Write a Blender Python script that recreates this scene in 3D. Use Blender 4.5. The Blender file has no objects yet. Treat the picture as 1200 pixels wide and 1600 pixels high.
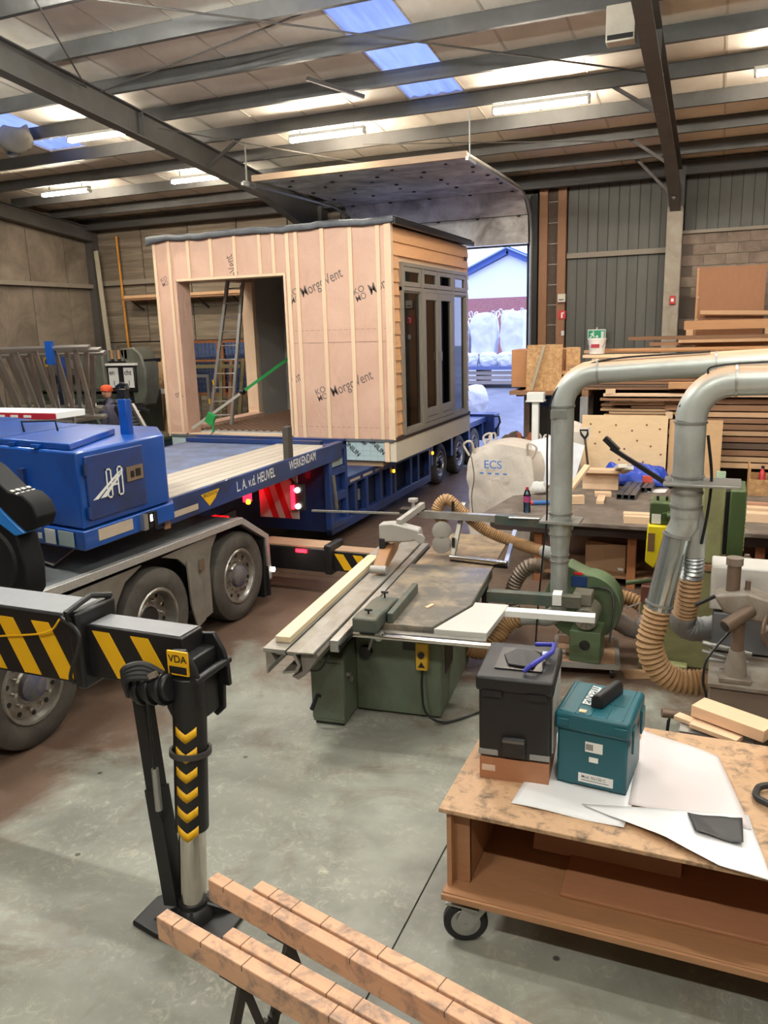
import bpy, math, random
from mathutils import Vector, Matrix, noise
sc = bpy.context.scene
C = sc.collection
R = math.radians
rng = random.Random(7)
# ------------------------------------------------------------------ camera
cam_d = bpy.data.cameras.new('camera'); cam = bpy.data.objects.new('camera', cam_d); C.objects.link(cam)
cam_d.sensor_fit = 'VERTICAL'; cam_d.sensor_height = 36.0; cam_d.lens = 36.0 * 1250 / 1600
cam_d.clip_start = 0.05; cam_d.clip_end = 400
cam.matrix_world = Matrix(((0.92411, -0.05933, 0.37749, 0), (0.38105, 0.21713, -0.89870, 0), (-0.02865, 0.97434, 0.22325, 3.2), (0, 0, 0, 1)))
sc.camera = cam
# ------------------------------------------------------------------ sky, exposure
w = bpy.data.worlds.new('overcast_sky'); sc.world = w; w.use_nodes = True
bg = w.node_tree.nodes['Background']; bg.inputs[0].default_value = (0.50, 0.59, 1.0, 1); bg.inputs[1].default_value = 2.2
sc.view_settings.view_transform = 'Standard'; sc.view_settings.look = 'None'
sc.view_settings.exposure = 0.74; sc.view_settings.gamma = 1.0; sc.view_settings.use_curve_mapping = False
LAMP_W = 150.0
sc.cycles.use_denoising = True
sc.cycles.max_bounces = 7; sc.cycles.diffuse_bounces = 4; sc.cycles.glossy_bounces = 3; sc.cycles.transparent_max_bounces = 8
sc.cycles.sample_clamp_indirect = 6.0
sc.cycles.caustics_reflective = False; sc.cycles.caustics_refractive = False
# ------------------------------------------------------------------ materials
def _mix(nt, fac, a, b, mode='MIX'):
    n = nt.nodes.new('ShaderNodeMix'); n.data_type = 'RGBA'; n.blend_type = mode
    for sock, val in ((n.inputs[0], fac), (n.inputs[6], a), (n.inputs[7], b)):
        if hasattr(val, 'is_output'): nt.links.new(val, sock)
        elif isinstance(val, (int, float)): sock.default_value = val
        else: sock.default_value = (*val[:3], 1)
    return n.outputs[2]
def _noise(nt, vec, scale, detail=4, rough=.6, dist=0.0):
    n = nt.nodes.new('ShaderNodeTexNoise'); n.inputs['Scale'].default_value = scale
    n.inputs['Detail'].default_value = detail; n.inputs['Roughness'].default_value = rough; n.inputs['Distortion'].default_value = dist
    if vec is not None: nt.links.new(vec, n.inputs['Vector'])
    return n.outputs[0]
def _ramp(nt, fac, stops):
    n = nt.nodes.new('ShaderNodeValToRGB'); cr = n.color_ramp
    while len(cr.elements) < len(stops): cr.elements.new(0.5)
    for e, (p, c) in zip(cr.elements, stops):
        e.position = p; e.color = (*c[:3], 1) if not isinstance(c, (int, float)) else (c, c, c, 1)
    nt.links.new(fac, n.inputs[0]); return n.outputs[0]
def _coords(nt, stretch=(1, 1, 1), kind='Object', rnd=True):
    tc = nt.nodes.new('ShaderNodeTexCoord'); mp = nt.nodes.new('ShaderNodeMapping'); mp.inputs['Scale'].default_value = stretch
    nt.links.new(tc.outputs[kind], mp.inputs['Vector'])
    if rnd:
        oi = nt.nodes.new('ShaderNodeObjectInfo'); m = nt.nodes.new('ShaderNodeMath'); m.operation = 'MULTIPLY'; m.inputs[1].default_value = 37.0
        nt.links.new(oi.outputs['Random'], m.inputs[0]); nt.links.new(m.outputs[0], mp.inputs['Location'])
    return mp.outputs[0]
def srgb(*c):
    return tuple(((x / 255) / 12.92 if x / 255 <= .04045 else ((x / 255 + .055) / 1.055) ** 2.4) for x in c)
MATS = {}
def mat(name, col, rough=.55, metal=0.0, var=.12, vs=6.0, col2=None, amt=.5, ds=3.0, bump=0.0, bs=30.0, stretch=(1, 1, 1), rnd=0.0, coat=0.0, spec=.5, emit=None, es=1.0):
    """col = sRGB 0-255; var = value noise; col2 = grime / second tone over noise; rnd = value jitter per object"""
    if name in MATS: return MATS[name]
    m = bpy.data.materials.new(name); m.use_nodes = True; nt = m.node_tree; b = nt.nodes['Principled BSDF']
    c = srgb(*col); vec = _coords(nt, stretch)
    out = None
    if var > 0:
        n = _noise(nt, vec, vs); out = _mix(nt, n, tuple(x * (1 - var * 1.6) for x in c), tuple(min(1, x * (1 + var * 1.6)) for x in c))
    if col2 is not None:
        n2 = _noise(nt, vec, ds, 6, .65, .6); f = _ramp(nt, n2, [(.5 - .32 * amt, 0.0), (.78 - .32 * amt, 1.0)])
        out = _mix(nt, f, out if out is not None else c, srgb(*col2))
    if rnd > 0:
        oi = nt.nodes.new('ShaderNodeObjectInfo')
        mr = nt.nodes.new('ShaderNodeMapRange'); mr.inputs[3].default_value = 1 - rnd; mr.inputs[4].default_value = 1 + rnd
        nt.links.new(oi.outputs['Random'], mr.inputs[0])
        hs = nt.nodes.new('ShaderNodeHueSaturation')
        if out is not None: nt.links.new(out, hs.inputs['Color'])
        else: hs.inputs['Color'].default_value = (*c, 1)
        nt.links.new(mr.outputs[0], hs.inputs['Value']); out = hs.outputs[0]
    if out is not None: nt.links.new(out, b.inputs['Base Color'])
    else: b.inputs['Base Color'].default_value = (*c, 1)
    b.inputs['Roughness'].default_value = rough; b.inputs['Metallic'].default_value = metal
    b.inputs['Specular IOR Level'].default_value = spec; b.inputs['Coat Weight'].default_value = coat
    if bump > 0:
        bn = nt.nodes.new('ShaderNodeBump'); bn.inputs['Strength'].default_value = bump; bn.inputs['Distance'].default_value = .01
        nt.links.new(_noise(nt, vec, bs), bn.inputs['Height']); nt.links.new(bn.outputs[0], b.inputs['Normal'])
    if emit is not None:
        b.inputs['Emission Color'].default_value = (*srgb(*emit), 1); b.inputs['Emission Strength'].default_value = es
    MATS[name] = m; return m
def wood(name, col, dark=.72, rough=.65, stretch=(1.2, 14, 14), rnd=.12, stain=None, amt=.3, ds=3.0):
    """grain runs along the piece's own x"""
    if name in MATS: return MATS[name]
    m = bpy.data.materials.new(name); m.use_nodes = True; nt = m.node_tree; b = nt.nodes['Principled BSDF']
    c = srgb(*col); vec = _coords(nt, stretch)
    n = _noise(nt, vec, 2.2, 5, .7, 1.4); out = _mix(nt, n, tuple(x * dark for x in c), tuple(min(1, x * (2.05 - dark)) for x in c))
    if stain is not None:
        v2 = _coords(nt, (1, 1, 1)); f = _ramp(nt, _noise(nt, v2, ds, 6, .7, .4), [(.52 - .3 * amt, 0.0), (.74 - .3 * amt, 1.0)])
        out = _mix(nt, f, out, srgb(*stain))
    oi = nt.nodes.new('ShaderNodeObjectInfo'); mr = nt.nodes.new('ShaderNodeMapRange'); mr.inputs[3].default_value = 1 - rnd; mr.inputs[4].default_value = 1 + rnd
    nt.links.new(oi.outputs['Random'], mr.inputs[0]); hs = nt.nodes.new('ShaderNodeHueSaturation')
    nt.links.new(out, hs.inputs['Color']); nt.links.new(mr.outputs[0], hs.inputs['Value']); nt.links.new(hs.outputs[0], b.inputs['Base Color'])
    b.inputs['Roughness'].default_value = rough
    bn = nt.nodes.new('ShaderNodeBump'); bn.inputs['Strength'].default_value = .15; bn.inputs['Distance'].default_value = .004
    nt.links.new(n, bn.inputs['Height']); nt.links.new(bn.outputs[0], b.inputs['Normal'])
    MATS[name] = m; return m
def glass(name, tint=(225, 232, 228), trans=.75, rough=.03):
    if name in MATS: return MATS[name]
    m = bpy.data.materials.new(name); m.use_nodes = True; nt = m.node_tree; nt.nodes.remove(nt.nodes['Principled BSDF'])
    o = nt.nodes['Material Output']; t = nt.nodes.new('ShaderNodeBsdfTransparent'); t.inputs[0].default_value = (*[x * trans for x in srgb(*tint)], 1)
    g = nt.nodes.new('ShaderNodeBsdfGlossy'); g.inputs['Roughness'].default_value = rough
    fr = nt.nodes.new('ShaderNodeFresnel'); fr.inputs[0].default_value = 1.7
    mx = nt.nodes.new('ShaderNodeMixShader'); nt.links.new(fr.outputs[0], mx.inputs[0]); nt.links.new(t.outputs[0], mx.inputs[1]); nt.links.new(g.outputs[0], mx.inputs[2])
    nt.links.new(mx.outputs[0], o.inputs[0]); MATS[name] = m; return m
# ------------------------------------------------------------------ mesh building
OFF = {}
def basis(d, up=Vector((0, 0, 1))):
    d = Vector(d).normalized()
    if abs(d.dot(up)) > .98: up = Vector((1, 0, 0))
    u = d.cross(up).normalized(); return u, u.cross(d).normalized(), d
class MB:
    def __init__(s): s.v = []; s.f = []; s.m = []
    def add(s, vs, fs, mi=0):
        n = len(s.v); s.v += [Vector(p) for p in vs]; s.f += [[i + n for i in f] for f in fs]; s.m += [mi] * len(fs); return s
    def bb(s, x0, x1, y0, y1, z0, z1, mi=0):
        return s.add([(x0, y0, z0), (x1, y0, z0), (x1, y1, z0), (x0, y1, z0), (x0, y0, z1), (x1, y0, z1), (x1, y1, z1), (x0, y1, z1)],
                     [(0, 3, 2, 1), (4, 5, 6, 7), (0, 1, 5, 4), (1, 2, 6, 5), (2, 3, 7, 6), (3, 0, 4, 7)], mi)
    def box(s, c, d, rz=0, rx=0, ry=0, mi=0):
        n = len(s.v); s.bb(-d[0] / 2, d[0] / 2, -d[1] / 2, d[1] / 2, -d[2] / 2, d[2] / 2, mi)
        M = Matrix.Rotation(rz, 3, 'Z') @ Matrix.Rotation(ry, 3, 'Y') @ Matrix.Rotation(rx, 3, 'X'); c = Vector(c)
        for i in range(n, len(s.v)): s.v[i] = M @ s.v[i] + c
        return s
    def bar(s, p0, p1, a, b, up=(0, 0, 1), mi=0):
        """rectangular bar from p0 to p1, a wide sideways, b along up"""
        p0 = Vector(p0); p1 = Vector(p1); u, v, d = basis(p1 - p0, Vector(up)); P = []
        for p in (p0, p1):
            for i, j in ((-1, -1), (1, -1), (1, 1), (-1, 1)): P.append(p + u * (i * a / 2) + v * (j * b / 2))
        return s.add(P, [(0, 3, 2, 1)[::-1], (4, 5, 6, 7)[::-1], (0, 4, 5, 1), (1, 5, 6, 2), (2, 6, 7, 3), (3, 7, 4, 0)], mi)
    def cyl(s, p0, p1, r0, r1=None, n=14, caps=True, mi=0):
        r1 = r0 if r1 is None else r1; p0 = Vector(p0); p1 = Vector(p1); u, v, d = basis(p1 - p0); P = []
        for p, r in ((p0, r0), (p1, r1)):
            for i in range(n):
                a = 2 * math.pi * i / n; P.append(p + u * (r * math.cos(a)) + v * (r * math.sin(a)))
        F = [(i, i + n, (i + 1) % n + n, (i + 1) % n) for i in range(n)]
        if caps: F += [tuple(range(n)), tuple(range(2 * n - 1, n - 1, -1))]
        return s.add(P, F, mi)
    def tube(s, pts, r, n=8, caps=True, mi=0):
        pts = [Vector(p) for p in pts]; k = len(pts); rs = r if isinstance(r, (list, tuple)) else [r] * k; P = []; u0 = None
        for i, p in enumerate(pts):
            d = (pts[min(i + 1, k - 1)] - pts[max(i - 1, 0)]).normalized()
            if u0 is None: u, v, _ = basis(d)
            else:
                u = (u0 - d * u0.dot(d)).normalized(); v = d.cross(u) * -1 if False else u.cross(d)
            u0 = u
            for j in range(n):
                a = 2 * math.pi * j / n; P.append(p + u * (rs[i] * math.cos(a)) + v * (rs[i] * math.sin(a)))
        F = []
        for i in range(k - 1):
            for j in range(n): F.append((i * n + j, (i + 1) * n + j, (i + 1) * n + (j + 1) % n, i * n + (j + 1) % n))
        if caps: F += [tuple(range(n)), tuple(range(k * n - 1, (k - 1) * n - 1, -1))]
        return s.add(P, F, mi)
    def lathe(s, prof, o, axis=(0, 0, 1), n=20, mi=0, caps=True):
        u, v, d = basis(axis); o = Vector(o); P = []; k = len(prof)
        for r, h in prof:
            for j in range(n):
                a = 2 * math.pi * j / n; P.append(o + d * h + u * (r * math.cos(a)) + v * (r * math.sin(a)))
        F = [(i * n + j, (i + 1) * n + j, (i + 1) * n + (j + 1) % n, i * n + (j + 1) % n) for i in range(k - 1) for j in range(n)]
        if caps: F += [tuple(range(n)), tuple(range(k * n - 1, (k - 1) * n - 1, -1))]
        return s.add(P, F, mi)
    def prism(s, poly, o, u, v, w, mi=0):
        """polygon (a,b) in plane o + a u + b v, extruded by w"""
        o = Vector(o); u = Vector(u); v = Vector(v); w = Vector(w); n = len(poly)
        P = [o + u * a + v * b for a, b in poly]; P += [p + w for p in P]
        F = [tuple(range(n)), tuple(range(2 * n - 1, n - 1, -1))] + [(i, i + n, (i + 1) % n + n, (i + 1) % n) for i in range(n)]
        return s.add(P, F, mi)
    def grid(s, fn, nu, nv, mi=0):
        P = [fn(i / nu, j / nv) for j in range(nv + 1) for i in range(nu + 1)]
        return s.add(P, [(j * (nu + 1) + i, j * (nu + 1) + i + 1, (j + 1) * (nu + 1) + i + 1, (j + 1) * (nu + 1) + i) for j in range(nv) for i in range(nu)], mi)
    def mesh(s, name):
        me = bpy.data.meshes.new(name); me.from_pydata([tuple(p) for p in s.v], [], s.f)
        for p, mi in zip(me.polygons, s.m): p.material_index = mi; p.use_smooth = True
        me.update()
        import bmesh
        b = bmesh.new(); b.from_mesh(me); bmesh.ops.recalc_face_normals(b, faces=b.faces); b.to_mesh(me); b.free()
        me.set_sharp_from_angle(angle=R(38)); return me
    def build(s, name, material, parent=None, bev=0.0, thick=0.0, sub=0):
        o = OFF.get(parent)
        if o is not None:
            for p in s.v: p -= o
        me = s.mesh(name); return link(name, me, material, parent, bev, thick, sub)
def link(name, me, material, parent=None, bev=0.0, thick=0.0, sub=0):
    ob = bpy.data.objects.new(name, me); C.objects.link(ob)
    if not me.materials:
        for m in (material if isinstance(material, (list, tuple)) else [material]): me.materials.append(m)
    if parent is not None: ob.parent = parent
    if parent in OFF: OFF[ob] = OFF[parent]
    if thick: k = ob.modifiers.new('thickness', 'SOLIDIFY'); k.thickness = thick; k.offset = 0
    if sub: k = ob.modifiers.new('subdivision', 'SUBSURF'); k.levels = sub; k.render_levels = sub
    if bev: k = ob.modifiers.new('bevel', 'BEVEL'); k.width = bev; k.segments = 2; k.limit_method = 'ANGLE'; k.angle_limit = R(40)
    return ob
def tag(o, label, cat, group=None, kind=None):
    o['label'] = label; o['category'] = cat
    if group: o['group'] = group
    if kind: o['kind'] = kind
    return o
def thing(name, label, cat, loc=(0, 0, 0), rz=0.0, group=None, world=True):
    """an Empty at the base; parts are given in world coordinates (world) or in the thing's own frame"""
    o = bpy.data.objects.new(name, None); C.objects.link(o); o.empty_display_size = .2
    o.location = loc; o.rotation_euler = (0, 0, rz); tag(o, label, cat, group)
    OFF[o] = Vector(loc) if world else Vector((0, 0, 0)); return o
def struct(name, label, loc=(0, 0, 0)):
    o = bpy.data.objects.new(name, None); C.objects.link(o); o.location = loc; o['kind'] = 'structure'; o['label'] = label; o['category'] = name.split('_')[0]
    OFF[o] = Vector(loc); return o
def dup(root, loc=None, rz=None, label=None):
    r = root.copy(); C.objects.link(r)
    if loc is not None: r.location = loc
    if rz is not None: r.rotation_euler = (0, 0, rz)
    if label: r['label'] = label
    for ch in root.children:
        c = ch.copy(); C.objects.link(c); c.parent = r
        for g in ch.children:
            d = g.copy(); C.objects.link(d); d.parent = c
    return r
_TX = {}
def text(name, body, size, o, u, v, material, parent, depth=.002, squeeze=1.0, align='LEFT', shear=0.0, slim=0.0):
    """flat lettering: baseline from o along u, up along v"""
    key = (body, align, shear, slim)
    if key not in _TX:
        cu = bpy.data.curves.new('lettering', 'FONT'); cu.body = body; cu.size = 1; cu.align_x = align; cu.shear = shear; cu.offset = slim
        t = bpy.data.objects.new('lettering', cu); C.objects.link(t); bpy.context.view_layer.update()
        me = bpy.data.meshes.new_from_object(t.evaluated_get(bpy.context.evaluated_depsgraph_get()))
        bpy.data.objects.remove(t); _TX[key] = ([p.co.copy() for p in me.vertices], [list(f.vertices) for f in me.polygons])
    vs, fs = _TX[key]; u = Vector(u).normalized(); v = Vector(v).normalized(); o = Vector(o); w = u.cross(v).normalized() * depth
    return MB().add([o + u * (p.x * size * squeeze) + v * (p.y * size) + w for p in vs], fs).build(name, material, parent)
def copies(me, name, material, parent, spots):
    """alike pieces sharing one mesh; spots = (location, rotation, scale)"""
    out = []
    for loc, rot, scl in spots:
        o = link(name, me, material, parent); o.location = Vector(loc) - OFF.get(parent, Vector()); o.rotation_euler = rot; o.scale = scl; out.append(o)
    return out
UNIT = MB().bb(-.5, .5, -.5, .5, -.5, .5).mesh('unit_piece')
def unit(material):
    me = UNIT.copy(); me.materials.append(material); return me
def bez(pts, n=8):
    """smooth path through points (Catmull-Rom)"""
    P = [Vector(p) for p in pts]; P = [P[0] * 2 - P[1]] + P + [P[-1] * 2 - P[-2]]; out = []
    for i in range(1, len(P) - 2):
        for k in range(n):
            t = k / n; a, b, c, d = P[i - 1:i + 3]
            out.append(.5 * ((2 * b) + (c - a) * t + (2 * a - 5 * b + 4 * c - d) * t * t + (3 * b - a - 3 * c + d) * t ** 3))
    out.append(P[-2]); return out
# ================================================================== THE HALL
RA, RS = 7.95, 0.105                      # roof underside z = RA - RS*y
roofz = lambda y: RA - RS * y
def floor_mat():
    m = bpy.data.materials.new('stained_concrete'); m.use_nodes = True; nt = m.node_tree; b = nt.nodes['Principled BSDF']
    v = _coords(nt, rnd=False)
    big = _noise(nt, v, .55, 5, .6, .5); mid = _noise(nt, v, 2.3, 6, .7, .8); fine = _noise(nt, v, 14, 6, .75, 1.2)
    base = _mix(nt, mid, srgb(96, 95, 87), srgb(138, 139, 130))
    base = _mix(nt, _ramp(nt, big, [(.40, 0.0), (.60, .85)]), base, srgb(158, 160, 149))
    scuff = _ramp(nt, fine, [(.50, 0.0), (.74, 1.0)]); scuffm = nt.nodes.new('ShaderNodeMath'); scuffm.operation = 'MULTIPLY'
    nt.links.new(scuff, scuffm.inputs[0]); nt.links.new(_ramp(nt, mid, [(.40, 0.0), (.62, .7)]), scuffm.inputs[1])
    base = _mix(nt, scuffm.outputs[0], base, srgb(204, 196, 174))
    # sawdust and road dirt thicker towards the back; lorry's shadow painted along its lane
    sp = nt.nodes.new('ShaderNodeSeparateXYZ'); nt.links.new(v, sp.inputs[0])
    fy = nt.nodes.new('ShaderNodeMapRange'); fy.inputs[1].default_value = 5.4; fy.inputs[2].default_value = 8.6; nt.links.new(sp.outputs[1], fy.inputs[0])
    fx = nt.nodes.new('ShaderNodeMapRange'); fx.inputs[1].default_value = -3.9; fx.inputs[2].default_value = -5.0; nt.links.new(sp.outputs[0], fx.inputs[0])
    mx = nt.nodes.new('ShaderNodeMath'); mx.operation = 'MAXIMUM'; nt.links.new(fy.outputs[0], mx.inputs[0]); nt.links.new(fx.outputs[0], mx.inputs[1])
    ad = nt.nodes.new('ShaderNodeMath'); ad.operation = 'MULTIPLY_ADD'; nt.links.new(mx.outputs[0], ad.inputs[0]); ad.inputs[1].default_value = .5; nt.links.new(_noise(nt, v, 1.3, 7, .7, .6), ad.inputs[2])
    dirt_shade = _ramp(nt, ad.outputs[0], [(.535, 0.0), (.77, .92)])
    base = _mix(nt, dirt_shade, base, srgb(100, 76, 60))
    spots = nt.nodes.new('ShaderNodeTexVoronoi'); spots.inputs['Scale'].default_value = 2.6; nt.links.new(v, spots.inputs['Vector'])
    base = _mix(nt, _ramp(nt, spots.outputs['Distance'], [(.035, .85), (.06, 0.0)]), base, srgb(48, 44, 40))
    nt.links.new(base, b.inputs['Base Color'])
    nt.links.new(_ramp(nt, mid, [(.3, .30), (.7, .62)]), b.inputs['Roughness'])
    bn = nt.nodes.new('ShaderNodeBump'); bn.inputs['Strength'].default_value = .12; bn.inputs['Distance'].default_value = .01
    nt.links.new(fine, bn.inputs['Height']); nt.links.new(bn.outputs[0], b.inputs['Normal']); return m
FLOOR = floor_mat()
fl = struct('floor', 'stained grey concrete hall floor cast in slabs')
MB().bb(-15.6, 8.2, -6.2, 17.75, -.3, -.02).build('slab_bed', mat('joint_dark', (70, 64, 58)), fl)
fx = [-15.6, -11.4, -6.4, -1.42, 3.6, 8.2]; fy = [-6.2, 0.6, 9.1, 17.75]
for i in range(5):
    for j in range(3):
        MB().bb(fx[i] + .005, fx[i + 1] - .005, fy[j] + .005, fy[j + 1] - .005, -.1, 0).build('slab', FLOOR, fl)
# ---- roof
STEEL = mat('purlin_steel', (94, 94, 93), .5, .0, .1, 2.5, (78, 77, 75), .4, 1.2)
RAFT = mat('rafter_paint', (92, 90, 87), .5, .0, .1, 2.0, (78, 75, 71), .5, 1.5)
SHEET = mat('roof_liner', (244, 238, 226), .6, 0, .04, 1.5, (226, 216, 200), .3, .9)
def skylight_mat():
    m = bpy.data.materials.new('translucent_sheet'); m.use_nodes = True; nt = m.node_tree; nt.nodes.remove(nt.nodes['Principled BSDF'])
    t = nt.nodes.new('ShaderNodeBsdfTranslucent'); t.inputs[0].default_value = (.62, .66, .70, 1)
    nt.links.new(_mix(nt, _noise(nt, _coords(nt, (8, .8, 1)), 1.5), srgb(172, 182, 206), srgb(206, 214, 232)), t.inputs[0])
    g = nt.nodes.new('ShaderNodeBsdfGlossy'); g.inputs['Roughness'].default_value = .35
    mx = nt.nodes.new('ShaderNodeMixShader'); mx.inputs[0].default_value = .06
    nt.links.new(t.outputs[0], mx.inputs[1]); nt.links.new(g.outputs[0], mx.inputs[2]); nt.links.new(mx.outputs[0], nt.nodes['Material Output'].inputs[0]); return m
SKYL = skylight_mat()
ce = struct('ceiling', 'pale sheet roof on dark steel purlins and rafters')
def roof_piece(name, m, x0, x1, y0, y1, t=.05):
    MB().add([(x0, y0, roofz(y0)), (x1, y0, roofz(y0)), (x1, y1, roofz(y1)), (x0, y1, roofz(y1)), (x0, y0, roofz(y0) + t), (x1, y0, roofz(y0) + t), (x1, y1, roofz(y1) + t), (x0, y1, roofz(y1) + t)],
             [(0, 3, 2, 1), (4, 5, 6, 7), (0, 1, 5, 4), (1, 2, 6, 5), (2, 3, 7, 6), (3, 0, 4, 7)]).build(name, m, ce)
def ribbed(name, m, x0, x1, y0, y1):
    n = 12; b = MB(); P = []
    prof = [(i / n, (.03 if i % 3 == 1 else 0)) for i in range(n + 1)]
    for y in (y0, y1):
        for a, h in prof: P.append((x0 + (x1 - x0) * a, y, roofz(y) + .02 + h))
    b.add(P, [(i, i + 1, i + n + 2, i + n + 1) for i in range(n)]).build(name, m, ce, thick=.004)
xs = [-4.66 + .9 * k for k in range(-13, 15)]
for x in xs:
    if x < -15.7: continue
    k = round((x + 4.66) / .9); x1 = min(x + .885, 8.2)
    if k in (0, -8):
        ys = 12.6
        roof_piece('roof_panel', SHEET, x, x1, ys, 17.7); roof_piece('roof_panel', SHEET, x, x1, -6.2, 6.4)
        for a, c in ((6.4, 9.5), (9.5, ys)): ribbed('skylight_pane', SKYL, x, x + .9, a, c)
    else: roof_piece('roof_panel', SHEET, x, x1, -6.2, 17.7)
    MB().bar((x - .008, -6.2, roofz(-6.2) + .006), (x - .008, 17.7, roofz(17.7) + .006), .03, .03).build('seam_strip', mat('seam', (206, 198, 184)), ce)
def purlin(y, dep=.20):
    z = roofz(y) - .004; b = MB()
    prof = [(0, 0), (.07, 0), (.07, -.02), (.012, -.02), (.012, -dep + .012), (.07, -dep + .012), (.07, -dep), (0, -dep)]
    b.prism(prof, (-15.5, y, z), (0, 1, 0), (0, 0, 1), (23.6, 0, 0)).build('purlin', STEEL, ce)
for k in range(-13, 6): purlin(10.32 + 1.155 * k)
def rafter(x, w=.19, d=.4, y0=-6.0, y1=17.2, off=.21):
    b = MB(); n = len(b.v)
    prof = [(-w / 2, 0), (w / 2, 0), (w / 2, -.018), (.008, -.018), (.008, -d + .018), (w / 2, -d + .018), (w / 2, -d), (-w / 2, -d), (-w / 2, -d + .018), (-.008, -d + .018), (-.008, -.018), (-w / 2, -.018)]
    b.prism(prof, (x, y0, roofz(y0) - off), (1, 0, 0), (0, 0, 1), (0, y1 - y0, -RS * (y1 - y0)))
    return b
for x in (-8.55, -.96, 6.7):
    b = rafter(x)
    # haunch towards the eaves
    b.prism([(14.6, roofz(14.6) - .60), (17.2, roofz(17.2) - .60), (17.2, roofz(17.2) - 1.0)], (x - .095, 0, 0), (0, 1, 0), (0, 0, 1), (.19, 0, 0))
    b.build('rafter', RAFT, ce)
    for yy in (6.0, 11.0): MB().bb(x - .09, x + .09, yy, yy + .015, roofz(yy) - .59, roofz(yy) - .22).build('stiffener', RAFT, ce)
b = rafter(-15.2, .2, .34); b.build('rafter', RAFT, ce)
BRACE = mat('brace_steel', (88, 84, 80), .5, .3, .1)
for p, q, r in (((-9.2, 11.0, 6.55), (-7.0, 7.3, 6.9), .012), ((-8.4, 10.0, 6.6), (-4.2, 9.2, 6.85), .012), ((-.9, 11.9, 6.3), (-6.8, 8.1, 6.92), .012), ((-8.2, 11.0, 6.3), (-5.6, 15.4, 6.1), .01), ((-2.0, 14.6, 6.12), (-5.9, 13.6, 6.3), .01)):
    MB().cyl(p, q, r, n=6).build('tie_rod', BRACE, ce)
for p, q in (((-1.0, 12.7, 6.02), (-1.75, 12.7, 6.52)), ((-1.0, 15.1, 5.75), (-1.7, 15.1, 6.25)), ((-.94, 16.3, 5.35), (-1.65, 16.3, 6.1)), ((-8.45, 12.7, 6.05), (-7.75, 12.75, 6.5)), ((-5.55, 10.9, 6.62), (-4.95, 11.5, 6.45))):
    MB().bar(p, q, .05, .05).build('knee_brace', BRACE, ce)
MB().bb(-15.4, 8, 17.05, 17.25, 5.86, 6.1).build('eaves_beam', mat('eaves_dark', (70, 68, 66), .6), ce)
# ---- left wall: precast panels
CONC = mat('precast_panel', (146, 134, 118), .85, 0, .16, 3.0, (112, 100, 86), .55, 1.1, .35, 24, rnd=.05)
CONCB = mat('board_marked_panel', (150, 138, 120), .85, 0, .3, 4.0, (116, 102, 86), .5, 1.3, .5, 20, (.35, 1, 7), .06)
WHT = mat('light_girt', (142, 132, 118), .6, 0, .1)
wl = struct('wall_left', 'grey precast concrete panel wall with one horizontal rail')
ysl = [-6.2, -4.3, -2.4, -.5, 1.4, 3.3, 5.2, 7.1, 9.0, 10.9, 12.7, 14.05, 15.25, 16.45, 17.5]
for a, c in zip(ysl, ysl[1:]):
    MB().bb(-15.65, -15.42, a + .012, c - .012, 0, 4.46).build('panel', CONC, wl)
    MB().prism([(a + .012, 4.5), (c - .012, 4.5), (c - .012, roofz(c)), (a + .012, roofz(a))], (-15.65, 0, 0), (0, 1, 0), (0, 0, 1), (.22, 0, 0)).build('panel', CONC, wl)
MB().bb(-15.7, -15.62, -6.2, 17.6, 0, 8.5).build('outer_skin', mat('joint_black', (40, 36, 32)), wl)
MB().bb(-15.42, -15.28, -6, 17.4, 4.44, 4.54).build('rail', WHT, wl)
# ---- back wall, left of the door
wb = struct('wall_back', 'back wall of concrete panels, steel cladding and blockwork around the big door')
xj = [-15.4, -13.85, -12.42, -11.0, -9.6, -8.2, -7.75]; W = 17.5
for a, c in zip(xj, xj[1:]):
    MB().bb(a + .015, c - .015, W, W + .2, 4.6, roofz(W)).build('panel', CONCB, wb)
    MB().bb(a + .015, c - .015, W, W + .2, 3.06, 4.52).build('panel', CONCB, wb)
    if not (-14 < a < -10.7): MB().bb(a + .015, c - .015, W, W + .2, 1.66, 3.03).build('panel', CONCB, wb)
    MB().bb(a + .015, c - .015, W, W + .2, 0, 1.64).build('panel', CONCB, wb)
MB().bb(-13.86, -12.86, W, W + .2, 1.66, 3.03).build('panel', CONCB, wb); MB().bb(-10.62, -9.62, W, W + .2, 1.66, 3.03).build('panel', CONCB, wb)
MB().bb(-15.6, -12.86, W + .2, W + .26, 0, roofz(W) + .1).bb(-10.62, -7.75, W + .2, W + .26, 0, roofz(W) + .1).bb(-12.86, -10.62, W + .2, W + .26, 0, 1.66).bb(-12.86, -10.62, W + .2, W + .26, 3.03, roofz(W) + .1).build('outer_skin', mat('joint_black', (40, 36, 32)), wb)
MB().bb(-15.3, -8.3, W - .12, W, 4.5, 4.62).build('rail', WHT, wb)
MB().bb(-15.42, -15.2, W - .3, W - .06, 0, 5.9).build('column', RAFT, wb)
MB().bb(-8.66, -8.44, 17.0, 17.3, 0, 5.9).build('column', RAFT, wb)
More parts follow.
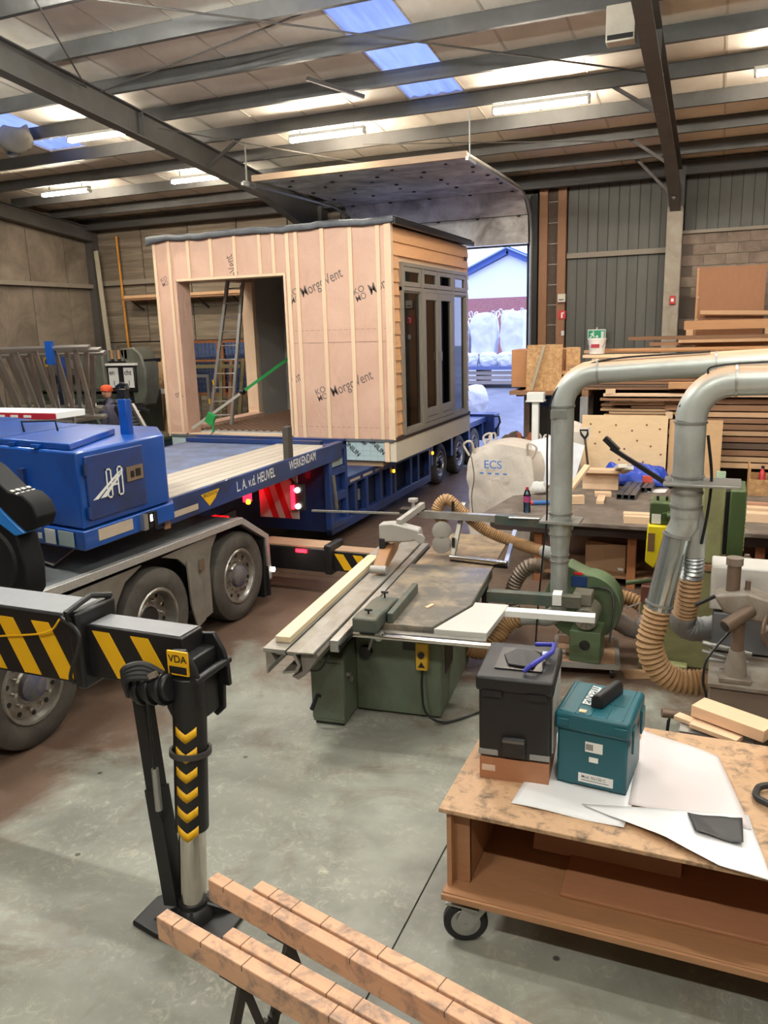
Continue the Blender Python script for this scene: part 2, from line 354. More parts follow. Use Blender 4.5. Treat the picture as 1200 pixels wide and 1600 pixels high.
# windows seen through the cabin
wn = struct('window_1', 'gridded workshop window with brown timber frame in the back wall')
OAK = wood('brown_timber', (150, 98, 62)); GL = glass('window_glass', (170, 176, 180), .5)
for x0, x1 in ((-12.86, -11.78), (-11.72, -10.62)):
    f = MB().bb(x0, x0 + .07, W + .03, W + .13, 1.64, 3.05).bb(x1 - .07, x1, W + .03, W + .13, 1.64, 3.05).bb(x0 + .07, x1 - .07, W + .03, W + .13, 1.64, 1.72).bb(x0 + .07, x1 - .07, W + .03, W + .13, 2.97, 3.05).bb(x0 + .07, x1 - .07, W + .04, W + .12, 2.5, 2.56).build('window_frame', OAK, wn)
    g = MB().bb(x0 + .07, x1 - .07, W + .075, W + .08, 1.72, 2.97).build('pane', GL, wn)
    for i in range(1, 8): MB().bar((x0 + .07 + (x1 - x0 - .14) * i / 8, W + .06, 1.72), (x0 + .07 + (x1 - x0 - .14) * i / 8, W + .06, 2.97), .012, .012).build('grid_bar', STEEL, wn)
    for i in range(1, 9): MB().bar((x0 + .07, W + .05, 1.72 + 1.25 * i / 9), (x1 - .07, W + .05, 1.72 + 1.25 * i / 9), .012, .012).build('grid_bar', STEEL, wn)
# ---- back wall, right of the door
CLAD = mat('grey_cladding', (98, 97, 91), .55, .0, .1, 1.6, (84, 82, 76), .5, 1.0, rnd=.07)
me = MB().bb(-.098, .098, 0, .035, 0, 1).mesh('cladding_strip'); me.materials.append(CLAD)
sp = [((-3.06 + .2 * k + .1, W, 0), (0, 0, 0), (1, 1, 6.1)) for k in range(10)] + [((-.8 + .2 * k + .1, W, 4.86), (0, 0, 0), (1, 1, 1.25)) for k in range(22)]
copies(me, 'cladding_strip', CLAD, wb, sp)
me = MB().bb(-.008, .008, -.045, .0, 0, 1).mesh('cladding_rib'); me.materials.append(mat('cladding_shadow_rib', (50, 50, 48), .6, .0))
copies(me, 'cladding_rib', CLAD, wb, [((-3.06 + .2 * k, W + .035, 0), (0, 0, 0), (1, 1, 6.1)) for k in range(1, 10)] + [((-.8 + .2 * k, W + .035, 4.86), (0, 0, 0), (1, 1, 1.25)) for k in range(22)])
MB().bb(-3.95, 8.2, W + .2, W + .26, 0, 6.2).build('outer_skin', mat('joint_black', (40, 36, 32)), wb)
MB().bb(3.6, 8.2, W, W + .2, 0, 6.2).build('plain_cladding', CLAD, wb)
MB().bb(-7.75, -3.8, W, W + .2, 4.95, 6.2).build('lintel_panel', CLAD, wb)
MB().bb(-3.06, -1.1, W - .1, W - .01, 4.5, 4.6).build('rail', WHT, wb); MB().bb(-.85, 3.6, W - .22, W - .01, 4.82, 4.88).build('ledge', WHT, wb)
BLK = mat('concrete_block', (152, 136, 122), .9, 0, .15, 5, (120, 104, 92), .4, 2.0, .4, 40, rnd=.1)
me = MB().bb(-.196, .196, 0, .14, -.096, .096).mesh('concrete_block'); me.materials.append(BLK)
sp = []
for r in range(12):
    for k in range(9):
        x = -.62 + .4 * k + (.2 if r % 2 else 0)
        if r in (6, 7) and k == 0: continue
        sp.append(((x, W - .15, 4.72 - .2 * r), (0, 0, 0), (1, 1, 1)))
copies(me, 'concrete_block', BLK, wb, sp)
MB().bb(-.86, 3.6, W - .13, W, 0, 4.8).build('mortar_bed', mat('mortar', (112, 100, 90), .95), wb)
POSTP = mat('column_paint', (168, 160, 146), .55, 0, .08, 2, (140, 128, 112), .4, 1.3)
b = MB(); x = -.96
b.bb(x - .14, x + .14, 16.95, 16.97, 0, 5.3).bb(x - .14, x + .14, 17.2, 17.22, 0, 5.3).bb(x - .02, x + .02, 16.97, 17.2, 0, 5.3).build('column', POSTP, wb)
MB().bb(x - .15, x + .15, 16.94, 17.24, 5.3, 6.0).build('column_head', RAFT, wb)
tp = struct('trim_1', 'two brown timber posts with ladder-like ties beside the door')
BRN = wood('brown_post', (150, 108, 78), .8, stretch=(14, 14, 1.2)); 
for x0 in (-3.63, -3.25): MB().bb(x0, x0 + .17, W - .12, W + .02, 0, 5.95).build('post', BRN, tp)
MB().bb(-3.46, -3.25, W - .02, W + .1, 0, 5.95).build('infill_panel', mat('dark_brick_infill', (92, 78, 68), .9, 0, .2, 12), tp)
for k in range(14): MB().bb(-3.46, -3.25, W - .035, W - .015, .3 + .41 * k, .315 + .41 * k).build('tie', mat('pale_tie', (170, 164, 152)), tp)
# ---- sectional door
GALV = mat('galvanised', (168, 168, 164), .38, .7, .1, 8)
BLACK = mat('black_rubber', (30, 30, 31), .6, 0, .1)
LEAF = mat('door_leaf', (236, 232, 228), .5, 0, .05, 1.5, (146, 138, 132), .3, 1.2)
dr = struct('door_1', 'pale sectional overhead door rolled up under the roof')
def leaf(p0, p1, x0=-7.72, x1=-3.84, t=.045):
    (ya, za), (yb, zb) = p0, p1; d = Vector((0, yb - ya, zb - za)).normalized(); nrm = Vector((0, -d.z, d.y)) * t
    MB().prism([(0, 0), (1, 0)][:0] or [(x0, 0), (x1, 0), (x1, 1), (x0, 1)], (0, ya, za), (1, 0, 0), (0, yb - ya, zb - za), nrm).build('leaf_panel', LEAF, dr)
pts = [(12.95, 5.80), (13.88, 5.81), (14.81, 5.82), (15.74, 5.82), (16.66, 5.80), (17.22, 5.40), (17.30, 4.84)]
for p, q in zip(pts, pts[1:]):
    dy, dz = q[0] - p[0], q[1] - p[1]; l = math.hypot(dy, dz); g = .008 / l
    leaf((p[0] + dy * g, p[1] + dz * g), (q[0] - dy * g, q[1] - dz * g))
HNG = mat('dark_hinge', (62, 60, 58), .5, .4)
for p in pts[1:6]:
    for k in range(5): MB().box((-7.5 + k * .87, p[0] - .03, p[1] - .02), (.06, .05, .02)).build('hinge', HNG, dr)
for j, (yy) in enumerate((13.4, 14.3, 15.2)):
    for k in range(4): MB().box((-7.2 + k * .95 + .2 * j, yy, 5.795), (.045, .04, .015)).build('hinge', HNG, dr)
MB().bb(-7.72, -3.84, 12.87, 12.94, 5.76, 5.86).build('edge_lath', wood('pale_lath', (206, 176, 146)), dr)
MB().bb(-7.72, -3.84, 17.26, 17.34, 4.8, 4.84).build('bottom_seal', BLACK, dr)
for x in (-7.80, -3.78):
    MB().tube([(x, 12.75, 5.74), (x, 16.3, 5.76), (x, 16.9, 5.66), (x, 17.2, 5.4), (x, 17.3, 5.05), (x, 17.3, 0.0)], .03, 6).build('track', GALV if x < -5 else GALV, dr)
    MB().bb(x - .12 if x < -5 else x - .02, x + .02 if x < -5 else x + .13, 17.3, 17.5, 0, 5.8).build('jamb', BLACK, dr)
    MB().bar((x, 12.85, 5.7), (x, 12.85, roofz(12.7) - .2), .04, .012).build('hanger', GALV, dr)
    MB().box((x, 12.9, 5.71), (.05, .42, .05)).build('bracket', GALV, dr)
# ---- far walls (behind and beside the camera)
wr = MB().bb(8.0, 8.2, -6.2, 17.7, 0, 8.5).build('wall_right', CONC); tag(wr, 'plain precast panel wall', 'wall', kind='structure')
wf = MB().bb(-15.6, 8.2, -6.3, -6.1, 0, 8.7).build('wall_front', CONC); tag(wf, 'plain precast panel wall behind the camera', 'wall', kind='structure')
# ---- strip lights
def lamp_mat(nm, c, s):
    m = bpy.data.materials.new(nm); m.use_nodes = True; b = m.node_tree.nodes['Principled BSDF']
    b.inputs['Base Color'].default_value = (*srgb(240, 240, 235), 1); b.inputs['Emission Color'].default_value = (*c, 1); b.inputs['Emission Strength'].default_value = s; return m
TF = lamp_mat('rear_tube', (1.0, .97, .88), LAMP_W * 2.6); TS = lamp_mat('strong_tube', (1.0, .99, .91), LAMP_W * 3.0); TW = lamp_mat('warm_tube', (1.0, .88, .72), LAMP_W); TC = lamp_mat('cool_tube', (1.0, .99, .91), LAMP_W * 1.5)
HOUS = mat('lamp_housing', (206, 204, 198), .4)
def strip_lamp(cx, cy, L, label, tube, drop=.30):
    z = roofz(cy) - drop; t = thing('strip_lamp', label, 'lamp', (cx, cy, z), 0, 'fluorescent strip lamps under the roof')
    MB().bb(cx - L / 2, cx + L / 2, cy - .05, cy + .05, z + .035, z + .09).build('housing', HOUS, t, bev=.008)
    for s in (-1, 1):
        MB().box((cx + s * (L / 2 - .02), cy, z), (.03, .13, .06)).build('end_cap', HOUS, t)
        MB().bar((cx + s * (L / 2 - .2), cy, z + .09), (cx + s * (L / 2 - .2), cy, roofz(cy) + .0), .012, .012).build('hanger', BRACE, t)
    for s in (-1, 1): MB().cyl((cx - L / 2 + .03, cy + s * .035, z - .005), (cx + L / 2 - .03, cy + s * .035, z - .005), .017, n=6, caps=False).build('tube', tube, t)
for cx, cy, L, lb, tb in (
        (-9.79, 11.5, 1.24, 'lit strip lamp beside the left skylight', TW), (-12.95, 14.05, 1.28, 'lit strip lamp nearest the left wall', TW),
        (-9.73, 14.17, 1.2, 'lit strip lamp under the left bay close to the sloping rafter', TW), (-6.2, 12.8, 1.38, 'lit strip lamp above the overhead door leaf', TW),
        (-2.67, 12.73, 1.44, 'bright strip lamp between the skylight and the right rafter', TW), (.9, 12.6, 1.44, 'lit strip lamp cut by the right picture edge', TW),
        (-6.62, 7.5, 1.3, 'strip lamp at the top left picture edge', TC)):
    strip_lamp(cx, cy, L, lb, tb)
for cx, cy, lb in ((-3.1, 7.4, 'lit strip lamp over the panel saw, above the picture'), (.6, 7.4, 'lit strip lamp over the green machine, above the picture'), (4.4, 7.4, 'lit strip lamp far right over the hall, above the picture'), (-10.4, 7.4, 'lit strip lamp over the ladder rack, above the picture'), (1.2, 3.2, 'lit strip lamp over the box bench, above the picture'), (-3, -1.8, 'lit strip lamp behind the camera on the left'), (1.5, -1.8, 'lit strip lamp behind the camera on the right')):
    strip_lamp(cx, cy, 1.44, lb, TF if cy < 0 else TC, .9)
strip_lamp(-6.2, 4.6, 1.44, 'brightest strip lamp over the lorry, above the picture', TS, .9)
# ---- outside the door
yd = MB().grid(lambda a, b: (-40 + 60 * a, 17.7 + 60 * b, max(0, min(1.32, (17.7 + 60 * b - 19) * .19))), 2, 60).build('yard', mat('yard_paving', (158, 160, 166), .85, 0, .12, 2.5, (130, 132, 140), .4, .8)); tag(yd, 'paved yard rising away from the big door', 'yard', kind='structure')
# ================================================================== LORRY TRACTOR
BLUE = mat('blue_paint', (14, 78, 164), .32, 0, .06, 2.0, (14, 62, 132), .35, 1.5, coat=.35)
NAVY = mat('navy_paint', (34, 62, 124), .42, 0, .1, 3.0, (40, 50, 82), .4, 2.0, coat=.2)
SKYB = mat('bright_blue_paint', (52, 138, 228), .3, 0, .04, coat=.5)
BLK = mat('satin_black', (24, 24, 26), .42, 0, .12, 5)
MBLK = mat('matt_black_housing', (20, 20, 22), .75, 0, .1, 5, spec=.25)
GREYP = mat('grey_side_panel', (132, 126, 118), .5, .1, .08, 3, (108, 100, 90), .4, 2)
GREYD = mat('grey_deck_plate', (120, 128, 132), .42, .2, .12, 2.5, (92, 94, 94), .45, 2)
ALU = mat('brushed_aluminium', (190, 188, 184), .32, .85, .08, 10)
CHQ = mat('chequer_aluminium', (206, 204, 200), .4, .7, .25, 60, bump=.6, bs=90)
TYRE = mat('tyre_rubber', (84, 78, 72), .8, 0, .12, 5, (60, 55, 50), .4, 3, .2, 40)
RIM = mat('polished_rim', (176, 172, 166), .34, .75, .12, 7, (128, 120, 110), .35, 4)
YEL = mat('warning_yellow', (232, 178, 22), .5, 0, .06, 4)
CHROME = mat('chrome', (214, 208, 200), .12, 1.0, .03)
WHITEP = mat('white_paint', (230, 230, 226), .5, 0, .04)
HUBB = mat('blue_hub', (74, 82, 118), .55, .2, .15, 9, (120, 112, 102), .45, 7)
tk = thing('lorry_tractor', 'black and grey lorry rear with three aluminium wheels and striped outrigger', 'lorry', (-6, 6, 0))
TX = -4.87
MB().bb(-7.2, -5.6, 3.2, 8.1, .55, .95).build('chassis', BLK, tk)
# deck with its turned-down tail
dk = [(3.9, 1.25), (7.45, 1.17), (7.98, .84), (8.0, .30), (7.96, .30), (7.93, .83), (7.42, 1.12), (3.9, 1.20)]
MB().prism(dk, (-6.9, 0, 0), (0, 1, 0), (0, 0, 1), (2.0, 0, 0)).build('rear_deck', GREYD, tk, bev=.006)
MB().prism([(3.9, 1.262), (7.45, 1.182), (7.99, .85), (8.01, .30), (7.95, .30), (7.92, .82), (7.43, 1.11), (3.9, 1.185)], (-4.93, 0, 0), (0, 1, 0), (0, 0, 1), (.075, 0, 0)).build('deck_edge', CHQ, tk, bev=.005)
MB().prism([(-5.98, 5.35), (-5.3, 5.1), (-5.75, 6.1)], (0, 0, 1.255), (1, 0, 0), (0, 1, 0), (0, 0, .012)).build('tread_plate', CHQ, tk)
# side skirts between the wheels
def skirt(poly): MB().prism(poly, (TX - .04, 0, 0), (0, 1, 0), (0, 0, 1), (.03, 0, 0)).build('side_panel', GREYP, tk, bev=.006)
skirt([(6.05, 1.10), (7.0, 1.13), (6.86, .98), (6.80, .80), (6.80, .28), (6.56, .24), (6.52, .72), (6.42, .90), (6.28, 1.02)])
skirt([(4.75, 1.12), (5.75, 1.11), (5.5, 1.02), (5.36, .85), (5.3, .6), (5.0, .62), (4.92, .8)])
MB().prism([(6.40, .97), (6.50, .9), (6.62, .70), (6.64, .26), (6.50, .22), (6.42, .5)], (TX - .012, 0, 0), (0, 1, 0), (0, 0, 1), (.02, 0, 0)).build('mudguard_lip', GREYP, tk)
MB().bb(TX - .01, TX + .012, 6.60, 6.68, .80, .92).build('latch', CHROME, tk)
MB().bb(-5.35, -5.3, 5.3, 8.0, .2, 1.12).build('inner_guard', BLK, tk)
MB().prism([(7.85, .1), (7.95, .1), (7.98, .80), (7.9, .82)], (-5.3, 0, 0), (0, 1, 0), (0, 0, 1), (.42, 0, 0)).build('mud_flap', BLK, tk)
MB().prism([(7.93, .1), (7.97, .1), (8.0, .80), (7.95, .82)], (-4.91, 0, 0), (0, 1, 0), (0, 0, 1), (.05, 0, 0)).build('flap_edge', BLK, tk)
def wheel(y, parent, x=-4.88, r=.51, wd=.30, hub=HUBB, deep=False):
    o = (x, y, r)
    t = MB().lathe([(r * .62, -wd), (r * .90, -wd), (r * .985, -wd * .9), (r, -wd * .75), (r, -wd * .25), (r * .985, -wd * .1), (r * .90, 0), (r * .72, .006), (r * .625, -.015), (r * .60, -.05)], o, (1, 0, 0), 40, caps=False).build('wheel', TYRE, parent)
    d = -.13 if deep else -.055
    MB().lathe([(r * .60, -.2), (r * .625, -.02), (r * .60, -.004), (r * .555, -.012), (r * .52, d), (r * .30, d - .005), (r * .27, d + .01), (r * .27, d + .012), (0.001, d + .012)], o, (1, 0, 0), 32, caps=False).build('rim', RIM, t)
    if not deep:
        MB().lathe([(r * .25, d), (r * .24, d + .05), (r * .15, d + .075), (.001, d + .08)], o, (1, 0, 0), 20, caps=False).build('hub', hub, t)
    else: MB().lathe([(r * .25, d), (r * .22, d + .03), (.001, d + .035)], o, (1, 0, 0), 20, caps=False).build('hub', BLK, t)
    for k in range(10):
        a = k * math.pi / 5; c = (x + d, y + r * .36 * math.cos(a), r + r * .36 * math.sin(a))
        MB().cyl(c, (x + d + .045, c[1], c[2]), .016, n=8).build('wheel_nut', CHROME, t)
        a += .31; c = (x + d - .004, y + r * .46 * math.cos(a), r + r * .46 * math.sin(a))
        MB().cyl(c, (x + d + .004, c[1], c[2]), .022, n=8).build('hand_hole', BLK, t)
    return t
wheel(4.36, tk); wheel(5.92, tk, deep=True); wheel(7.38, tk)
# crane pillar corner at the picture edge
MB().prism([(-5.2, 2.50), (-4.86, 2.33), (-4.66, 2.17), (-4.53, 2.15), (-4.44, 2.08), (-4.41, 1.99), (-4.46, 1.90), (-4.54, 1.875), (-4.67, 1.97), (-4.91, 2.17), (-5.2, 2.36)], (-.12, 4.26, -.06), (1, 0, 0), (0, 0, 1), (0, .2, 0)).build('crane_housing', MBLK, tk, bev=.012)
for k in range(5):
    a = (-4.755 + .05 * k, 2.108 - .012 * k - .008 * k * k)
    for j in range(4): MB().box((a[0], 4.28 + .05 * j, a[1] + .004), (.03, .034, .012), ry=.3 + .18 * k).build('grille_slot', ALU, tk)
MB().prism([(-5.2, 2.33), (-4.92, 2.15), (-4.68, 1.95), (-4.56, 1.86), (-4.66, 1.83), (-4.80, 1.91), (-4.96, 2.0), (-5.2, 1.8)], (-.12, 4.27, -.06), (1, 0, 0), (0, 0, 1), (0, .18, 0)).build('blue_fairing', SKYB, tk, bev=.01)
MB().prism([(-5.3, 1.70), (-4.97, 1.98), (-4.86, 1.96), (-4.68, 1.82), (-4.63, 1.57), (-4.65, 1.36), (-4.72, 1.27), (-5.3, 1.27)], (-.1, 4.28, -.04), (1, 0, 0), (0, 0, 1), (0, .2, 0)).build('crane_foot', MBLK, tk, bev=.015)
MB().lathe([(.26, 0), (.24, .02), (.01, .02)], (-5.06, 4.278, 1.56), (0, -1, 0), 24, caps=False).build('round_recess', mat('matt_black', (14, 14, 15), .7), tk)
# ---- front outrigger
def stripes(parent, x0, x1, y, z0, z1, n, wdt, slant, nm='warning_stripe'):
    """yellow slanted stripes clipped to a rectangle, on the face towards -y"""
    st = (x1 - x0) / n
    for k in range(-1, n + 1):
        a = x0 + st * k; poly = [(a, z1), (a + wdt, z1), (a + wdt + slant, z0), (a + slant, z0)]
        def clip(P, f):
            Q = []
            for i in range(len(P)):
                p, q = P[i], P[(i + 1) % len(P)]; fp, fq = f(p), f(q)
                if fp >= 0: Q.append(p)
                if fp * fq < 0: t = fp / (fp - fq); Q.append((p[0] + (q[0] - p[0]) * t, p[1] + (q[1] - p[1]) * t))
            return Q
        poly = clip(clip(poly, lambda p: p[0] - x0), lambda p: x1 - p[0])
        if len(poly) > 2: MB().prism(poly, (0, y, 0), (1, 0, 0), (0, 0, 1), (0, .004, 0)).build(nm, YEL, parent)
MB().bb(-6.2, -3.32, 3.28, 3.56, 1.24, 1.66).build('outrigger_box', BLK, tk, bev=.012)
MB().bb(-5.2, -3.36, 3.29, 3.55, 1.661, 1.667).build('box_top_plate', mat('worn_grey', (132, 134, 138), .5, .2, .1), tk)
MB().bb(-3.34, -3.26, 3.26, 3.58, 1.22, 1.69).build('box_collar', BLK, tk, bev=.02)
MB().tube([(-3.30, 3.25, 1.60), (-3.30, 3.22, 1.70), (-3.30, 3.42, 1.74), (-3.28, 3.56, 1.70)], .018, 8).build('collar_handle', BLK, tk)
MB().bb(-3.4, -2.60, 3.32, 3.51, 1.28, 1.60).build('outrigger_beam', BLK, tk, bev=.008)
MB().bb(-3.24, -2.62, 3.33, 3.50, 1.601, 1.606).build('beam_top_plate', mat('worn_grey', (132, 134, 138), .5, .2, .1), tk)
stripes(tk, -5.0, -3.36, 3.276, 1.26, 1.60, 6, .13, .17)
stripes(tk, -3.22, -2.68, 3.316, 1.30, 1.57, 2, .12, .15)
hx = -2.55
for yb in (3.24, 3.51): MB().prism([(-2.68, 1.42), (-2.62, 1.56), (-2.535, 1.57), (-2.475, 1.47), (-2.455, 1.39), (-2.45, 1.26), (-2.49, 1.26), (-2.50, 1.11), (-2.55, 1.06), (-2.62, 1.11), (-2.68, 1.22)], (0, yb, 0), (1, 0, 0), (0, 0, 1), (0, .03, 0)).build('leg_bracket', BLK, tk, bev=.006)
MB().bb(-2.64, -2.52, 3.27, 3.51, 1.12, 1.5).build('bracket_core', BLK, tk, bev=.01); MB().cyl((-2.48, 3.23, 1.40), (-2.48, 3.56, 1.40), .025, n=10).build('bracket_pin', BLK, tk)
MB().cyl((-2.84, 3.2, 1.33), (-2.60, 3.2, 1.37), .075, n=16).build('motor', BLK, tk, bev=.01)
for k in range(3): MB().lathe([(.09, 0), (.095, .015), (.09, .03)], (-2.80 + .07 * k, 3.2, 1.335 + .01 * k), (1, 0, .15), 16).build('motor_ring', BLK, tk)
for s in range(4): MB().tube(bez([(-2.86, 3.16, 1.30 + .03 * s), (-2.82, 3.10, 1.42 + .02 * s), (-2.74, 3.12 + .01 * s, 1.44 + .02 * s), (-2.66, 3.2, 1.41 + .01 * s)], 6), .02, 8).build('hydraulic_hose', BLACK, tk)
MB().box((-2.70, 3.15, 1.44), (.10, .03, .03), ry=-.4).build('hose_fitting', ALU, tk)
MB().tube(bez([(-3.9, 3.27, 1.47), (-3.5, 3.25, 1.55), (-3.36, 3.24, 1.66)], 6), .006, 6).build('yellow_cable', YEL, tk)
MB().tube(bez([(-3.36, 3.24, 1.66), (-3.2, 3.2, 1.58), (-3.28, 3.18, 1.35), (-3.3, 3.22, 1.28)], 6), .012, 6).build('control_cable', BLACK, tk)
# leg: black jacket, chrome ram, strut and foot
top = Vector((-2.56, 3.30, 1.40)); bot = Vector((-2.545, 3.14, .05)); dv = bot - top
MB().cyl(top, top + dv * .64, .092, n=24).build('leg_jacket', BLK, tk, bev=.008)
MB().cyl(top + dv * .6, bot, .075, n=24).build('leg_ram', CHROME, tk)
u = Vector((1, 0, 0)); fwd = dv.normalized(); nv = Vector((0, -1, 0)) - fwd * Vector((0, -1, 0)).dot(fwd); nv.normalize()
for k in range(6):
    c = top + dv * (.19 + .082 * k); b = MB()
    P = []
    for t_ in range(7):
        a = -.65 + 1.3 * t_ / 6 + .35; nr = nv * math.cos(a) + u * math.sin(a); sh = (.035 if False else .04 * (1 - abs(t_ - 3) / 3))
        for h in (0, .05): P.append(c + nr * .0935 + fwd * (h + sh))
    b.add(P, [(2 * i, 2 * i + 2, 2 * i + 3, 2 * i + 1) for i in range(6)]).build('chevron_stripe', YEL, tk, thick=.002)
MB().lathe([(.10, 0), (.115, .0), (.115, .03), (.10, .03)], top + dv * .30, dv, 24, caps=False).build('leg_strap', mat('dark_grey_hose', (62, 60, 58), .5), tk)
MB().bar((-2.86, 3.26, 1.30), (-2.77, 3.2, .72), .07, .09, (0, 1, 0)).build('strut', BLK, tk)
MB().bar((-2.775, 3.205, .74), (-2.655, 3.13, .09), .09, .10, (0, 1, 0)).build('strut_sleeve', BLK, tk)
MB().cyl((-2.74, 3.16, 1.28), (-2.70, 3.12, .62), .009, n=8).build('gas_line', BLK, tk); MB().cyl((-2.718, 3.14, .9), (-2.702, 3.122, .66), .02, n=10).build('gas_spring', GALV, tk)
def pad(parent, cx, cy, nm='foot_plate'):
    P = [(-.30, -.16), (-.12, -.20), (.16, -.20), (.26, -.08), (.26, .15), (.12, .22), (-.16, .20), (-.30, .06)]
    MB().prism(P, (cx, cy, .0), (1, 0, 0), (0, 1, 0), (0, 0, .03)).build(nm, BLK, parent, bev=.01)
    for a in range(4):
        an = a * math.pi / 2 + .5; d = Vector((math.cos(an), math.sin(an), 0)); q = d.cross(Vector((0, 0, 1)))
        MB().prism([(0, .03), (.22, .03), (.04, .12), (0, .12)], Vector((cx, cy, 0)) - q * .008, d, (0, 0, 1), q * .016).build('gusset', BLK, parent)
pad(tk, -2.54, 3.13)
MB().lathe([(.12, .02), (.11, .07), (.08, .1), (.08, .13)], (-2.545, 3.14, 0), n=20).build('ball_joint', BLK, tk)
MB().bb(-2.635, -2.505, 3.226, 3.238, 1.43, 1.565).build('yellow_sticker', YEL, tk)
text('sticker_lettering', 'VDA', .058, (-2.626, 3.225, 1.505), (1, 0, 0), (0, 0, 1), BLK, tk, slim=.01)
MB().bb(-2.625, -2.515, 3.223, 3.226, 1.44, 1.48).build('sticker_line', BLK, tk)
# ---- rear outrigger behind the wheels
MB().bb(-6.0, -4.28, 8.45, 8.78, .28, .58).build('rear_outrigger_box', BLK, tk, bev=.015)
MB().bb(-4.36, -4.26, 8.43, 8.80, .26, .64).build('box_collar', BLK, tk, bev=.02)
MB().bb(-4.4, -3.45, 8.5, 8.74, .30, .55).build('rear_outrigger_beam', BLK, tk, bev=.006)
MB().bb(-5.3, -4.38, 8.46, 8.77, .581, .60).bb(-4.25, -3.47, 8.51, 8.73, .551, .565).build('wood_strip', wood('worn_strip', (178, 146, 118)), tk)
stripes(tk, -4.25, -3.5, 8.496, .32, .52, 3, .12, .13)
REDL = mat('lit_red_lens', (220, 30, 40), .3, emit=(255, 20, 40), es=5); AMB = mat('lit_amber_lens', (250, 170, 40), .3, emit=(255, 160, 30), es=4); WHL = mat('lit_white_lens', (250, 245, 240), .3, emit=(255, 245, 235), es=5)
MB().cyl((-4.88, 8.04, .40), (-4.84, 8.05, .40), .03, n=12).build('side_lamp', WHL, tk); MB().bb(-4.93, -4.88, 8.0, 8.03, .55, .62).build('amber_marker', AMB, tk)
MB().bb(-4.75, -4.6, 8.43, 8.45, .52, .56).build('red_marker', REDL, tk)
RW = mat('red_reflective', (210, 40, 46), .4, 0, .05); 
chv = MB().bb(-5.75, -5.15, 9.28, 9.3, .72, 1.32).build('chevron_board', mat('pale_reflective', (214, 196, 190), .4), tk)
for k in range(3): MB().prism([(-5.75 + .2 * k, 1.32), (-5.65 + .2 * k, 1.32), (-5.45 + .2 * k if k < 2 else -5.15, .72 if k < 2 else 1.0), (-5.55 + .2 * k if k < 2 else -5.15, .72 if k < 2 else 1.16)], (0, 9.277, 0), (1, 0, 0), (0, 0, 1), (0, .003, 0)).build('red_band', RW, chv)
MB().bb(-5.2, -5.02, 9.2, 9.26, .86, 1.22).build('tail_lamp_housing', BLK, tk)
for z in (.92, 1.14): MB().cyl((-5.10, 9.2, z), (-5.10, 9.17, z), .035, n=12).build('tail_lamp_lens', WHL, tk)
for z in (1.03,): MB().bb(-5.19, -5.15, 9.16, 9.2, .88, 1.2).build('red_lens', REDL, tk)
MB().bb(-5.9, -5.82, 9.1, 9.2, .95, 1.25).build('red_lens', REDL, tk)
# ================================================================== LOW-LOADER TRAILER
tr = thing('low_loader_trailer', 'blue low loader trailer with gooseneck box carrying the timber cabin', 'trailer', (-6, 12, 0))
GX = -4.95
plan = [(-4.87, 5.06), (-4.87, 6.22), (-5.35, 6.75), (-7.6, 6.95), (-7.6, 5.55), (-5.9, 5.24)]
MB().prism(plan, (0, 0, 1.62), (1, 0, 0), (0, 1, 0), (0, 0, .66)).build('gooseneck_box', BLUE, tr, bev=.02)
MB().prism([(-4.85, 5.03), (-4.85, 6.25), (-5.3, 6.8), (-7.6, 7.0), (-7.6, 5.52), (-5.9, 5.2)], (0, 0, 1.44), (1, 0, 0), (0, 1, 0), (0, 0, .17)).build('box_skirt', BLUE, tr, bev=.012)
MB().prism([(-4.98, 5.12), (-5.36, 6.12), (-7.55, 6.85), (-7.55, 5.6), (-5.88, 5.28)], (0, 0, 2.28), (1, 0, 0), (0, 1, 0), (0, 0, .06)).build('box_lid', BLUE, tr, bev=.01)
MB().bb(-5.95, -5.945, 5.3, 6.4, 2.34, 2.343).build('lid_joint', NAVY, tr)
for x, y in ((-5.75, 5.25), (-5.4, 5.17)): MB().box((x, y, 2.3), (.09, .05, .03), rz=-.13).build('lid_hinge', BLUE, tr)
MB().tube([(-6.1, 5.72, 2.33), (-6.1, 5.7, 2.44), (-5.8, 5.82, 2.44), (-5.8, 5.84, 2.33)], .012, 8).build('lid_handle', BLK, tr)
MB().bb(-4.872, -4.852, 5.14, 5.88, 1.68, 2.23).build('locker_door', NAVY, tr, bev=.008)
for z in (2.12, 1.75): MB().bb(-4.86, -4.84, 5.11, 5.15, z - .05, z + .05).build('door_hinge', NAVY, tr)
MB().bb(-4.85, -4.838, 5.62, 5.84, 1.93, 2.06).build('door_latch', mat('latch_steel', (176, 160, 138), .35, .8), tr); MB().bb(-4.84, -4.832, 5.67, 5.71, 1.96, 2.02).bb(-4.84, -4.832, 5.74, 5.80, 1.96, 2.03).build('latch_recess', BLK, tr)
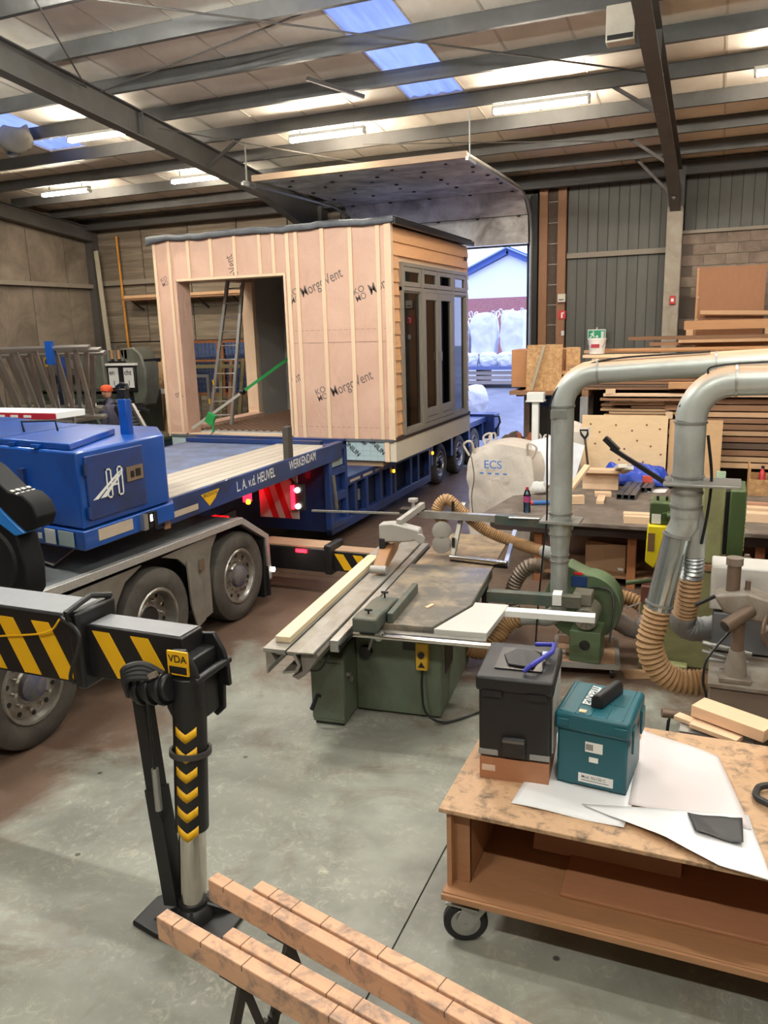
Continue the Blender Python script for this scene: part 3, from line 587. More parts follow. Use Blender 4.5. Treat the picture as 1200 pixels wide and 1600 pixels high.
# H emblem with a road swept through it
lx = -4.847
for y0, y1, z0, z1 in ((5.36, 5.375, 1.83, 2.09), (5.415, 5.43, 1.83, 2.09), (5.36, 5.43, 2.075, 2.09), (5.36, 5.43, 1.83, 1.845), (5.50, 5.515, 1.83, 2.09), (5.555, 5.57, 1.83, 2.09), (5.50, 5.57, 2.075, 2.09), (5.50, 5.57, 1.83, 1.845), (5.43, 5.50, 1.93, 1.945), (5.43, 5.50, 1.985, 2.0)):
    MB().bb(lx, lx + .003, y0, y1, z0, z1).build('emblem_stroke', WHITEP, tr)
for P in ([(5.18, 1.85), (5.24, 1.85), (5.55, 2.04), (5.58, 2.06), (5.50, 2.03)], [(5.27, 1.85), (5.34, 1.85), (5.56, 2.02), (5.58, 2.05)]):
    MB().prism(P, (lx, 0, 0), (0, 1, 0), (0, 0, 1), (.004, 0, 0)).build('emblem_sweep', WHITEP, tr)
PLATE = mat('beige_reflector', (186, 170, 150), .45)
MB().bb(-4.852, -4.844, 5.2, 5.64, 1.49, 1.59).build('reflector_plate', PLATE, tr)
MB().bb(-4.85, -4.8, 5.74, 5.80, 1.45, 1.6).build('lamp_body', ALU, tr); MB().bb(-4.85, -4.80, 5.82, 5.87, 1.46, 1.6).build('lamp_case', BLK, tr); MB().bb(-4.80, -4.797, 5.83, 5.86, 1.52, 1.58).build('side_lamp', WHL, tr); MB().bb(-4.85, -4.79, 5.88, 5.92, 1.44, 1.6).build('lamp_guard', BLK, tr)
for x, w_, m_ in ((-5.28, .14, WHITEP), (-5.07, .2, mat('pale_plate', (170, 186, 184), .4))):
    yy = 5.03 + (-4.85 - x) * .162 - .012; MB().box((x, yy, 1.53), (w_, .006, .13), rz=-.16).build('type_plate', m_, tr)
MB().box((-5.42, 5.11, 1.52), (.05, .006, .05), rz=-.16).build('round_sticker', WHITEP, tr)
MB().bb(-5.62, -5.56, 5.14, 5.2, 1.85, 2.1).build('lock_rod', NAVY, tr)
# gooseneck deck
MB().bb(-7.55, -5.0, 6.2, 10.4, 1.42, 1.585).build('neck_frame', NAVY, tr)
MB().bb(-7.4, -5.92, 6.6, 10.35, 1.585, 1.60).build('deck_plate', mat('worn_blue_plate', (110, 128, 168), .5, .2, .18, 4, (92, 100, 122), .5, 3), tr)
PLK = wood('weathered_deck_plank', (176, 166, 152), .8, stretch=(14, 1.2, 14))
for k in range(6): MB().bb(-5.9 + .148 * k, -5.9 + .148 * k + .14, 6.35, 10.1, 1.585, 1.612).build('deck_plank', PLK, tr)
MB().prism([(6.1, 1.36), (10.3, 1.40), (10.3, 1.64), (6.1, 1.62)], (GX - .05, 0, 0), (0, 1, 0), (0, 0, 1), (.05, 0, 0)).build('neck_side_rail', NAVY, tr, bev=.008)
MB().bb(-7.5, -5.2, 10.1, 10.2, 1.6, 1.66).bb(-7.5, -4.97, 10.38, 10.48, 1.58, 1.66).build('head_rail', NAVY, tr)
MB().bb(-7.4, -6.0, 6.62, 6.9, 1.6, 1.68).build('black_rack', BLK, tr)
for k in range(14): MB().bar((-7.0 + .05 * k, 7.1, 1.605), (-6.7 + .05 * k, 7.55, 1.605), .012, .008).build('grip_rib', GREYD, tr)
text('side_lettering', 'L. A. v.d. HEUVEL', .165, (GX, 7.52, 1.455), (0, 1, .03), (0, 0, 1), WHITEP, tr, squeeze=.71, slim=.012)
text('side_lettering', 'WERKENDAM', .165, (GX, 8.74, 1.49), (0, 1, .03), (0, 0, 1), WHITEP, tr, squeeze=.71, slim=.012)
MB().prism([(6.84, 1.555), (7.18, 1.565), (7.10, 1.48), (6.98, 1.41)], (GX + .001, 0, 0), (0, 1, 0), (0, 0, 1), (.003, 0, 0)).build('yellow_badge', YEL, tr)
text('badge_lettering', 'BROSHUIS', .056, (GX + .003, 6.88, 1.512), (0, 1, .03), (0, 0, 1), BLK, tr, slim=.006)
MB().bb(GX, GX + .003, 6.30, 6.78, 1.42, 1.48).build('reflective_tape', PLATE, tr)
MB().bar((GX + .01, 6.26, 1.62), (GX + .01, 6.24, 1.34), .09, .012, (1, 0, 0)).build('hanging_strap', mat('tan_strap', (150, 112, 84), .8), tr)
MB().bb(-5.06, -4.98, 8.8, 8.92, 1.6, 2.03).build('stake', mat('dark_stake', (70, 64, 58), .7), tr, bev=.006)
MB().bb(-5.30, -5.20, 6.12, 6.2, 2.2, 2.62).build('blue_mast', BLUE, tr, bev=.01); MB().bb(-5.295, -5.205, 6.125, 6.195, 2.62, 2.71).build('mast_cap', BLK, tr); MB().tube([(-5.32, 6.16, 2.70), (-5.32, 6.16, 2.73), (-5.26, 6.16, 2.76), (-5.20, 6.16, 2.75), (-5.19, 6.16, 2.71)], .018, 8).build('mast_hook', BLK, tr)
MB().cyl((GX + .0, 7.72, 1.30), (GX + .03, 7.72, 1.30), .03, n=10).build('amber_marker', AMB, tr)
MB().bb(-5.4, -5.2, 7.5, 7.7, 1.05, 1.12).build('red_lettered_lamp', mat('dim_red_lens', (150, 20, 24), .3, emit=(200, 10, 16), es=2), tr)
# bulkhead at the step down
MB().bb(-7.4, -5.06, 10.05, 10.5, .35, 1.6).build('bulkhead', NAVY, tr)
bh = MB()
for y0, y1, z0, z1 in ((9.9, 10.0, .42, 1.64), (10.42, 10.5, .42, 1.64), (10.0, 10.42, 1.52, 1.64), (10.0, 10.42, 1.18, 1.28), (10.0, 10.42, .80, .92), (10.0, 10.42, .42, .5)): bh.bb(-5.06, -4.97, y0, y1, z0, z1)
bh.build('bulkhead_frame', NAVY, tr, bev=.006)
MB().bar((-4.95, 9.98, 1.2), (-4.95, 10.05, .7), .04, .03).build('bulkhead_lever', GREYP, tr)
MB().bb(-5.03, -5.0, 10.05, 10.4, 1.3, 1.5).build('bulkhead_plate', mat('pale_plate', (170, 186, 184), .4), tr)
# low bed
LX = -5.22
MB().bb(-7.5, -5.5, 10.5, 19.4, .55, .9).build('bed_body', mat('dark_navy', (24, 32, 54), .6), tr)
MB().bb(-7.5, LX, 10.5, 14.9, .84, .98).build('bed_top_rail', NAVY, tr, bev=.006)
MB().bb(LX - .1, LX, 10.4, 14.9, .2, .34).build('bed_bottom_rail', NAVY, tr, bev=.006)
for y in (10.45, 11.25, 11.7, 12.3, 12.75, 12.95, 13.75, 14.15, 14.8): MB().bb(LX - .1, LX, y, y + .1, .34, .84).build('bed_post', NAVY, tr)
MB().bb(-5.5, LX - .12, 10.5, 14.9, .3, .84).build('bed_locker', mat('dark_navy', (24, 32, 54), .6), tr)
for y in (10.6, 11.1, 11.6, 12.1): MB().bb(LX, LX + .003, y, y + .38, .88, .92).build('reflective_tape', PLATE, tr)
for y, z in ((10.5, .55), (12.9, .75), (15.0, .75)): MB().cyl((LX, y, z), (LX + .025, y, z), .03, n=10).build('amber_marker', AMB, tr)
for y in (11.42, 11.55): MB().bb(LX - .11, LX - .08, y, y + .08, .5, .68).build('control_switch', GALV, tr)
MB().bb(-7.6, -5.2, 14.9, 19.3, .92, 1.04).build('rear_deck', NAVY, tr)
for y in (15.0, 16.3, 17.6, 18.75): MB().bb(-5.6, LX, y - .06, y + .06, .5, .92).build('wheel_arch_post', NAVY, tr)
for y in (15.65, 16.98, 18.2): wheel(y, tr, x=-5.26, r=.43, wd=.26, hub=BLK)
MB().bb(-7.6, -5.0, 19.0, 19.5, .5, 1.1).build('tail_frame', NAVY, tr, bev=.02); MB().tube([(-5.0, 19.0, 1.05), (-4.9, 19.05, 1.05), (-4.88, 19.1, .9), (-4.98, 19.1, .7)], .025, 8).build('tail_loop', BLK, tr)
MB().bb(-5.0, -4.95, 19.1, 19.3, .55, .75).build('tail_lamp', BLK, tr)
MB().bb(-9.1, -5.05, 12.05, 12.3, .98, 1.07).build('timber_bearer', wood('pale_bearer', (170, 142, 112)), tr); MB().bb(-9.1, -5.05, 15.2, 15.5, 1.04, 1.07).build('timber_bearer', wood('pale_bearer', (170, 142, 112)), tr)
# ================================================================== TIMBER CABIN ON THE TRAILER
cb = thing('timber_cabin', 'unfinished timber cabin wrapped in pink membrane with battens and cladding', 'cabin', (-7, 14, 1.07))
def membrane_mat():
    m = mat('pink_membrane', (216, 178, 156), .75, 0, .05, 2.5, (204, 164, 142), .35, 1.2)
    nt = m.node_tree; b = nt.nodes['Principled BSDF']; v = _coords(nt, (1, 1, .45))
    bn = nt.nodes.new('ShaderNodeBump'); bn.inputs['Strength'].default_value = .55; bn.inputs['Distance'].default_value = .035
    nt.links.new(_noise(nt, v, 3.2, 4, .6, 1.5), bn.inputs['Height']); nt.links.new(bn.outputs[0], b.inputs['Normal']); return m
MEM = membrane_mat()
BAT = wood('pale_batten', (230, 200, 168), .86, stretch=(12, 12, 1.5), rnd=.05)
PLASTER = mat('grey_plasterboard', (176, 172, 166), .85, 0, .04, 2)
CY = 12.0
MB().bb(-9.25, -8.85, CY, CY + .34, 1.44, 4.80).build('corner_pier', MEM, cb)
MB().bb(-8.85, -6.66, CY, CY + .34, 4.13, 4.80).build('lintel_panel', MEM, cb)
MB().bb(-6.66, -4.84, CY, CY + .18, 1.42, 4.78).build('membrane_wall', MEM, cb)
MB().bb(-9.24, -8.96, CY + .34, 14.82, 4.2, 4.8).build('side_lintel', MEM, cb)
MB().bb(-9.24, -9.02, 14.86, 16.2, 1.44, 4.8).build('side_wall', MEM, cb)
MB().bb(-9.02, -9.0, 14.9, 16.0, 1.44, 4.7).build('plasterboard', PLASTER, cb)
MB().bb(-9.0, -4.9, 15.98, 16.2, 1.44, 4.78).build('rear_wall', PLASTER, cb)
MB().bb(-6.64, -4.9, CY + .18, CY + .2, 1.44, 4.7).build('plasterboard', PLASTER, cb)
MB().bb(-9.2, -4.9, CY + .05, 16.1, 4.62, 4.72).build('inner_ceiling', PLASTER, cb)
MB().bb(-9.26, -9.0, 14.74, 14.86, 1.44, 4.62).build('side_jamb', BAT, cb)
MB().bb(-9.24, -8.9, CY + .3, 14.8, 1.44, 1.54).build('side_sole_plate', wood('pinkish_plate', (206, 168, 148)), cb)
MB().bb(-8.87, -8.82, CY - .02, CY + .36, 1.44, 4.13).build('opening_jamb', MEM, cb)
MB().bb(-6.70, -6.66, CY - .02, CY + .3, 1.44, 4.13).build('opening_jamb', BAT, cb)
MB().bb(-8.82, -6.68, CY - .01, CY + .34, 4.10, 4.14).build('opening_head', BAT, cb)
MB().bb(-9.25, -6.6, CY - .02, CY + .12, 1.40, 1.46).build('sill_board', BAT, cb)
me = MB().bb(-.028, .028, -.024, 0, 0, 1).mesh('batten'); me.materials.append(BAT)
sp = [((x, CY, 1.44), (0, 0, 0), (1, 1, 3.36)) for x in (-9.235, -8.93)] + [((x, CY, 4.14), (0, 0, 0), (1, 1, .66)) for x in (-8.53, -8.07, -7.60, -7.12, -6.86)]
sp += [((x, CY, 1.43), (0, 0, 0), (1.15, 1, 3.35)) for x in (-6.60, -6.44, -5.97, -5.48, -5.01, -4.86)]
copies(me, 'batten', BAT, cb, sp)
SEAM = mat('membrane_seam', (176, 142, 124), .8)
for z in (3.2, 1.62):
    k = 0; x = -6.55
    while x < -4.9: MB().bb(x, x + .07, CY - .003, CY, z, z + .009).build('seam_dash', SEAM, cb); x += .1
MB().bb(-6.62, -4.86, CY - .006, CY, 3.0, 3.012).build('membrane_lap', SEAM, cb)
INK = mat('print_ink', (112, 98, 90), .8)
def print_(body, x, z, ang, size, squeeze=.82, y=None):
    a = R(ang); text('membrane_print', body, size, (x, (CY if y is None else y) - .001, z), (math.cos(a), 0, math.sin(a)), (-math.sin(a), 0, math.cos(a)), INK, cb, slim=.003, squeeze=squeeze)
def logo(x, z, ang, s=.11):
    a = R(ang); print_('KO', x - math.sin(a) * s * .8, z + math.cos(a) * s * .8, ang, s, 1.0); print_('MO', x, z, ang, s, .85)
print_('MorgoVent', -6.37, 3.73, 22, .235, .74); logo(-6.58, 3.63, 22, .14)
print_('Mor', -5.16, 3.72, 22, .235, .74); logo(-5.40, 3.62, 22, .14)
print_('MorgoVent', -5.90, 2.12, 22, .235, .74); logo(-6.16, 2.04, 22, .14)
print_('ent', -6.63, 2.33, 22, .235, .6)
print_('oVent', -7.55, 4.16, 110, .23, .62); logo(-9.12, 4.02, 200, -.1); print_('Mo', -8.92, 2.22, 202, .17, .7)
# roof felt
FELT = mat('grey_roof_felt', (104, 108, 112), .6, 0, .12, 5, (84, 86, 90), .4, 3, .3, 20)
MB().bb(-9.34, -4.74, CY - .04, 16.26, 4.80, 4.86).build('roof_deck', FELT, cb, bev=.01)
r2 = random.Random(3); wob = [r2.uniform(-.02, .02) for _ in range(40)]
def felt(a, b):
    x = -9.36 + 4.63 * a; i = int(a * 36); h = 4.865 + .010 * math.sin(a * 19) + wob[i] * .5
    return (x, CY - .05 - .02 * math.sin(b * 3) - .012 * math.sin(a * 31), h - .095 * b - (.05 * max(0, 1 - a * 14) if b > .5 else 0))
MB().grid(felt, 36, 4).build('felt_edge', FELT, cb, thick=.008)
MB().grid(lambda a, b: (-9.36 + 4.63 * a, CY - .05 + 4.3 * b, 4.868 + (.010 * math.sin(a * 19) + wob[int(a * 36)] * .5) * (1 - b)), 36, 6).build('felt_sheet', FELT, cb, thick=.008)
MB().bb(-4.76, -4.70, CY - .04, 16.27, 4.76, 4.84).build('roof_edge_trim', BLK, cb)
# weatherboards on the gable
CED = wood('fresh_weatherboard', (222, 170, 124), .82, stretch=(12, 1.6, 12), rnd=.09)
def board(y0, y1, z, h=.212, t=.022):
    MB().prism([(0, 0), (.045, 0), (.022, h), (0, h)], (-4.85, y0, z), (1, 0, 0), (0, 0, 1), (0, y1 - y0, 0)).build('weatherboard', CED, cb)
MB().bb(-4.95, -4.85, 12.19, 12.38, 1.44, 4.76).bb(-4.95, -4.85, 15.98, 16.2, 1.44, 4.76).bb(-4.95, -4.85, 12.3, 16.0, 4.22, 4.76).build('gable_core', BAT, cb)
for k in range(16):
    z = 1.48 + .203 * k
    if z > 4.15: board(12.06, 16.2, z, min(.212, 4.78 - z))
    else: board(12.06, 12.36, z); board(15.98, 16.2, z)
MB().bb(-4.9, -4.79, 11.975, 12.07, 1.43, 4.78).build('corner_board', BAT, cb)
MB().box((-4.79, 15.95, 4.5), (.02, .12, .07)).build('dark_bracket', mat('rusty_dark', (60, 38, 26), .8), cb)
# glazed screen with double doors
TAU = mat('taupe_joinery', (140, 132, 118), .5, 0, .04, 2); CGL = glass('cabin_glass', (208, 216, 212), .62)
MB().bb(-4.86, -4.76, 12.36, 15.98, 1.46, 1.54).build('screen_sill', TAU, cb)
MB().bb(-4.86, -4.76, 12.36, 15.98, 4.17, 4.23).build('screen_head', TAU, cb); MB().bb(-4.85, -4.77, 12.36, 15.98, 3.79, 3.85).build('transom', TAU, cb)
for y in (12.36, 13.29, 15.03, 15.9): MB().bb(-4.86, -4.765, y, y + .08, 1.54, 4.17).build('mullion', TAU, cb)
MB().bb(-4.85, -4.77, 14.15, 14.21, 3.85, 4.17).build('mullion', TAU, cb)
def sash(nm, y0, y1, z0, z1, fw, x=-4.77, bot=None):
    bt = fw if bot is None else bot
    f = MB().bb(x - .06, x, y0, y0 + fw, z0, z1).bb(x - .06, x, y1 - fw, y1, z0, z1).bb(x - .06, x, y0 + fw, y1 - fw, z0, z0 + bt).bb(x - .06, x, y0 + fw, y1 - fw, z1 - fw, z1).build(nm, TAU, cb, bev=.004)
    MB().bb(x - .035, x - .029, y0 + fw, y1 - fw, z0 + bt, z1 - fw).build('pane', CGL, f); return f
for a, c in ((12.44, 13.29), (13.37, 14.15), (14.21, 15.03), (15.11, 15.9)): sash('top_light', a + .01, c - .01, 3.86, 4.165, .075)
sash('side_light', 12.44, 13.29, 1.54, 3.79, .03, -4.79); sash('side_light', 15.11, 15.9, 1.54, 3.79, .03, -4.79)
for a, c in ((13.375, 14.195), (14.205, 15.025)):
    d = sash('door_leaf', a, c, 1.55, 3.785, .12, -4.765, .24)
    MB().bb(-4.766, -4.76, a + .16, c - .16, 1.64, 1.65).build('rail_groove', BLK, d)
for y in (14.16, 14.24): MB().box((-4.745, y, 2.68), (.03, .025, .16)).build('door_handle', ALU, cb)
# base
MB().bb(-4.86, -4.78, 12.0, 16.2, 1.40, 1.47).build('damp_course', mat('dark_brown_strip', (74, 58, 48), .8), cb)
MB().bb(-4.9, -4.79, 12.0, 16.2, 1.07, 1.40).build('base_fascia', mat('cream_fascia', (214, 204, 184), .7, 0, .04), cb)
MB().bb(-9.2, -4.9, 12.02, 16.15, 1.07, 1.42).build('floor_slab', mat('pale_board', (190, 180, 160), .8), cb)
FOIL = mat('foil_insulation', (186, 206, 208), .45, .1, .05, 4)
MB().bb(-9.2, -4.9, 11.99, 12.02, 1.08, 1.40).build('insulation_board', FOIL, cb); MB().bb(-9.2, -4.82, 11.96, 12.02, 1.40, 1.44).build('sole_strip', FELT, cb)
for k in range(8): MB().bb(-5.9 + .13 * k, -5.896 + .13 * k, 11.987, 11.99, 1.08, 1.40).build('foil_line', mat('foil_grid', (150, 172, 176), .5), cb)
for z in (1.16, 1.24, 1.32): MB().bb(-5.9, -4.9, 11.987, 11.99, z, z + .004).build('foil_line', mat('foil_grid', (150, 172, 176), .5), cb)
for x, z, a, b_ in ((-5.72, 1.36, -42, 'UNILIN'), (-5.27, 1.40, -42, 'UNILIN')):
    r_ = R(a); text('insulation_print', b_, .115, (x, 11.986, z), (math.cos(r_), 0, math.sin(r_)), (-math.sin(r_), 0, math.cos(r_)), BLK, cb, slim=.012, squeeze=.9)
for k in range(2):
    for j in range(3): MB().box((-5.80 + .42 * k + .02 * j, 11.984, 1.355 - .02 * j + .04 * k), (.07, .003, .012), ry=R(-10)).build('print_mark', BLK, cb)
MB().bb(-4.98, -4.9, 11.97, 12.02, 1.07, 1.40).build('corner_post', BAT, cb)
# reinforcing mesh on the cabin floor
MESHB = mat('rusty_mesh', (122, 92, 72), .7, .3); FLO = mat('pale_floor_film', (206, 200, 192), .6, 0, .2, 9)
MB().bb(-8.85, -4.95, 12.36, 15.95, 1.42, 1.45).build('floor_film', FLO, cb)
b = MB()
for k in range(27): b.bb(-8.85 + .15 * k, -8.835 + .15 * k, 12.36, 15.9, 1.47, 1.485)
for k in range(24): b.bb(-8.85, -4.95, 12.4 + .15 * k, 12.415 + .15 * k, 1.485, 1.50)
o = b.build('reinforcing_mesh', MESHB, cb); o['kind'] = 'stuff'
MB().box((-8.35, 15.95, 2.85), (.1, .02, .12)).build('socket_box', BLK, cb)
# ---- ladder standing in the cabin
def ladder(name, label, p0, p1, q0, q1, n, rail=.055, cat='ladder', group=None, wd=.025, flat=0):
    """p0,p1 feet of the two rails, q0,q1 their tops"""
    p0, p1, q0, q1 = map(Vector, (p0, p1, q0, q1)); t = thing(name, label, cat, (p0 + p1) / 2, 0, group)
    side = (p1 - p0).normalized(); nrm = (q0 - p0).cross(side).normalized()
    for a, b_ in ((p0, q0), (p1, q1)): MB().bar(a, b_, wd, rail, nrm).build('rail', ALU, t)
    for k in range(n):
        f = (k + .7) / (n + .4)
        if flat: MB().bar(p0 + (q0 - p0) * f, p1 + (q1 - p1) * f, flat, .03, nrm).build('rung', ALU, t); continue
        MB().cyl(p0 + (q0 - p0) * f, p1 + (q1 - p1) * f, .014, n=8).build('rung', ALU, t)
    return t
lt = ladder('aluminium_ladder', 'tall aluminium ladder leaning inside the cabin opening', (-8.99, 12.9, 1.50), (-8.57, 13.0, 1.50), (-8.52, 13.25, 4.45), (-8.24, 13.3, 4.45), 11, .085, wd=.05)
for p in ((-8.96, 12.9, 1.95), (-8.88, 12.95, 2.3)): MB().box((p[0] + .03, p[1] - .04, p[2]), (.03, .003, .1)).build('yellow_label', YEL, lt)
# ---- lashing strap
GREEN = mat('green_webbing', (40, 148, 74), .6, 0, .08, 20); STRP = mat('grey_webbing', (176, 172, 160), .7)
st = thing('lashing_strap', 'green ratchet lashing strap stretched from the trailer into the cabin', 'strap', (-8.39, 11.5, 1.6))
A = Vector((-8.39, 11.5, 1.61)); Bp = Vector((-7.26, 13.0, 2.72)); d = Bp - A
MB().bar(A, A + d * .52, .012, .045).build('grey_strap', STRP, st); MB().bar(A + d * .5, Bp, .012, .05).build('green_strap', GREEN, st)
MB().cyl(A + d * .51 - Vector((.04, 0, 0)), A + d * .51 + Vector((.04, 0, 0)), .05, n=12).build('buckle', BLK, st)
rc = A + d * .12 + Vector((.14, 0, .02))
MB().box(rc, (.16, .07, .2), ry=.5).build('ratchet', GREEN, st, bev=.01); MB().box(rc + Vector((.05, -.02, -.12)), (.03, .03, .22)).build('strap_tail', GREEN, st); MB().tube(bez([rc + Vector((.02, 0, -.1)), rc + Vector((.04, -.02, -.22)), rc + Vector((-.02, 0, -.27))], 5), .012, 6).build('hook', GALV, st)
# ================================================================== PANEL SAW
GRN = mat('sage_machine_paint', (104, 118, 98), .5, 0, .08, 3, (86, 90, 76), .45, 1.6)
DGRN = mat('dark_green_casting', (70, 84, 78), .45, .1, .12, 6, (100, 96, 84), .35, 5)
EXTR = mat('aluminium_extrusion', (178, 178, 174), .36, .6, .08, 5, (150, 144, 134), .4, 3)
CAST = mat('cast_table', (116, 112, 106), .36, .3, .2, 6, (184, 166, 142), .16, 3.6)
SAWD = mat('sawdusty_ply', (158, 134, 104), .7, 0, .2, 6, (98, 86, 74), .5, 3)
BROWN = mat('brown_hose', (168, 132, 92), .6, 0, .08, 6)
GUARD = mat('dusty_guard', (168, 164, 158), .45, 0, .08, 5)
PINE = wood('pine', (222, 186, 152), .84, rnd=.07); PINEY = wood('pine_lengthwise', (232, 212, 176), .86, stretch=(12, 1.4, 12), rnd=.05)
sw = thing('panel_saw', 'green sliding table panel saw with grey aluminium carriage', 'machine', (-2.6, 5.0, 0), R(5.5), world=False)
# sliding carriage: two decks with grooves, lips and the ribbed underside seen at its end
MB().bb(-.45, -.27, -.15, 3.2, .87, .90).bb(-.26, -.17, -.15, 3.2, .875, .892).build('carriage_deck', EXTR, sw)
MB().prism([(-.165, .90), (-.04, .905), (-.035, .895), (-.165, .888)], (0, -.17, 0), (1, 0, 0), (0, 0, 1), (0, 3.37, 0)).build('carriage_wing', EXTR, sw)
MB().bb(-.165, -.155, -.15, 3.2, .86, .895).bb(-.265, -.26, -.15, 3.2, .86, .895).build('carriage_groove', BLK, sw)
MB().prism([(-.44, .87), (-.40, .87), (-.36, .80), (-.42, .74), (-.43, .69), (-.44, .70)], (0, -.13, 0), (1, 0, 0), (0, 0, 1), (0, 3.3, 0)).build('carriage_rib', EXTR, sw)
MB().prism([(-.36, .87), (-.20, .87), (-.16, .78), (-.19, .72), (-.30, .70), (-.31, .715), (-.21, .735), (-.185, .78), (-.22, .85), (-.35, .85)], (0, -.13, 0), (1, 0, 0), (0, 0, 1), (0, 3.3, 0)).build('carriage_profile', EXTR, sw)
MB().prism([(-.16, .87), (-.03, .88), (-.02, .86), (-.13, .70), (-.19, .66), (-.24, .68), (-.2, .70), (-.15, .73)], (0, -.12, 0), (1, 0, 0), (0, 0, 1), (0, 3.3, 0)).build('carriage_beam', GREYP, sw)
MB().bb(-.02, .05, .12, 3.0, .80, .895).build('fixed_guide', EXTR, sw, bev=.004); MB().bb(.052, .066, .12, 3.0, .82, .86).build('guide_groove', BLK, sw)
MB().tube(bez([(-.02, .1, .78), (-.08, .05, .68), (-.18, .1, .64), (-.24, .2, .66)], 5), .008, 6).build('loose_cable', BLK, sw)
MB().prism([(.07, .55), (.68, .55), (.88, 1.12), (.88, 2.2), (.07, 2.2)], (0, 0, .80), (1, 0, 0), (0, 1, 0), (0, 0, .10)).build('main_table', CAST, sw, bev=.006)
MB().bb(.88, .885, 1.14, 2.19, .81, .89).build('table_edge', DGRN, sw)
MB().prism([(.70, .52), (1.12, .52), (1.19, 1.2), (.90, 1.2), (.90, 1.1)], (0, 0, .85), (1, 0, 0), (0, 1, 0), (0, 0, .047)).build('extension_leaf', mat('pale_leaf', (204, 202, 196), .45, .2, .05), sw, bev=.004)
MB().bb(1.15, 1.9, 1.06, 1.16, .84, .89).build('outrigger_rail', WHITEP, sw); MB().bb(.9, 1.75, 1.78, 1.88, .70, .80).build('support_rail', DGRN, sw); MB().bb(1.5, 1.58, 1.76, 1.9, .72, .82).build('rail_clamp', WHITEP, sw)
MB().bb(.08, .86, 2.25, 3.6, .83, .86).build('outfeed_board', SAWD, sw); MB().bb(.76, .82, 2.3, 2.36, .30, .83).build('outfeed_leg', BLK, sw); MB().bb(.14, .2, 3.4, 3.46, 0, .83).build('outfeed_leg', BLK, sw)
# cabinet
MB().bb(-.04, .70, .75, 1.95, .02, .80).build('cabinet', GRN, sw, bev=.012)
MB().prism([(.44, .02), (1.35, .02), (1.35, .66), (.62, .66), (.44, .60)], (-.33, 0, 0), (0, 1, 0), (0, 0, 1), (.29, 0, 0)).build('side_cabinet', GRN, sw, bev=.02)
MB().bb(-.31, -.06, .46, 1.3, 0, .03).bb(0, .66, .8, 1.9, 0, .03).build('plinth', BLK, sw)
MB().bb(-.325, -.045, .433, .440, .06, .56).build('access_door', GRN, sw, bev=.004)
MB().cyl((-.25, .43, .26), (-.25, .38, .30), .012, n=8).build('lever', BLK, sw); MB().cyl((-.25, .38, .30), (-.30, .36, .17), .014, .02, n=8).build('lever_grip', BLK, sw)
MB().lathe([(.03, 0), (.03, .012), (.022, .012), (.022, 0)], (-.036, .60, .36), (1, 0, 0), 16, caps=False).build('lock_ring', GALV, sw); MB().cyl((-.04, .52, .44), (-.01, .52, .44), .018, n=10).build('lock_bolt', GALV, sw)
MB().bb(.38, .50, .742, .752, .60, .70).build('control_window', BLK, sw)
swt = MB().bb(.505, .605, .67, .75, .46, .70).build('switch_box', mat('yellow_switch', (214, 168, 42), .5, 0, .1), sw, bev=.01)
MB().cyl((.555, .668, .60), (.555, .655, .60), .028, n=14).build('stop_ring', BLK, swt); MB().prism([(-.03, 0), (.03, 0), (0, .05)], (.555, .669, .49), (1, 0, 0), (0, 0, 1), (0, -.004, 0)).build('warning_sign', BLK, swt)
MB().tube(bez([(.555, .70, .46), (.56, .66, .30), (.60, .62, .12), (.74, .66, .03), (.95, .9, .012), (1.0, .98, .012)], 6), .010, 8).build('mains_cable', BLK, sw)
MB().bb(.70, .705, .9, 1.2, .35, .72).build('side_slot', BLK, sw); 
for k in range(5): MB().bb(.70, .708, 1.3, 1.6, .45 + .05 * k, .465 + .05 * k).build('vent_slot', GRN, sw)
MB().cyl((.06, .70, .56), (.06, .76, .56), .055, n=16).build('hand_knob', BLK, sw); MB().cyl((.10, .69, .60), (.16, .66, .76), .012, n=8).build('crank', GALV, sw)
# rip fence on its round bar
MB().cyl((.05, .42, .835), (1.72, .42, .835), .024, n=14).build('fence_bar', CHROME, sw); MB().bb(.1, 1.12, .46, .52, .815, .855).build('fence_rail', EXTR, sw)
MB().cyl((.28, .46, .835), (.28, .40, .835), .035, n=12).build('bar_bracket', GALV, sw)
MB().prism([(.30, .0), (.95, .0), (.95, .08), (.80, .10), (.62, .10), (.42, .12), (.30, .12)], (.10, 0, .90), (0, 1, 0), (0, 0, 1), (.20, 0, 0)).build('fence_head', DGRN, sw, bev=.015)
MB().bb(.31, .36, .55, 1.35, .90, .985).build('fence_plate', DGRN, sw, bev=.006)
for x, y in ((.20, .42), (.2, .86)): MB().cyl((x, y, 1.0), (x, y, 1.05), .008, n=8).cyl((x - .03, y, 1.05), (x + .03, y, 1.05), .01, n=8).build('wing_screw', BLK, sw)
MB().box((.55, 1.0, .905), (.03, .1, .012), rz=-.4).build('offcut_chip', PINE, sw)
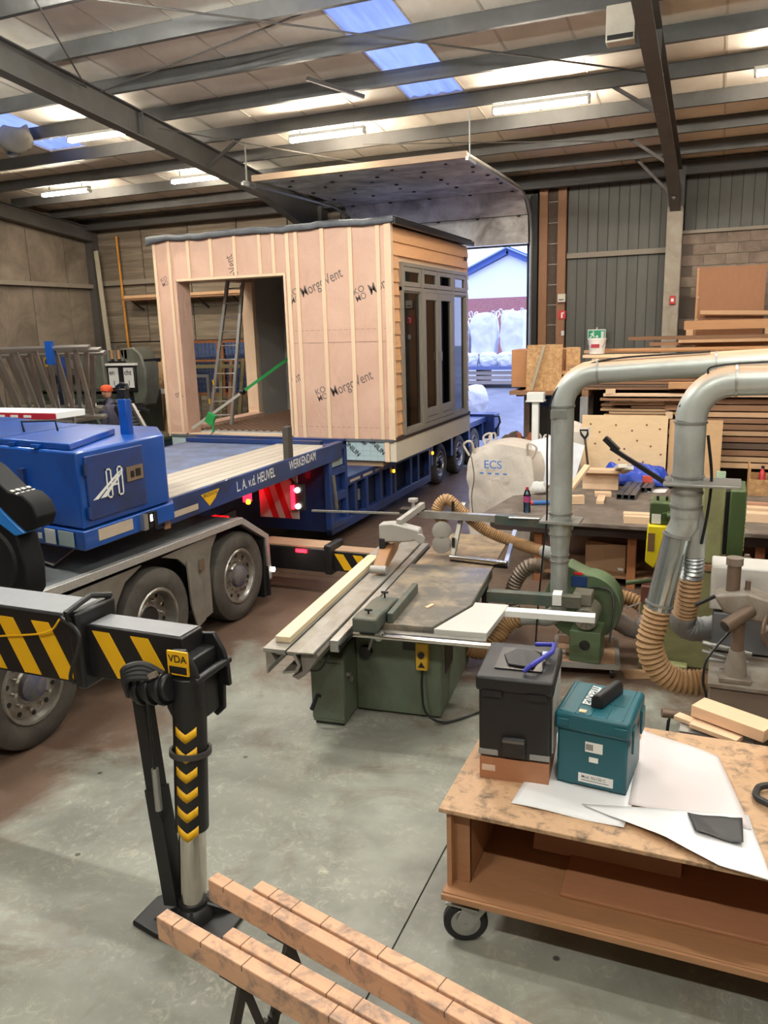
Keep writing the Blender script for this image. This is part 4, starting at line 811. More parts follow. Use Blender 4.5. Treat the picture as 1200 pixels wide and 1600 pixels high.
# blade guard hung on the overhead arm
MB().prism([(-.20, 1.34), (-.06, 1.355), (.20, 1.30), (.22, 1.20), (.05, 1.17), (-.2, 1.16)], (0, 2.0, 0), (1, 0, 0), (0, 0, 1), (0, .14, 0)).build('guard_hood', GUARD, sw, bev=.015)
MB().bb(-.20, -.14, 1.99, 2.15, .98, 1.2).build('guard_cheek', BLK, sw, bev=.01)
MB().prism([(1.72, .925), (1.76, .92), (1.95, .95), (2.26, 1.02), (2.32, 1.10), (2.22, 1.14), (2.05, 1.12), (1.9, 1.06), (1.76, .97)], (-.20, 0, 0), (0, 1, 0), (0, 0, 1), (.12, 0, 0)).build('guard_shoe', mat('tan_guard', (160, 116, 78), .45, 0, .1, 8), sw, bev=.012)
MB().cyl((-.215, 1.76, .955), (-.06, 1.76, .955), .04, n=12).build('guard_roller', GUARD, sw)
MB().cyl((.22, 1.97, 1.22), (.22, 2.0, 1.22), .045, n=14).build('guard_knob', GUARD, sw)
MB().bar((-.0, 2.02, 1.36), (.08, 2.66, 1.40), .05, .06).build('guard_arm', GUARD, sw)
MB().cyl((.02, 2.5, 1.40), (.02, 2.5, 1.47), .018, n=10).cyl((.02, 2.5, 1.47), (.02, 2.5, 1.50), .05, n=14).build('arm_knob', GUARD, sw)
MB().bar((.06, 2.6, 1.32), (.86, 2.55, 1.315), .07, .07).build('overarm', EXTR, sw); MB().bar((.86, 2.55, 1.31), (1.62, 2.5, 1.29), .09, .09).build('overarm_root', DGRN, sw)
MB().bb(1.0, 1.3, 2.46, 2.5, 1.345, 1.35).build('overarm_plate', WHITEP, sw)
MB().bar((-1.15, 2.62, 1.30), (.0, 2.62, 1.31), .02, .02).build('guide_rod', GALV, sw); MB().box((-.02, 2.64, 1.34), (.26, .14, .05)).build('rod_head', BLK, sw)
# cross-cut gauge with round rosettes and roller
MB().bar((.42, 2.55, .90), (.50, 2.75, 1.42), .07, .04, (1, 0, 0)).build('gauge_post', EXTR, sw)
for z in (1.02, 1.16): MB().lathe([(.001, 0), (.10, 0), (.10, .02), (.08, .025), (.001, .025)], (.30, 2.56, z), (.35, -1, 0), 18, caps=False).build('gauge_disc', GUARD, sw)
for z in (1.0, 1.38): MB().cyl((.43, 2.52, z), (.43, 2.52, z + .1), .016, n=8).build('gauge_knob', BLK, sw)
MB().cyl((.40, 2.5, .90), (1.0, 2.38, .90), .028, n=14).build('roller', CHROME, sw); MB().bar((.40, 2.52, .86), (1.0, 2.40, .86), .03, .03).build('roller_frame', BLK, sw); MB().bar((.98, 2.42, .86), (1.03, 2.75, 1.14), .04, .05).build('roller_arm', mat('pale_blue_bar', (160, 170, 206), .4), sw); MB().bar((.5, 2.6, .88), (.98, 2.42, .87), .02, .025).build('roller_brace', BLK, sw)
plk = MB().bb(-.405, -.285, -.02, 2.25, .902, .95).build('pine_batten', PINEY, None, bev=.003); plk.location = (-2.6, 5.0, 0); plk.rotation_euler = (0, 0, R(5.5)); tag(plk, 'long pale pine batten lying on the saw carriage', 'timber')
# ================================================================== DUCTS AND HOSES
DUCT = mat('spiral_duct', (188, 194, 190), .36, .35, .08, 4, (160, 162, 156), .35, 2)
DUSTY = mat('dust_topped_duct', (188, 194, 190), .4, .35, .1, 4)
FOILD = mat('shiny_galvanised', (196, 206, 206), .2, .85, .08, 5)
FOILH = mat('foil_hose', (168, 172, 172), .35, .7, .15, 8)
def dust_on_top(m):
    nt = m.node_tree; b = nt.nodes['Principled BSDF']; g = nt.nodes.new('ShaderNodeNewGeometry'); sp_ = nt.nodes.new('ShaderNodeSeparateXYZ'); nt.links.new(g.outputs['Normal'], sp_.inputs[0])
    src = b.inputs['Base Color'].links[0].from_socket; f = _ramp(nt, sp_.outputs[2], [(.35, 0.0), (.75, .92)])
    nt.links.new(_mix(nt, f, src, srgb(196, 158, 126)), b.inputs['Base Color']); r = _ramp(nt, sp_.outputs[2], [(.45, .38), (.85, .9)]); nt.links.new(r, b.inputs['Roughness'])
    rr = _ramp(nt, sp_.outputs[2], [(.45, .4), (.85, 0.0)]); nt.links.new(rr, b.inputs['Metallic'])
dust_on_top(DUSTY)                       # sawdust settled on the upward faces
def arc(c, r, a0, a1, ux, uy, n=10):
    c = Vector(c); ux = Vector(ux); uy = Vector(uy); return [c + ux * (r * math.cos(a0 + (a1 - a0) * k / n)) + uy * (r * math.sin(a0 + (a1 - a0) * k / n)) for k in range(n + 1)]
def hose(pts, r, pitch=.035, dep=.16, n=12):
    P = bez(pts, 14); out = [P[0]]; acc = 0
    for p, q in zip(P, P[1:]):
        d_ = (q - p).length; t_ = pitch / 2 - acc
        while t_ <= d_: out.append(p + (q - p) * (t_ / d_)); t_ += pitch / 2
        acc = (acc + d_) % (pitch / 2)
    return MB().tube(out, [r if k % 2 else r * (1 - dep) for k in range(len(out))], n)
def ring(t, p, d_, r, nm='clamp_ring'):
    MB().lathe([(r, -.008), (r + .009, -.008), (r + .009, .008), (r, .008)], p, d_, 24, caps=False).build(nm, GALV, t)
# far duct
D1 = thing('extraction_duct', 'grey steel extraction duct rising beside the saw and bending right, the further one', 'duct', (-1.28, 7.25, 0), 0, 'extraction ducts')
x, y, r = -1.28, 7.25, .101
el = arc((x + .30, y, 2.48), .30, math.pi, math.pi / 2, (1, 0, 0), (0, 0, 1))
MB().cyl((x, y, 1.46), (x, y, 2.48), r, n=28).build('riser', DUCT, D1)
MB().tube(el, r, 28).build('elbow', DUSTY, D1)
MB().tube([(x + .30, y, 2.78), (x + 1.3, y, 2.84), (x + 3.4, y, 2.94)], r, 28).build('horizontal_run', DUSTY, D1)
MB().lathe([(r, 1.46), (r, 1.38), (r * .88, 1.20), (r * .80, 1.10), (r * .80, .60)], (x, y, 0), n=28).build('reducer', DUCT, D1)
MB().tube(arc((x - .14, y, .60), .14, 0, -math.pi / 2, (1, 0, 0), (0, 0, 1)) + [Vector((x - .24, y, .46)), Vector((x - .36, y - .03, .45))], r * .8, 22).build('bottom_elbow', DUCT, D1)
for z in (2.48, 1.50, 1.30, 1.10, 1.04, .64): ring(D1, (x, y, z), (0, 0, 1), r if z > 1.36 else r * (.95 if z > 1.2 else .80))
ring(D1, (x + .30, y, 2.78), (1, 0, .05), r); ring(D1, (x + 1.25, y, 2.835), (1, 0, .05), r)
MB().bb(x - .17, x + .19, y - .14, y + .14, 1.42, 1.44).build('blast_gate', GALV, D1)
MB().bb(x - .09, x + .05, y - r - .004, y - r + .02, 2.38, 2.45).build('gate_label', FOILD, D1)
MB().tube(bez([(x + 1.2, y - .05, 2.94), (x + .35, y - .05, 2.88), (x + .05, y - .06, 2.72), (x - .11, y - .06, 2.44), (x - .11, y - .08, 1.5), (x - .13, y - .1, 1.2), (x - .17, y - .12, .6), (x - .2, y - .1, .05)], 10), .009, 6).build('black_cable', BLK, D1)
MB().tube([(x, y - .0, 1.08), (x - .08, y + .1, 1.07), (x - .2, y + .3, 1.03)], [.06, .062, .062], 18).build('side_branch', DUCT, D1)
# near duct with its Y-piece
D2 = thing('extraction_duct', 'grey steel extraction duct with a Y-branch and shiny sloping pipe, the nearer one', 'duct', (-.17, 6.1, 0), 0, 'extraction ducts')
x, y, r = -.17, 6.1, .107
MB().cyl((x, y, 2.05), (x, y, 2.50), r, n=28).build('riser', DUCT, D2)
MB().tube(arc((x + .28, y, 2.50), .28, math.pi, math.pi / 2, (1, 0, 0), (0, 0, 1)), r, 28).build('elbow', DUSTY, D2)
MB().tube([(x + .28, y, 2.78), (x + 3.2, y, 2.86)], r, 28).build('horizontal_run', DUSTY, D2)
MB().bb(x - .16, x + .36, y - .16, y + .16, 2.045, 2.065).build('blast_gate', GALV, D2, bev=.004)
MB().lathe([(r, 2.04), (r, 1.86), (r * .95, 1.80)], (x, y, 0), n=28).build('collar', DUCT, D2)
MB().tube([(x, y, 1.86), (x, y + .02, 1.74), (x - .055, y, 1.64)], [r, r, r * .86], 26).build('y_piece', DUCT, D2); MB().tube([(x + .01, y + .03, 1.84), (x + .07, y + .08, 1.62), (x + .07, y + .08, 1.48)], [r, r * .8, r * .74], 24).build('y_branch', DUCT, D2)
MB().cyl((x - .05, y, 1.66), (x - .155, y - .06, 1.08), r * .88, n=28).build('sloping_pipe', FOILD, D2)
dd = Vector((-.105, -.06, -.58))
for f in (0.02, .92): ring(D2, Vector((x - .05, y, 1.66)) + dd * f, dd, r * .9)
for z in (2.49, 2.10, 1.98, 1.88): ring(D2, (x, y, z), (0, 0, 1), r)
ring(D2, (x + .28, y, 2.78), (1, 0, .03), r); 
MB().tube(bez([(x + 2.0, y - .04, 2.93), (x + .3, y - .02, 2.90), (x + .08, y - .04, 2.80), (x - .08, y - .05, 2.6)], 8), .008, 6).build('black_cable', BLK, D2)
MB().tube(bez([(x + .12, y - .02, 2.4), (x + .16, y, 2.1), (x + .15, y - .02, 1.85), (x + .12, y, 1.6)], 8), .012, 6).build('black_cable', BLK, D2)
MB().bar((x - .10, y - .05, 2.02), (x - .55, y + .05, 2.28), .03, .03).build('gate_lever', BLK, D2); MB().bar((x - .5, y + .05, 2.26), (x - .6, y + .07, 2.35), .04, .04).build('lever_grip', BLK, D2)
h1 = tag(hose([(x - .155, y - .06, 1.10), (x - .18, y - .06, .95), (x - .20, y - .07, .80), (x - .14, y - .06, .62), (x - .02, y - .03, .52), (x + .12, y, .50), (x + .22, y + .02, .52)], .105, .04).build('flexible_hose', BROWN), 'thick tan ribbed hose curving under the shiny sloping pipe', 'hose', 'ribbed hoses')
h2 = tag(hose([(x + .07, y + .08, 1.49), (x + .07, y + .1, 1.36), (x + .06, y + .12, 1.30)], .085, .03).build('foil_hose', FOILH), 'crumpled foil hose below the Y-branch', 'hose', 'ribbed hoses')
h3 = tag(hose([(x + .06, y + .12, 1.30), (x + .05, y + .14, 1.15), (x + .03, y + .2, .98)], .092, .035).build('flexible_hose', BROWN), 'short tan ribbed hose behind the shiny sloping pipe', 'hose', 'ribbed hoses')
h4 = tag(hose([(x + .03, y + .2, .98), (x + .02, y + .25, .88), (x + .1, y + .3, .82), (x + .3, y + .35, .84), (x + .55, y + .38, .80)], .10, .05, .08).build('grey_hose', mat('grey_plastic_hose', (138, 138, 138), .5, .1, .12, 6)), 'grey plastic hose running to the grey drilling machine', 'hose', 'ribbed hoses')
h5 = tag(hose([(-2.55, 7.66, 1.20), (-2.62, 7.66, 1.36), (-2.52, 7.68, 1.47), (-2.36, 7.70, 1.34), (-2.12, 7.72, 1.16), (-1.82, 7.74, 1.05), (-1.50, 7.58, 1.02)], .062, .022).build('flexible_hose', BROWN), 'slim tan ribbed hose looping from the blade guard to the duct', 'hose', 'ribbed hoses')
h6 = tag(hose([(-1.58, 8.0, .74), (-1.74, 8.0, .72), (-1.88, 7.98, .52), (-1.88, 7.95, .25), (-1.75, 7.9, .12)], .085, .035).build('foil_hose', mat('dusty_foil_hose', (132, 118, 104), .45, .4, .2, 6)), 'dusty foil hose bending down beside the fan', 'hose', 'ribbed hoses')
h7 = tag(hose([(-1.64, 7.22, .45), (-1.76, 7.22, .36), (-1.86, 7.1, .22), (-1.96, 7.0, .14), (-2.1, 6.9, .2)], .08, .035).build('flexible_hose', BROWN), 'tan ribbed hose on the floor going under the saw', 'hose', 'ribbed hoses')
h8 = tag(hose([(-.92, 7.75, .40), (-.78, 7.75, .32), (-.62, 7.75, .26), (-.52, 7.8, .33), (-.5, 7.9, .5)], .10, .05, .06).build('grey_hose', mat('taped_hose', (140, 112, 92), .5, .15, .25, 5, (150, 150, 150), .4, 4)), 'fat taped brown and silver hose on the right of the fan', 'hose', 'ribbed hoses')
h9 = tag(hose([(-.98, 8.15, .45), (-.7, 8.15, .42), (-.5, 8.1, .32)], .08, .035).build('flexible_hose', BROWN), 'tan ribbed hose behind the green fan', 'hose', 'ribbed hoses')
# ================================================================== DUST FAN ON ITS TROLLEY
FGR = mat('fan_green', (92, 116, 82), .5, 0, .08, 3, (84, 92, 68), .4, 2)
fn = thing('dust_fan', 'green centrifugal dust fan with grey motor on a small trolley', 'machine', (-.98, 7.35, 0))
fr = MB()
for a, b_ in (((-1.27, 6.98, .12), (-.70, 7.08, .12)), ((-.70, 7.08, .12), (-.80, 7.78, .12)), ((-.80, 7.78, .12), (-1.36, 7.66, .12)), ((-1.36, 7.66, .12), (-1.27, 6.98, .12))): fr.bar(a, b_, .04, .04)
fr.build('trolley_frame', GALV, fn); MB().prism([(-1.26, 7.0), (-.72, 7.1), (-.82, 7.76), (-1.34, 7.65)], (0, 0, .125), (1, 0, 0), (0, 1, 0), (0, 0, .015)).build('trolley_deck', mat('trolley_board', (150, 116, 90), .8), fn)
for x_, y_ in ((-1.24, 7.03), (-.75, 7.12), (-.84, 7.7), (-1.3, 7.6)):
    c = MB().cyl((x_ - .015, y_, .05), (x_ + .015, y_, .05), .05, n=14).build('caster', BLK, fn); MB().bb(x_ - .022, x_ + .022, y_ - .02, y_ + .02, .05, .11).build('caster_fork', GALV, c)
MB().bb(-1.14, -.86, 7.05, 7.36, .14, .44).build('motor_pedestal', FGR, fn, bev=.008)
MB().lathe([(.001, 0), (.048, 0), (.048, .003), (.001, .003)], (-1.0, 7.047, .31), (0, -1, 0), 20, caps=False).build('pedestal_hole', BLK, fn)
mt = MB().cyl((-1.0, 7.05, .555), (-1.0, 7.38, .555), .105, n=22).build('motor', mat('motor_grey', (128, 124, 112), .5, .2, .1), fn, bev=.012)
for k in range(9): a = k * 2 * math.pi / 9; MB().bar((-1.0 + .03 * math.cos(a), 7.045, .555 + .03 * math.sin(a)), (-1.0 + .085 * math.cos(a), 7.045, .555 + .085 * math.sin(a)), .008, .006).build('cowl_slot', mat('motor_dark', (88, 84, 76), .5), mt)
MB().bb(-1.02, -.98, 7.04, 7.05, .535, .575).build('cowl_badge', BLK, mt); MB().bb(-1.13, -.96, 7.12, 7.3, .66, .78).build('terminal_box', mat('motor_grey', (128, 124, 112), .5, .2, .1), mt, bev=.01)
vol = []
for k in range(29):
    a = math.pi * .5 - k * 2 * math.pi / 28 * .93; rr = .30 + .12 * k / 28; vol.append((-1.06 + rr * math.cos(a), .56 + rr * math.sin(a)))
vol += [(-1.40, .98 - .06), (-1.40, .8)][:0]
MB().prism(vol, (0, 7.45, 0), (1, 0, 0), (0, 0, 1), (0, .26, 0)).build('volute', FGR, fn, bev=.01)
MB().bb(-1.2, -1.05, 7.44, 7.449, .74, .84).build('blue_plate', mat('blue_type_plate', (40, 66, 120), .4), fn); MB().bb(-1.17, -1.09, 7.43, 7.44, .86, .885).build('red_plate', RW, fn)
MB().tube(bez([(-1.1, 7.42, .72), (-.95, 7.40, .76), (-.82, 7.38, .74), (-.78, 7.32, .6), (-.79, 7.25, .42), (-.8, 7.2, .3)], 6), .01, 6).build('fan_cable', BLK, fn)
# ================================================================== BOX TROLLEY BENCH IN FRONT
PLYT = wood('stained_ply_top', (192, 156, 122), .8, .6, (3, 3, 3), .03, (78, 68, 60), .10, 11.0)
PLYB = wood('brown_ply', (158, 114, 80), .82, .6, (1.5, 9, 9), .05); PLYE = wood('ply_edge', (174, 130, 94), .7, .6, (.6, 4, 60), .05)
bn = thing('box_bench', 'brown plywood box bench on castors with an open front', 'bench', (.3, 4.0, 0))
MB().bb(-1.20, 2.2, 3.46, 4.68, .775, .80).build('top_board', PLYT, bn, bev=.004)
MB().bb(-1.17, -1.145, 3.50, 4.64, .32, .775).build('end_panel', PLYE, bn); MB().bb(-1.145, -1.06, 3.55, 3.575, .32, .775).build('end_stile', PLYB, bn)
MB().bb(-1.08, -1.06, 3.56, 4.4, .32, .775).build('inner_cheek', PLYB, bn)
MB().bb(-1.06, 2.15, 4.28, 4.30, .32, .775).build('back_panel', PLYB, bn)
MB().bb(-1.18, 2.2, 3.44, 4.64, .295, .33).build('bottom_board', PLYB, bn, bev=.004)
MB().bb(-1.18, 2.2, 3.425, 3.44, .290, .322).build('bottom_lipping', PLYE, bn); MB().bb(-1.0, 2.1, 3.52, 4.2, .245, .295).build('bottom_bearer', PLYE, bn)
MB().lathe([(.001, 0), (.035, 0), (.035, .004), (.001, .004)], (-.05, 4.278, .58), (0, -1, 0), 18, caps=False).build('finger_hole', mat('hole_dark', (40, 26, 18), .9), bn)
def caster(x, y):
    r = .118; c = MB().lathe([(.06, -.025), (r * .9, -.028), (r, -.018), (r, .018), (r * .9, .028), (.06, .025)], (x, y, r), (.35, -.94, 0), 28).build('caster', BLACK, bn)
    ax = Vector((.35, -.94, 0)).normalized(); 
    MB().lathe([(.001, -.03), (.076, -.03), (.085, -.02), (.085, .02), (.076, .03), (.001, .03)], (x, y, r), ax, 24, caps=False).build('caster_rim', GALV, c)
    s_ = ax.cross(Vector((0, 0, 1)))
    for k in (-1, 1): MB().prism([(-.05, .03), (-.02, -.03), (.025, -.03), (.06, .03), (.13, .12), (-.01, .125)], Vector((x, y, r)) + ax * (.042 * k), s_ * -1, (0, 0, 1), ax * .005).build('caster_fork', GALV, c)
    MB().bb(x - .09, x + .09, y - .07, y + .07, .236, .246).build('caster_plate', GALV, c); MB().cyl(Vector((x, y, r)) - ax * .05, Vector((x, y, r)) + ax * .05, .012, n=10).build('axle', GALV, c)
    MB().box(Vector((x, y, r + .06)) + ax * .048 * -1 + Vector((0, -.0, 0)), (.02, .02, .03)).build('label_tag', mat('tag_tan', (200, 180, 140)), c)
caster(-1.08, 3.53); caster(2.0, 3.52); caster(-1.05, 4.5)
def slab(name, label, cat, c, d, m, rz=0, rx=0, ry=0, bev=.003, group=None):
    o = MB().box((0, 0, 0), d).build(name, m, None, bev=bev); o.location = c; o.rotation_euler = (rx, ry, rz); tag(o, label, cat, group); return o
PLYR = wood('reddish_ply', (166, 116, 84), .85, .6, (1.5, 9, 9), .05)
slab('plywood_offcut', 'plywood offcut leaning upright on the back inside the box bench', 'board', (-.42, 4.0, .44), (.78, .018, .24), PLYR, rx=R(-28))
slab('plywood_offcut', 'large flat plywood sheet lying inside the box bench', 'board', (.5, 3.86, .341), (2.2, .5, .018), PLYR)
# black tool case on a wooden tray
BPL = mat('black_plastic', (26, 26, 28), .48, 0, .08, 20, bump=.1, bs=200)
tc = thing('tool_case', 'tall black plastic tool case with a blue handle, standing on a reddish tray', 'case', (-.915, 4.05, .82), R(5), world=False); tc.scale = (1.05, 1.05, 1.0)
MB().bb(-.18, .18, -.22, .22, .115, .52).build('case_body', BPL, tc, bev=.014)
MB().bb(-.195, .195, -.235, .235, .50, .585).build('lid', BPL, tc, bev=.016)
MB().bb(-.115, .125, -.13, .15, .585, .592).build('lid_recess', mat('black_gloss', (20, 20, 22), .3), tc); MB().prism([(-.05, -.09), (.08, -.11), (.10, .06), (.06, .12), (-.04, .12), (-.09, .03)], (0, 0, .592), (1, 0, 0), (0, 1, 0), (0, 0, .012)).build('lid_boss', BPL, tc, bev=.004)
hd = mat('blue_handle', (52, 56, 160), .4); MB().tube([(.04, -.16, .60), (.07, -.15, .63), (.16, .02, .645), (.16, .12, .645), (.06, .16, .62)], .013, 8).build('handle', hd, tc); MB().box((.135, .02, .625), (.05, .04, .02)).build('handle_pad', mat('pale_grip', (170, 180, 210), .5), tc)
MB().bb(-.06, .06, -.245, -.22, .14, .25).build('front_latch', BPL, tc, bev=.008); MB().bb(-.055, .055, -.25, -.243, .225, .24).build('latch_bar', mat('latch_grey', (92, 88, 84), .4), tc)
for s_ in (-1, 1): MB().bb(s_ * .11 - .05, s_ * .11 + .05, -.24, -.225, .475, .51).build('lid_catch', BPL, tc); MB().bb(s_ * .13 - .05, s_ * .13 + .05, -.226, -.218, .13, .16).build('foot_strip', mat('pale_strip', (140, 140, 140), .5), tc)
MB().bb(.182, .19, -.15, .2, .14, .48).build('side_panel', mat('pale_plastic', (186, 182, 174), .6), tc)
ty = thing('wooden_tray', 'low reddish plywood tray under the black tool case', 'box', (-.915, 4.05, .80), R(5), world=False)
for a in ((-.185, .185, -.225, -.213), (-.185, .185, .213, .225)): MB().bb(a[0], a[1], a[2], a[3], 0, .13).build('side', PLYR, ty)
for a in ((-.185, -.173), (.173, .185)): MB().bb(a[0], a[1], -.213, .213, 0, .13).build('end', PLYR, ty)
MB().bb(-.173, .173, -.213, .213, .0, .02).build('floor', PLYR, ty); MB().bb(-.172, -.10, -.228, -.225, .05, .085).build('paper_label', mat('paper_label_white', (206, 186, 168), .8), ty)
# teal machine case
TEAL = mat('teal_plastic', (22, 86, 98), .4, 0, .05, 8, bump=.05, bs=150)
mk = thing('machine_case', 'teal plastic machine case with black carrying handle and white labels', 'case', (-.485, 4.06, .814), R(-5), world=False); mk.scale = (1.06, 1.06, 1.12)
MB().bb(-.172, .172, -.17, .19, .0, .285).build('case_body', TEAL, mk, bev=.014); MB().bb(-.185, .185, -.185, .205, .275, .37).build('lid', TEAL, mk, bev=.02)
for k in range(5): MB().bb(-.16 + .075 * k, -.155 + .075 * k, -.17, .19, .368, .373).build('lid_rib', TEAL, mk)
MB().bb(-.0, .125, -.02, .12, .366, .3715).build('handle_well', mat('teal_shadow', (18, 76, 86), .4), mk); MB().prism([(-.03, .37), (.03, .37), (.028, .42), (.012, .44), (-.012, .44), (-.028, .42)], (-.0, -.09, 0), (1, 0, 0), (0, 0, 1), (.06, .22, 0)).build('handle', BPL, mk, bev=.008)
text('brand_lettering', 'makita', .10, (-.07, .155, .374), (-.02, -1, 0), (1, -.02, 0), WHITEP, mk, slim=.008, shear=.25, squeeze=.85)
MB().bb(-.07, -.035, -.16, -.13, .372, .375).build('brand_mark', mat('cream_mark', (206, 190, 150)), mk)
for x0, x1, z0, z1, nm in ((-.03, .055, .185, .235, 'barcode_label'), (-.01, .035, .135, .16, 'small_label')): MB().bb(x0, x1, -.173, -.170, z0, z1).build(nm, WHITEP, mk)
for k in range(6): MB().bb(-.025 + .006 * k, -.022 + .006 * k, -.1745, -.173, .195, .225).build('barcode_bar', BLK, mk)
MB().bb(-.06, .11, -.173, -.170, .025, .07).build('type_label', WHITEP, mk); text('label_print', 'Mod. SG150 C', .02, (-.045, -.173, .048), (1, 0, 0), (0, 0, 1), BLK, mk, depth=.001, slim=.006)
MB().bb(-.045, .09, -.1745, -.173, .036, .039).build('label_line', mat('print_grey', (120, 120, 120)), mk)
for s_ in (-1, 1): MB().bb(s_ * .14 - .03, s_ * .14 + .03, -.192, -.183, .30, .34).build('lid_catch', TEAL, mk, bev=.004); MB().bb(s_ * .13 - .04, s_ * .13 + .04, -.16, .18, -.012, 0).build('foot', TEAL, mk)
for yy in (-.1, .12): MB().bb(.184, .196, yy - .04, yy + .04, .20, .32).build('side_catch', TEAL, mk, bev=.004)
# paper sheets
PAPER = mat('drawing_paper', (232, 232, 234), .7, 0, .03, 3); PINKP = mat('pinkish_paper', (222, 212, 212), .7, 0, .03, 3)
def sheet(name, label, cat, poly, z, m, lift=None, n=14):
    """quad of four corners, gently buckled"""
    A_, B_, C_, D_ = [Vector((*p, 0)) for p in poly]
    def f(a, b):
        p = (A_ * (1 - a) + B_ * a) * (1 - b) + (D_ * (1 - a) + C_ * a) * b
        h = .006 + .004 * math.sin(a * 7 + b * 3) + (lift(a, b) if lift else 0)
        return (p.x, p.y, z + max(.002, h))
    o = MB().grid(f, n, n).build(name, m, None, thick=.0015); return tag(o, label, cat)
sheet('paper_sheet', 'white drawing sheet with a wavy edge under the teal case', 'paper', [(-.86, 3.62), (-.30, 3.60), (-.22, 4.5), (-.78, 4.5)], .80, PAPER, lambda a, b: .0)
sheet('paper_sheet', 'large pinkish white drawing sheet with a curled corner beside the teal case', 'paper', [(-.30, 3.80), (.27, 3.78), (.12, 4.45), (-.30, 4.62)], .806, PINKP)
sheet('paper_sheet', 'white sheet folded over and hanging to the front edge of the bench', 'paper', [(-.52, 3.72), (.13, 3.44), (.34, 3.42), (.26, 3.90)], .808, PAPER, lambda a, b: .035 * max(0, 1 - b * 4) * max(0, 1 - abs(a - .62) * 2.4))
sheet('paper_sheet', 'small black folded sheet on the white paper', 'paper', [(.02, 3.66), (.23, 3.62), (.23, 3.83), (-.02, 3.80)], .822, mat('black_sheet', (46, 46, 48), .5), lambda a, b: .02 * max(0, a - .8) * 5 * .6, 10)
# timber on the bench's far right
def timber(name, label, c, d, rz=0, rx=0, ry=0, m=None, cat='timber', group=None): return slab(name, label, cat, c, d, m or PINE, rz, rx, ry, .003, group)
timber('timber_block', 'thick pine block with pencil notes behind the box bench', (.20, 4.96, .80), (.46, .16, .075), R(-28))
timber('pine_batten', 'thin pine slat under the thick pine block', (.06, 4.93, .735), (.42, .07, .028), R(-28)); timber('pine_batten', 'short notched pine piece beside the thick pine block', (.10, 4.86, .745), (.30, .06, .03), R(-26))
timber('pine_batten', 'upright pine end at the right picture edge', (.42, 4.48, .90), (.06, .24, .20), R(-12), m=wood('yellow_pine', (226, 178, 110)))
tb = thing('steel_trestle', 'pale steel support stand carrying the pine block', 'stand', (.12, 4.95, 0))
MB().bb(-.10, .32, 4.86, 5.06, .695, .718).build('top_plate', GALV, tb)
for x_ in (.0, .03, .25): MB().cyl((x_, 4.95, 0), (x_, 4.95, .70), .014, n=8).build('leg', WHITEP, tb)
cbx = MB().tube(bez([(.40, 3.98, .83), (.34, 4.0, .84), (.30, 4.06, .83), (.32, 4.16, .83), (.42, 4.2, .84)], 6), .018, 8).build('black_cable', BLACK); tag(cbx, 'thick black cable looped on the bench at the right edge', 'cable')
# ================================================================== TRESTLES WITH SCARRED BEAMS
SCAR = wood('scarred_beam', (208, 164, 132), .8, .7, (1.5, 12, 12), .06, (120, 108, 104), .12, 9.0)
LEGM = mat('dark_leg_steel', (58, 50, 46), .55, .3, .1)
def trestle(name, label, p, ang, L, l2, o2, group):
    t = thing(name, label, 'trestle', (p[0], p[1], 0), ang, group, world=False)
    MB().bb(0, L, -.062, .0, .675, .785).build('beam', SCAR, t, bev=.004); MB().bb(o2, L + l2, .004, .066, .68, .795).build('beam', SCAR, t, bev=.004)
    r3 = random.Random(int(L * 100)); x_ = .1
    while x_ < L: MB().bb(x_, x_ + .004, -.063, .0005, .76, .786).build('saw_kerf', mat('kerf_dark', (110, 82, 66), .9), t); x_ += r3.uniform(.15, .55)
    x_ = o2 + .1
    while x_ < L: MB().bb(x_, x_ + .004, .0035, .067, .77, .796).build('saw_kerf', mat('kerf_dark', (110, 82, 66), .9), t); x_ += r3.uniform(.12, .45)
    for sx in (.42, L - .4):
        for sy in (-1, 1): MB().bar((sx - .04 * sy, .0 + .015 * sy, .67), (sx + .04 * sy, .17 * sy, 0.0), .035, .035).build('leg', LEGM, t)
        MB().bar((sx, -.13, .32), (sx, .13, .32), .025, .025).build('cross_tie', LEGM, t)
        MB().bb(sx - .06, sx + .06, -.055, .06, .66, .678).build('saddle', LEGM, t)
    return t
trestle('trestle', 'trestle with two long scarred timber beams, the one by the bench', (-2.0, 2.66), R(-14), 2.1, .1, .22, 'trestles in the foreground')
trestle('trestle', 'trestle with scarred timber beams nearest the outrigger foot', (-2.07, 2.38), R(-12), 2.0, .1, .33, 'trestles in the foreground')
# ================================================================== DARK WORKBENCH AND WHAT LIES ON IT
DBT = mat('dark_bench_top', (128, 118, 108), .6, 0, .2, 5, (92, 80, 72), .5, 3, .2, 30)
DBE = mat('dark_bench_edge', (58, 46, 42), .6, 0, .15, 5)
OBR = wood('orange_brown_leg', (160, 104, 66), .8, stretch=(12, 12, 1.5))
wbn = thing('assembly_bench', 'long dark assembly bench on brown timber legs', 'bench', (0, 10.9, 0))
MB().prism([(-2.72, 9.75), (-1.5, 9.55), (3.0, 9.55), (3.0, 12.3), (-2.25, 12.3), (-2.25, 11.2), (-2.6, 10.9)], (0, 0, .80), (1, 0, 0), (0, 1, 0), (0, 0, .05)).build('top', DBT, wbn, bev=.006)
MB().bb(-2.6, 3.0, 9.68, 9.74, .66, .80).bb(-2.2, 3.0, 12.1, 12.16, .66, .80).build('apron', DBE, wbn)
for x in (-2.0, -.86, .55, 2.0):
    for y in (9.76, 12.0): MB().bb(x - .05, x + .05, y, y + .1, 0, .80).build('leg', OBR, wbn)
MB().bb(-2.0, 2.0, 9.8, 11.9, .11, .14).build('lower_shelf', wood('shelf_board', (150, 112, 80)), wbn)
CARD = mat('cardboard', (166, 132, 100), .8, 0, .06, 3)
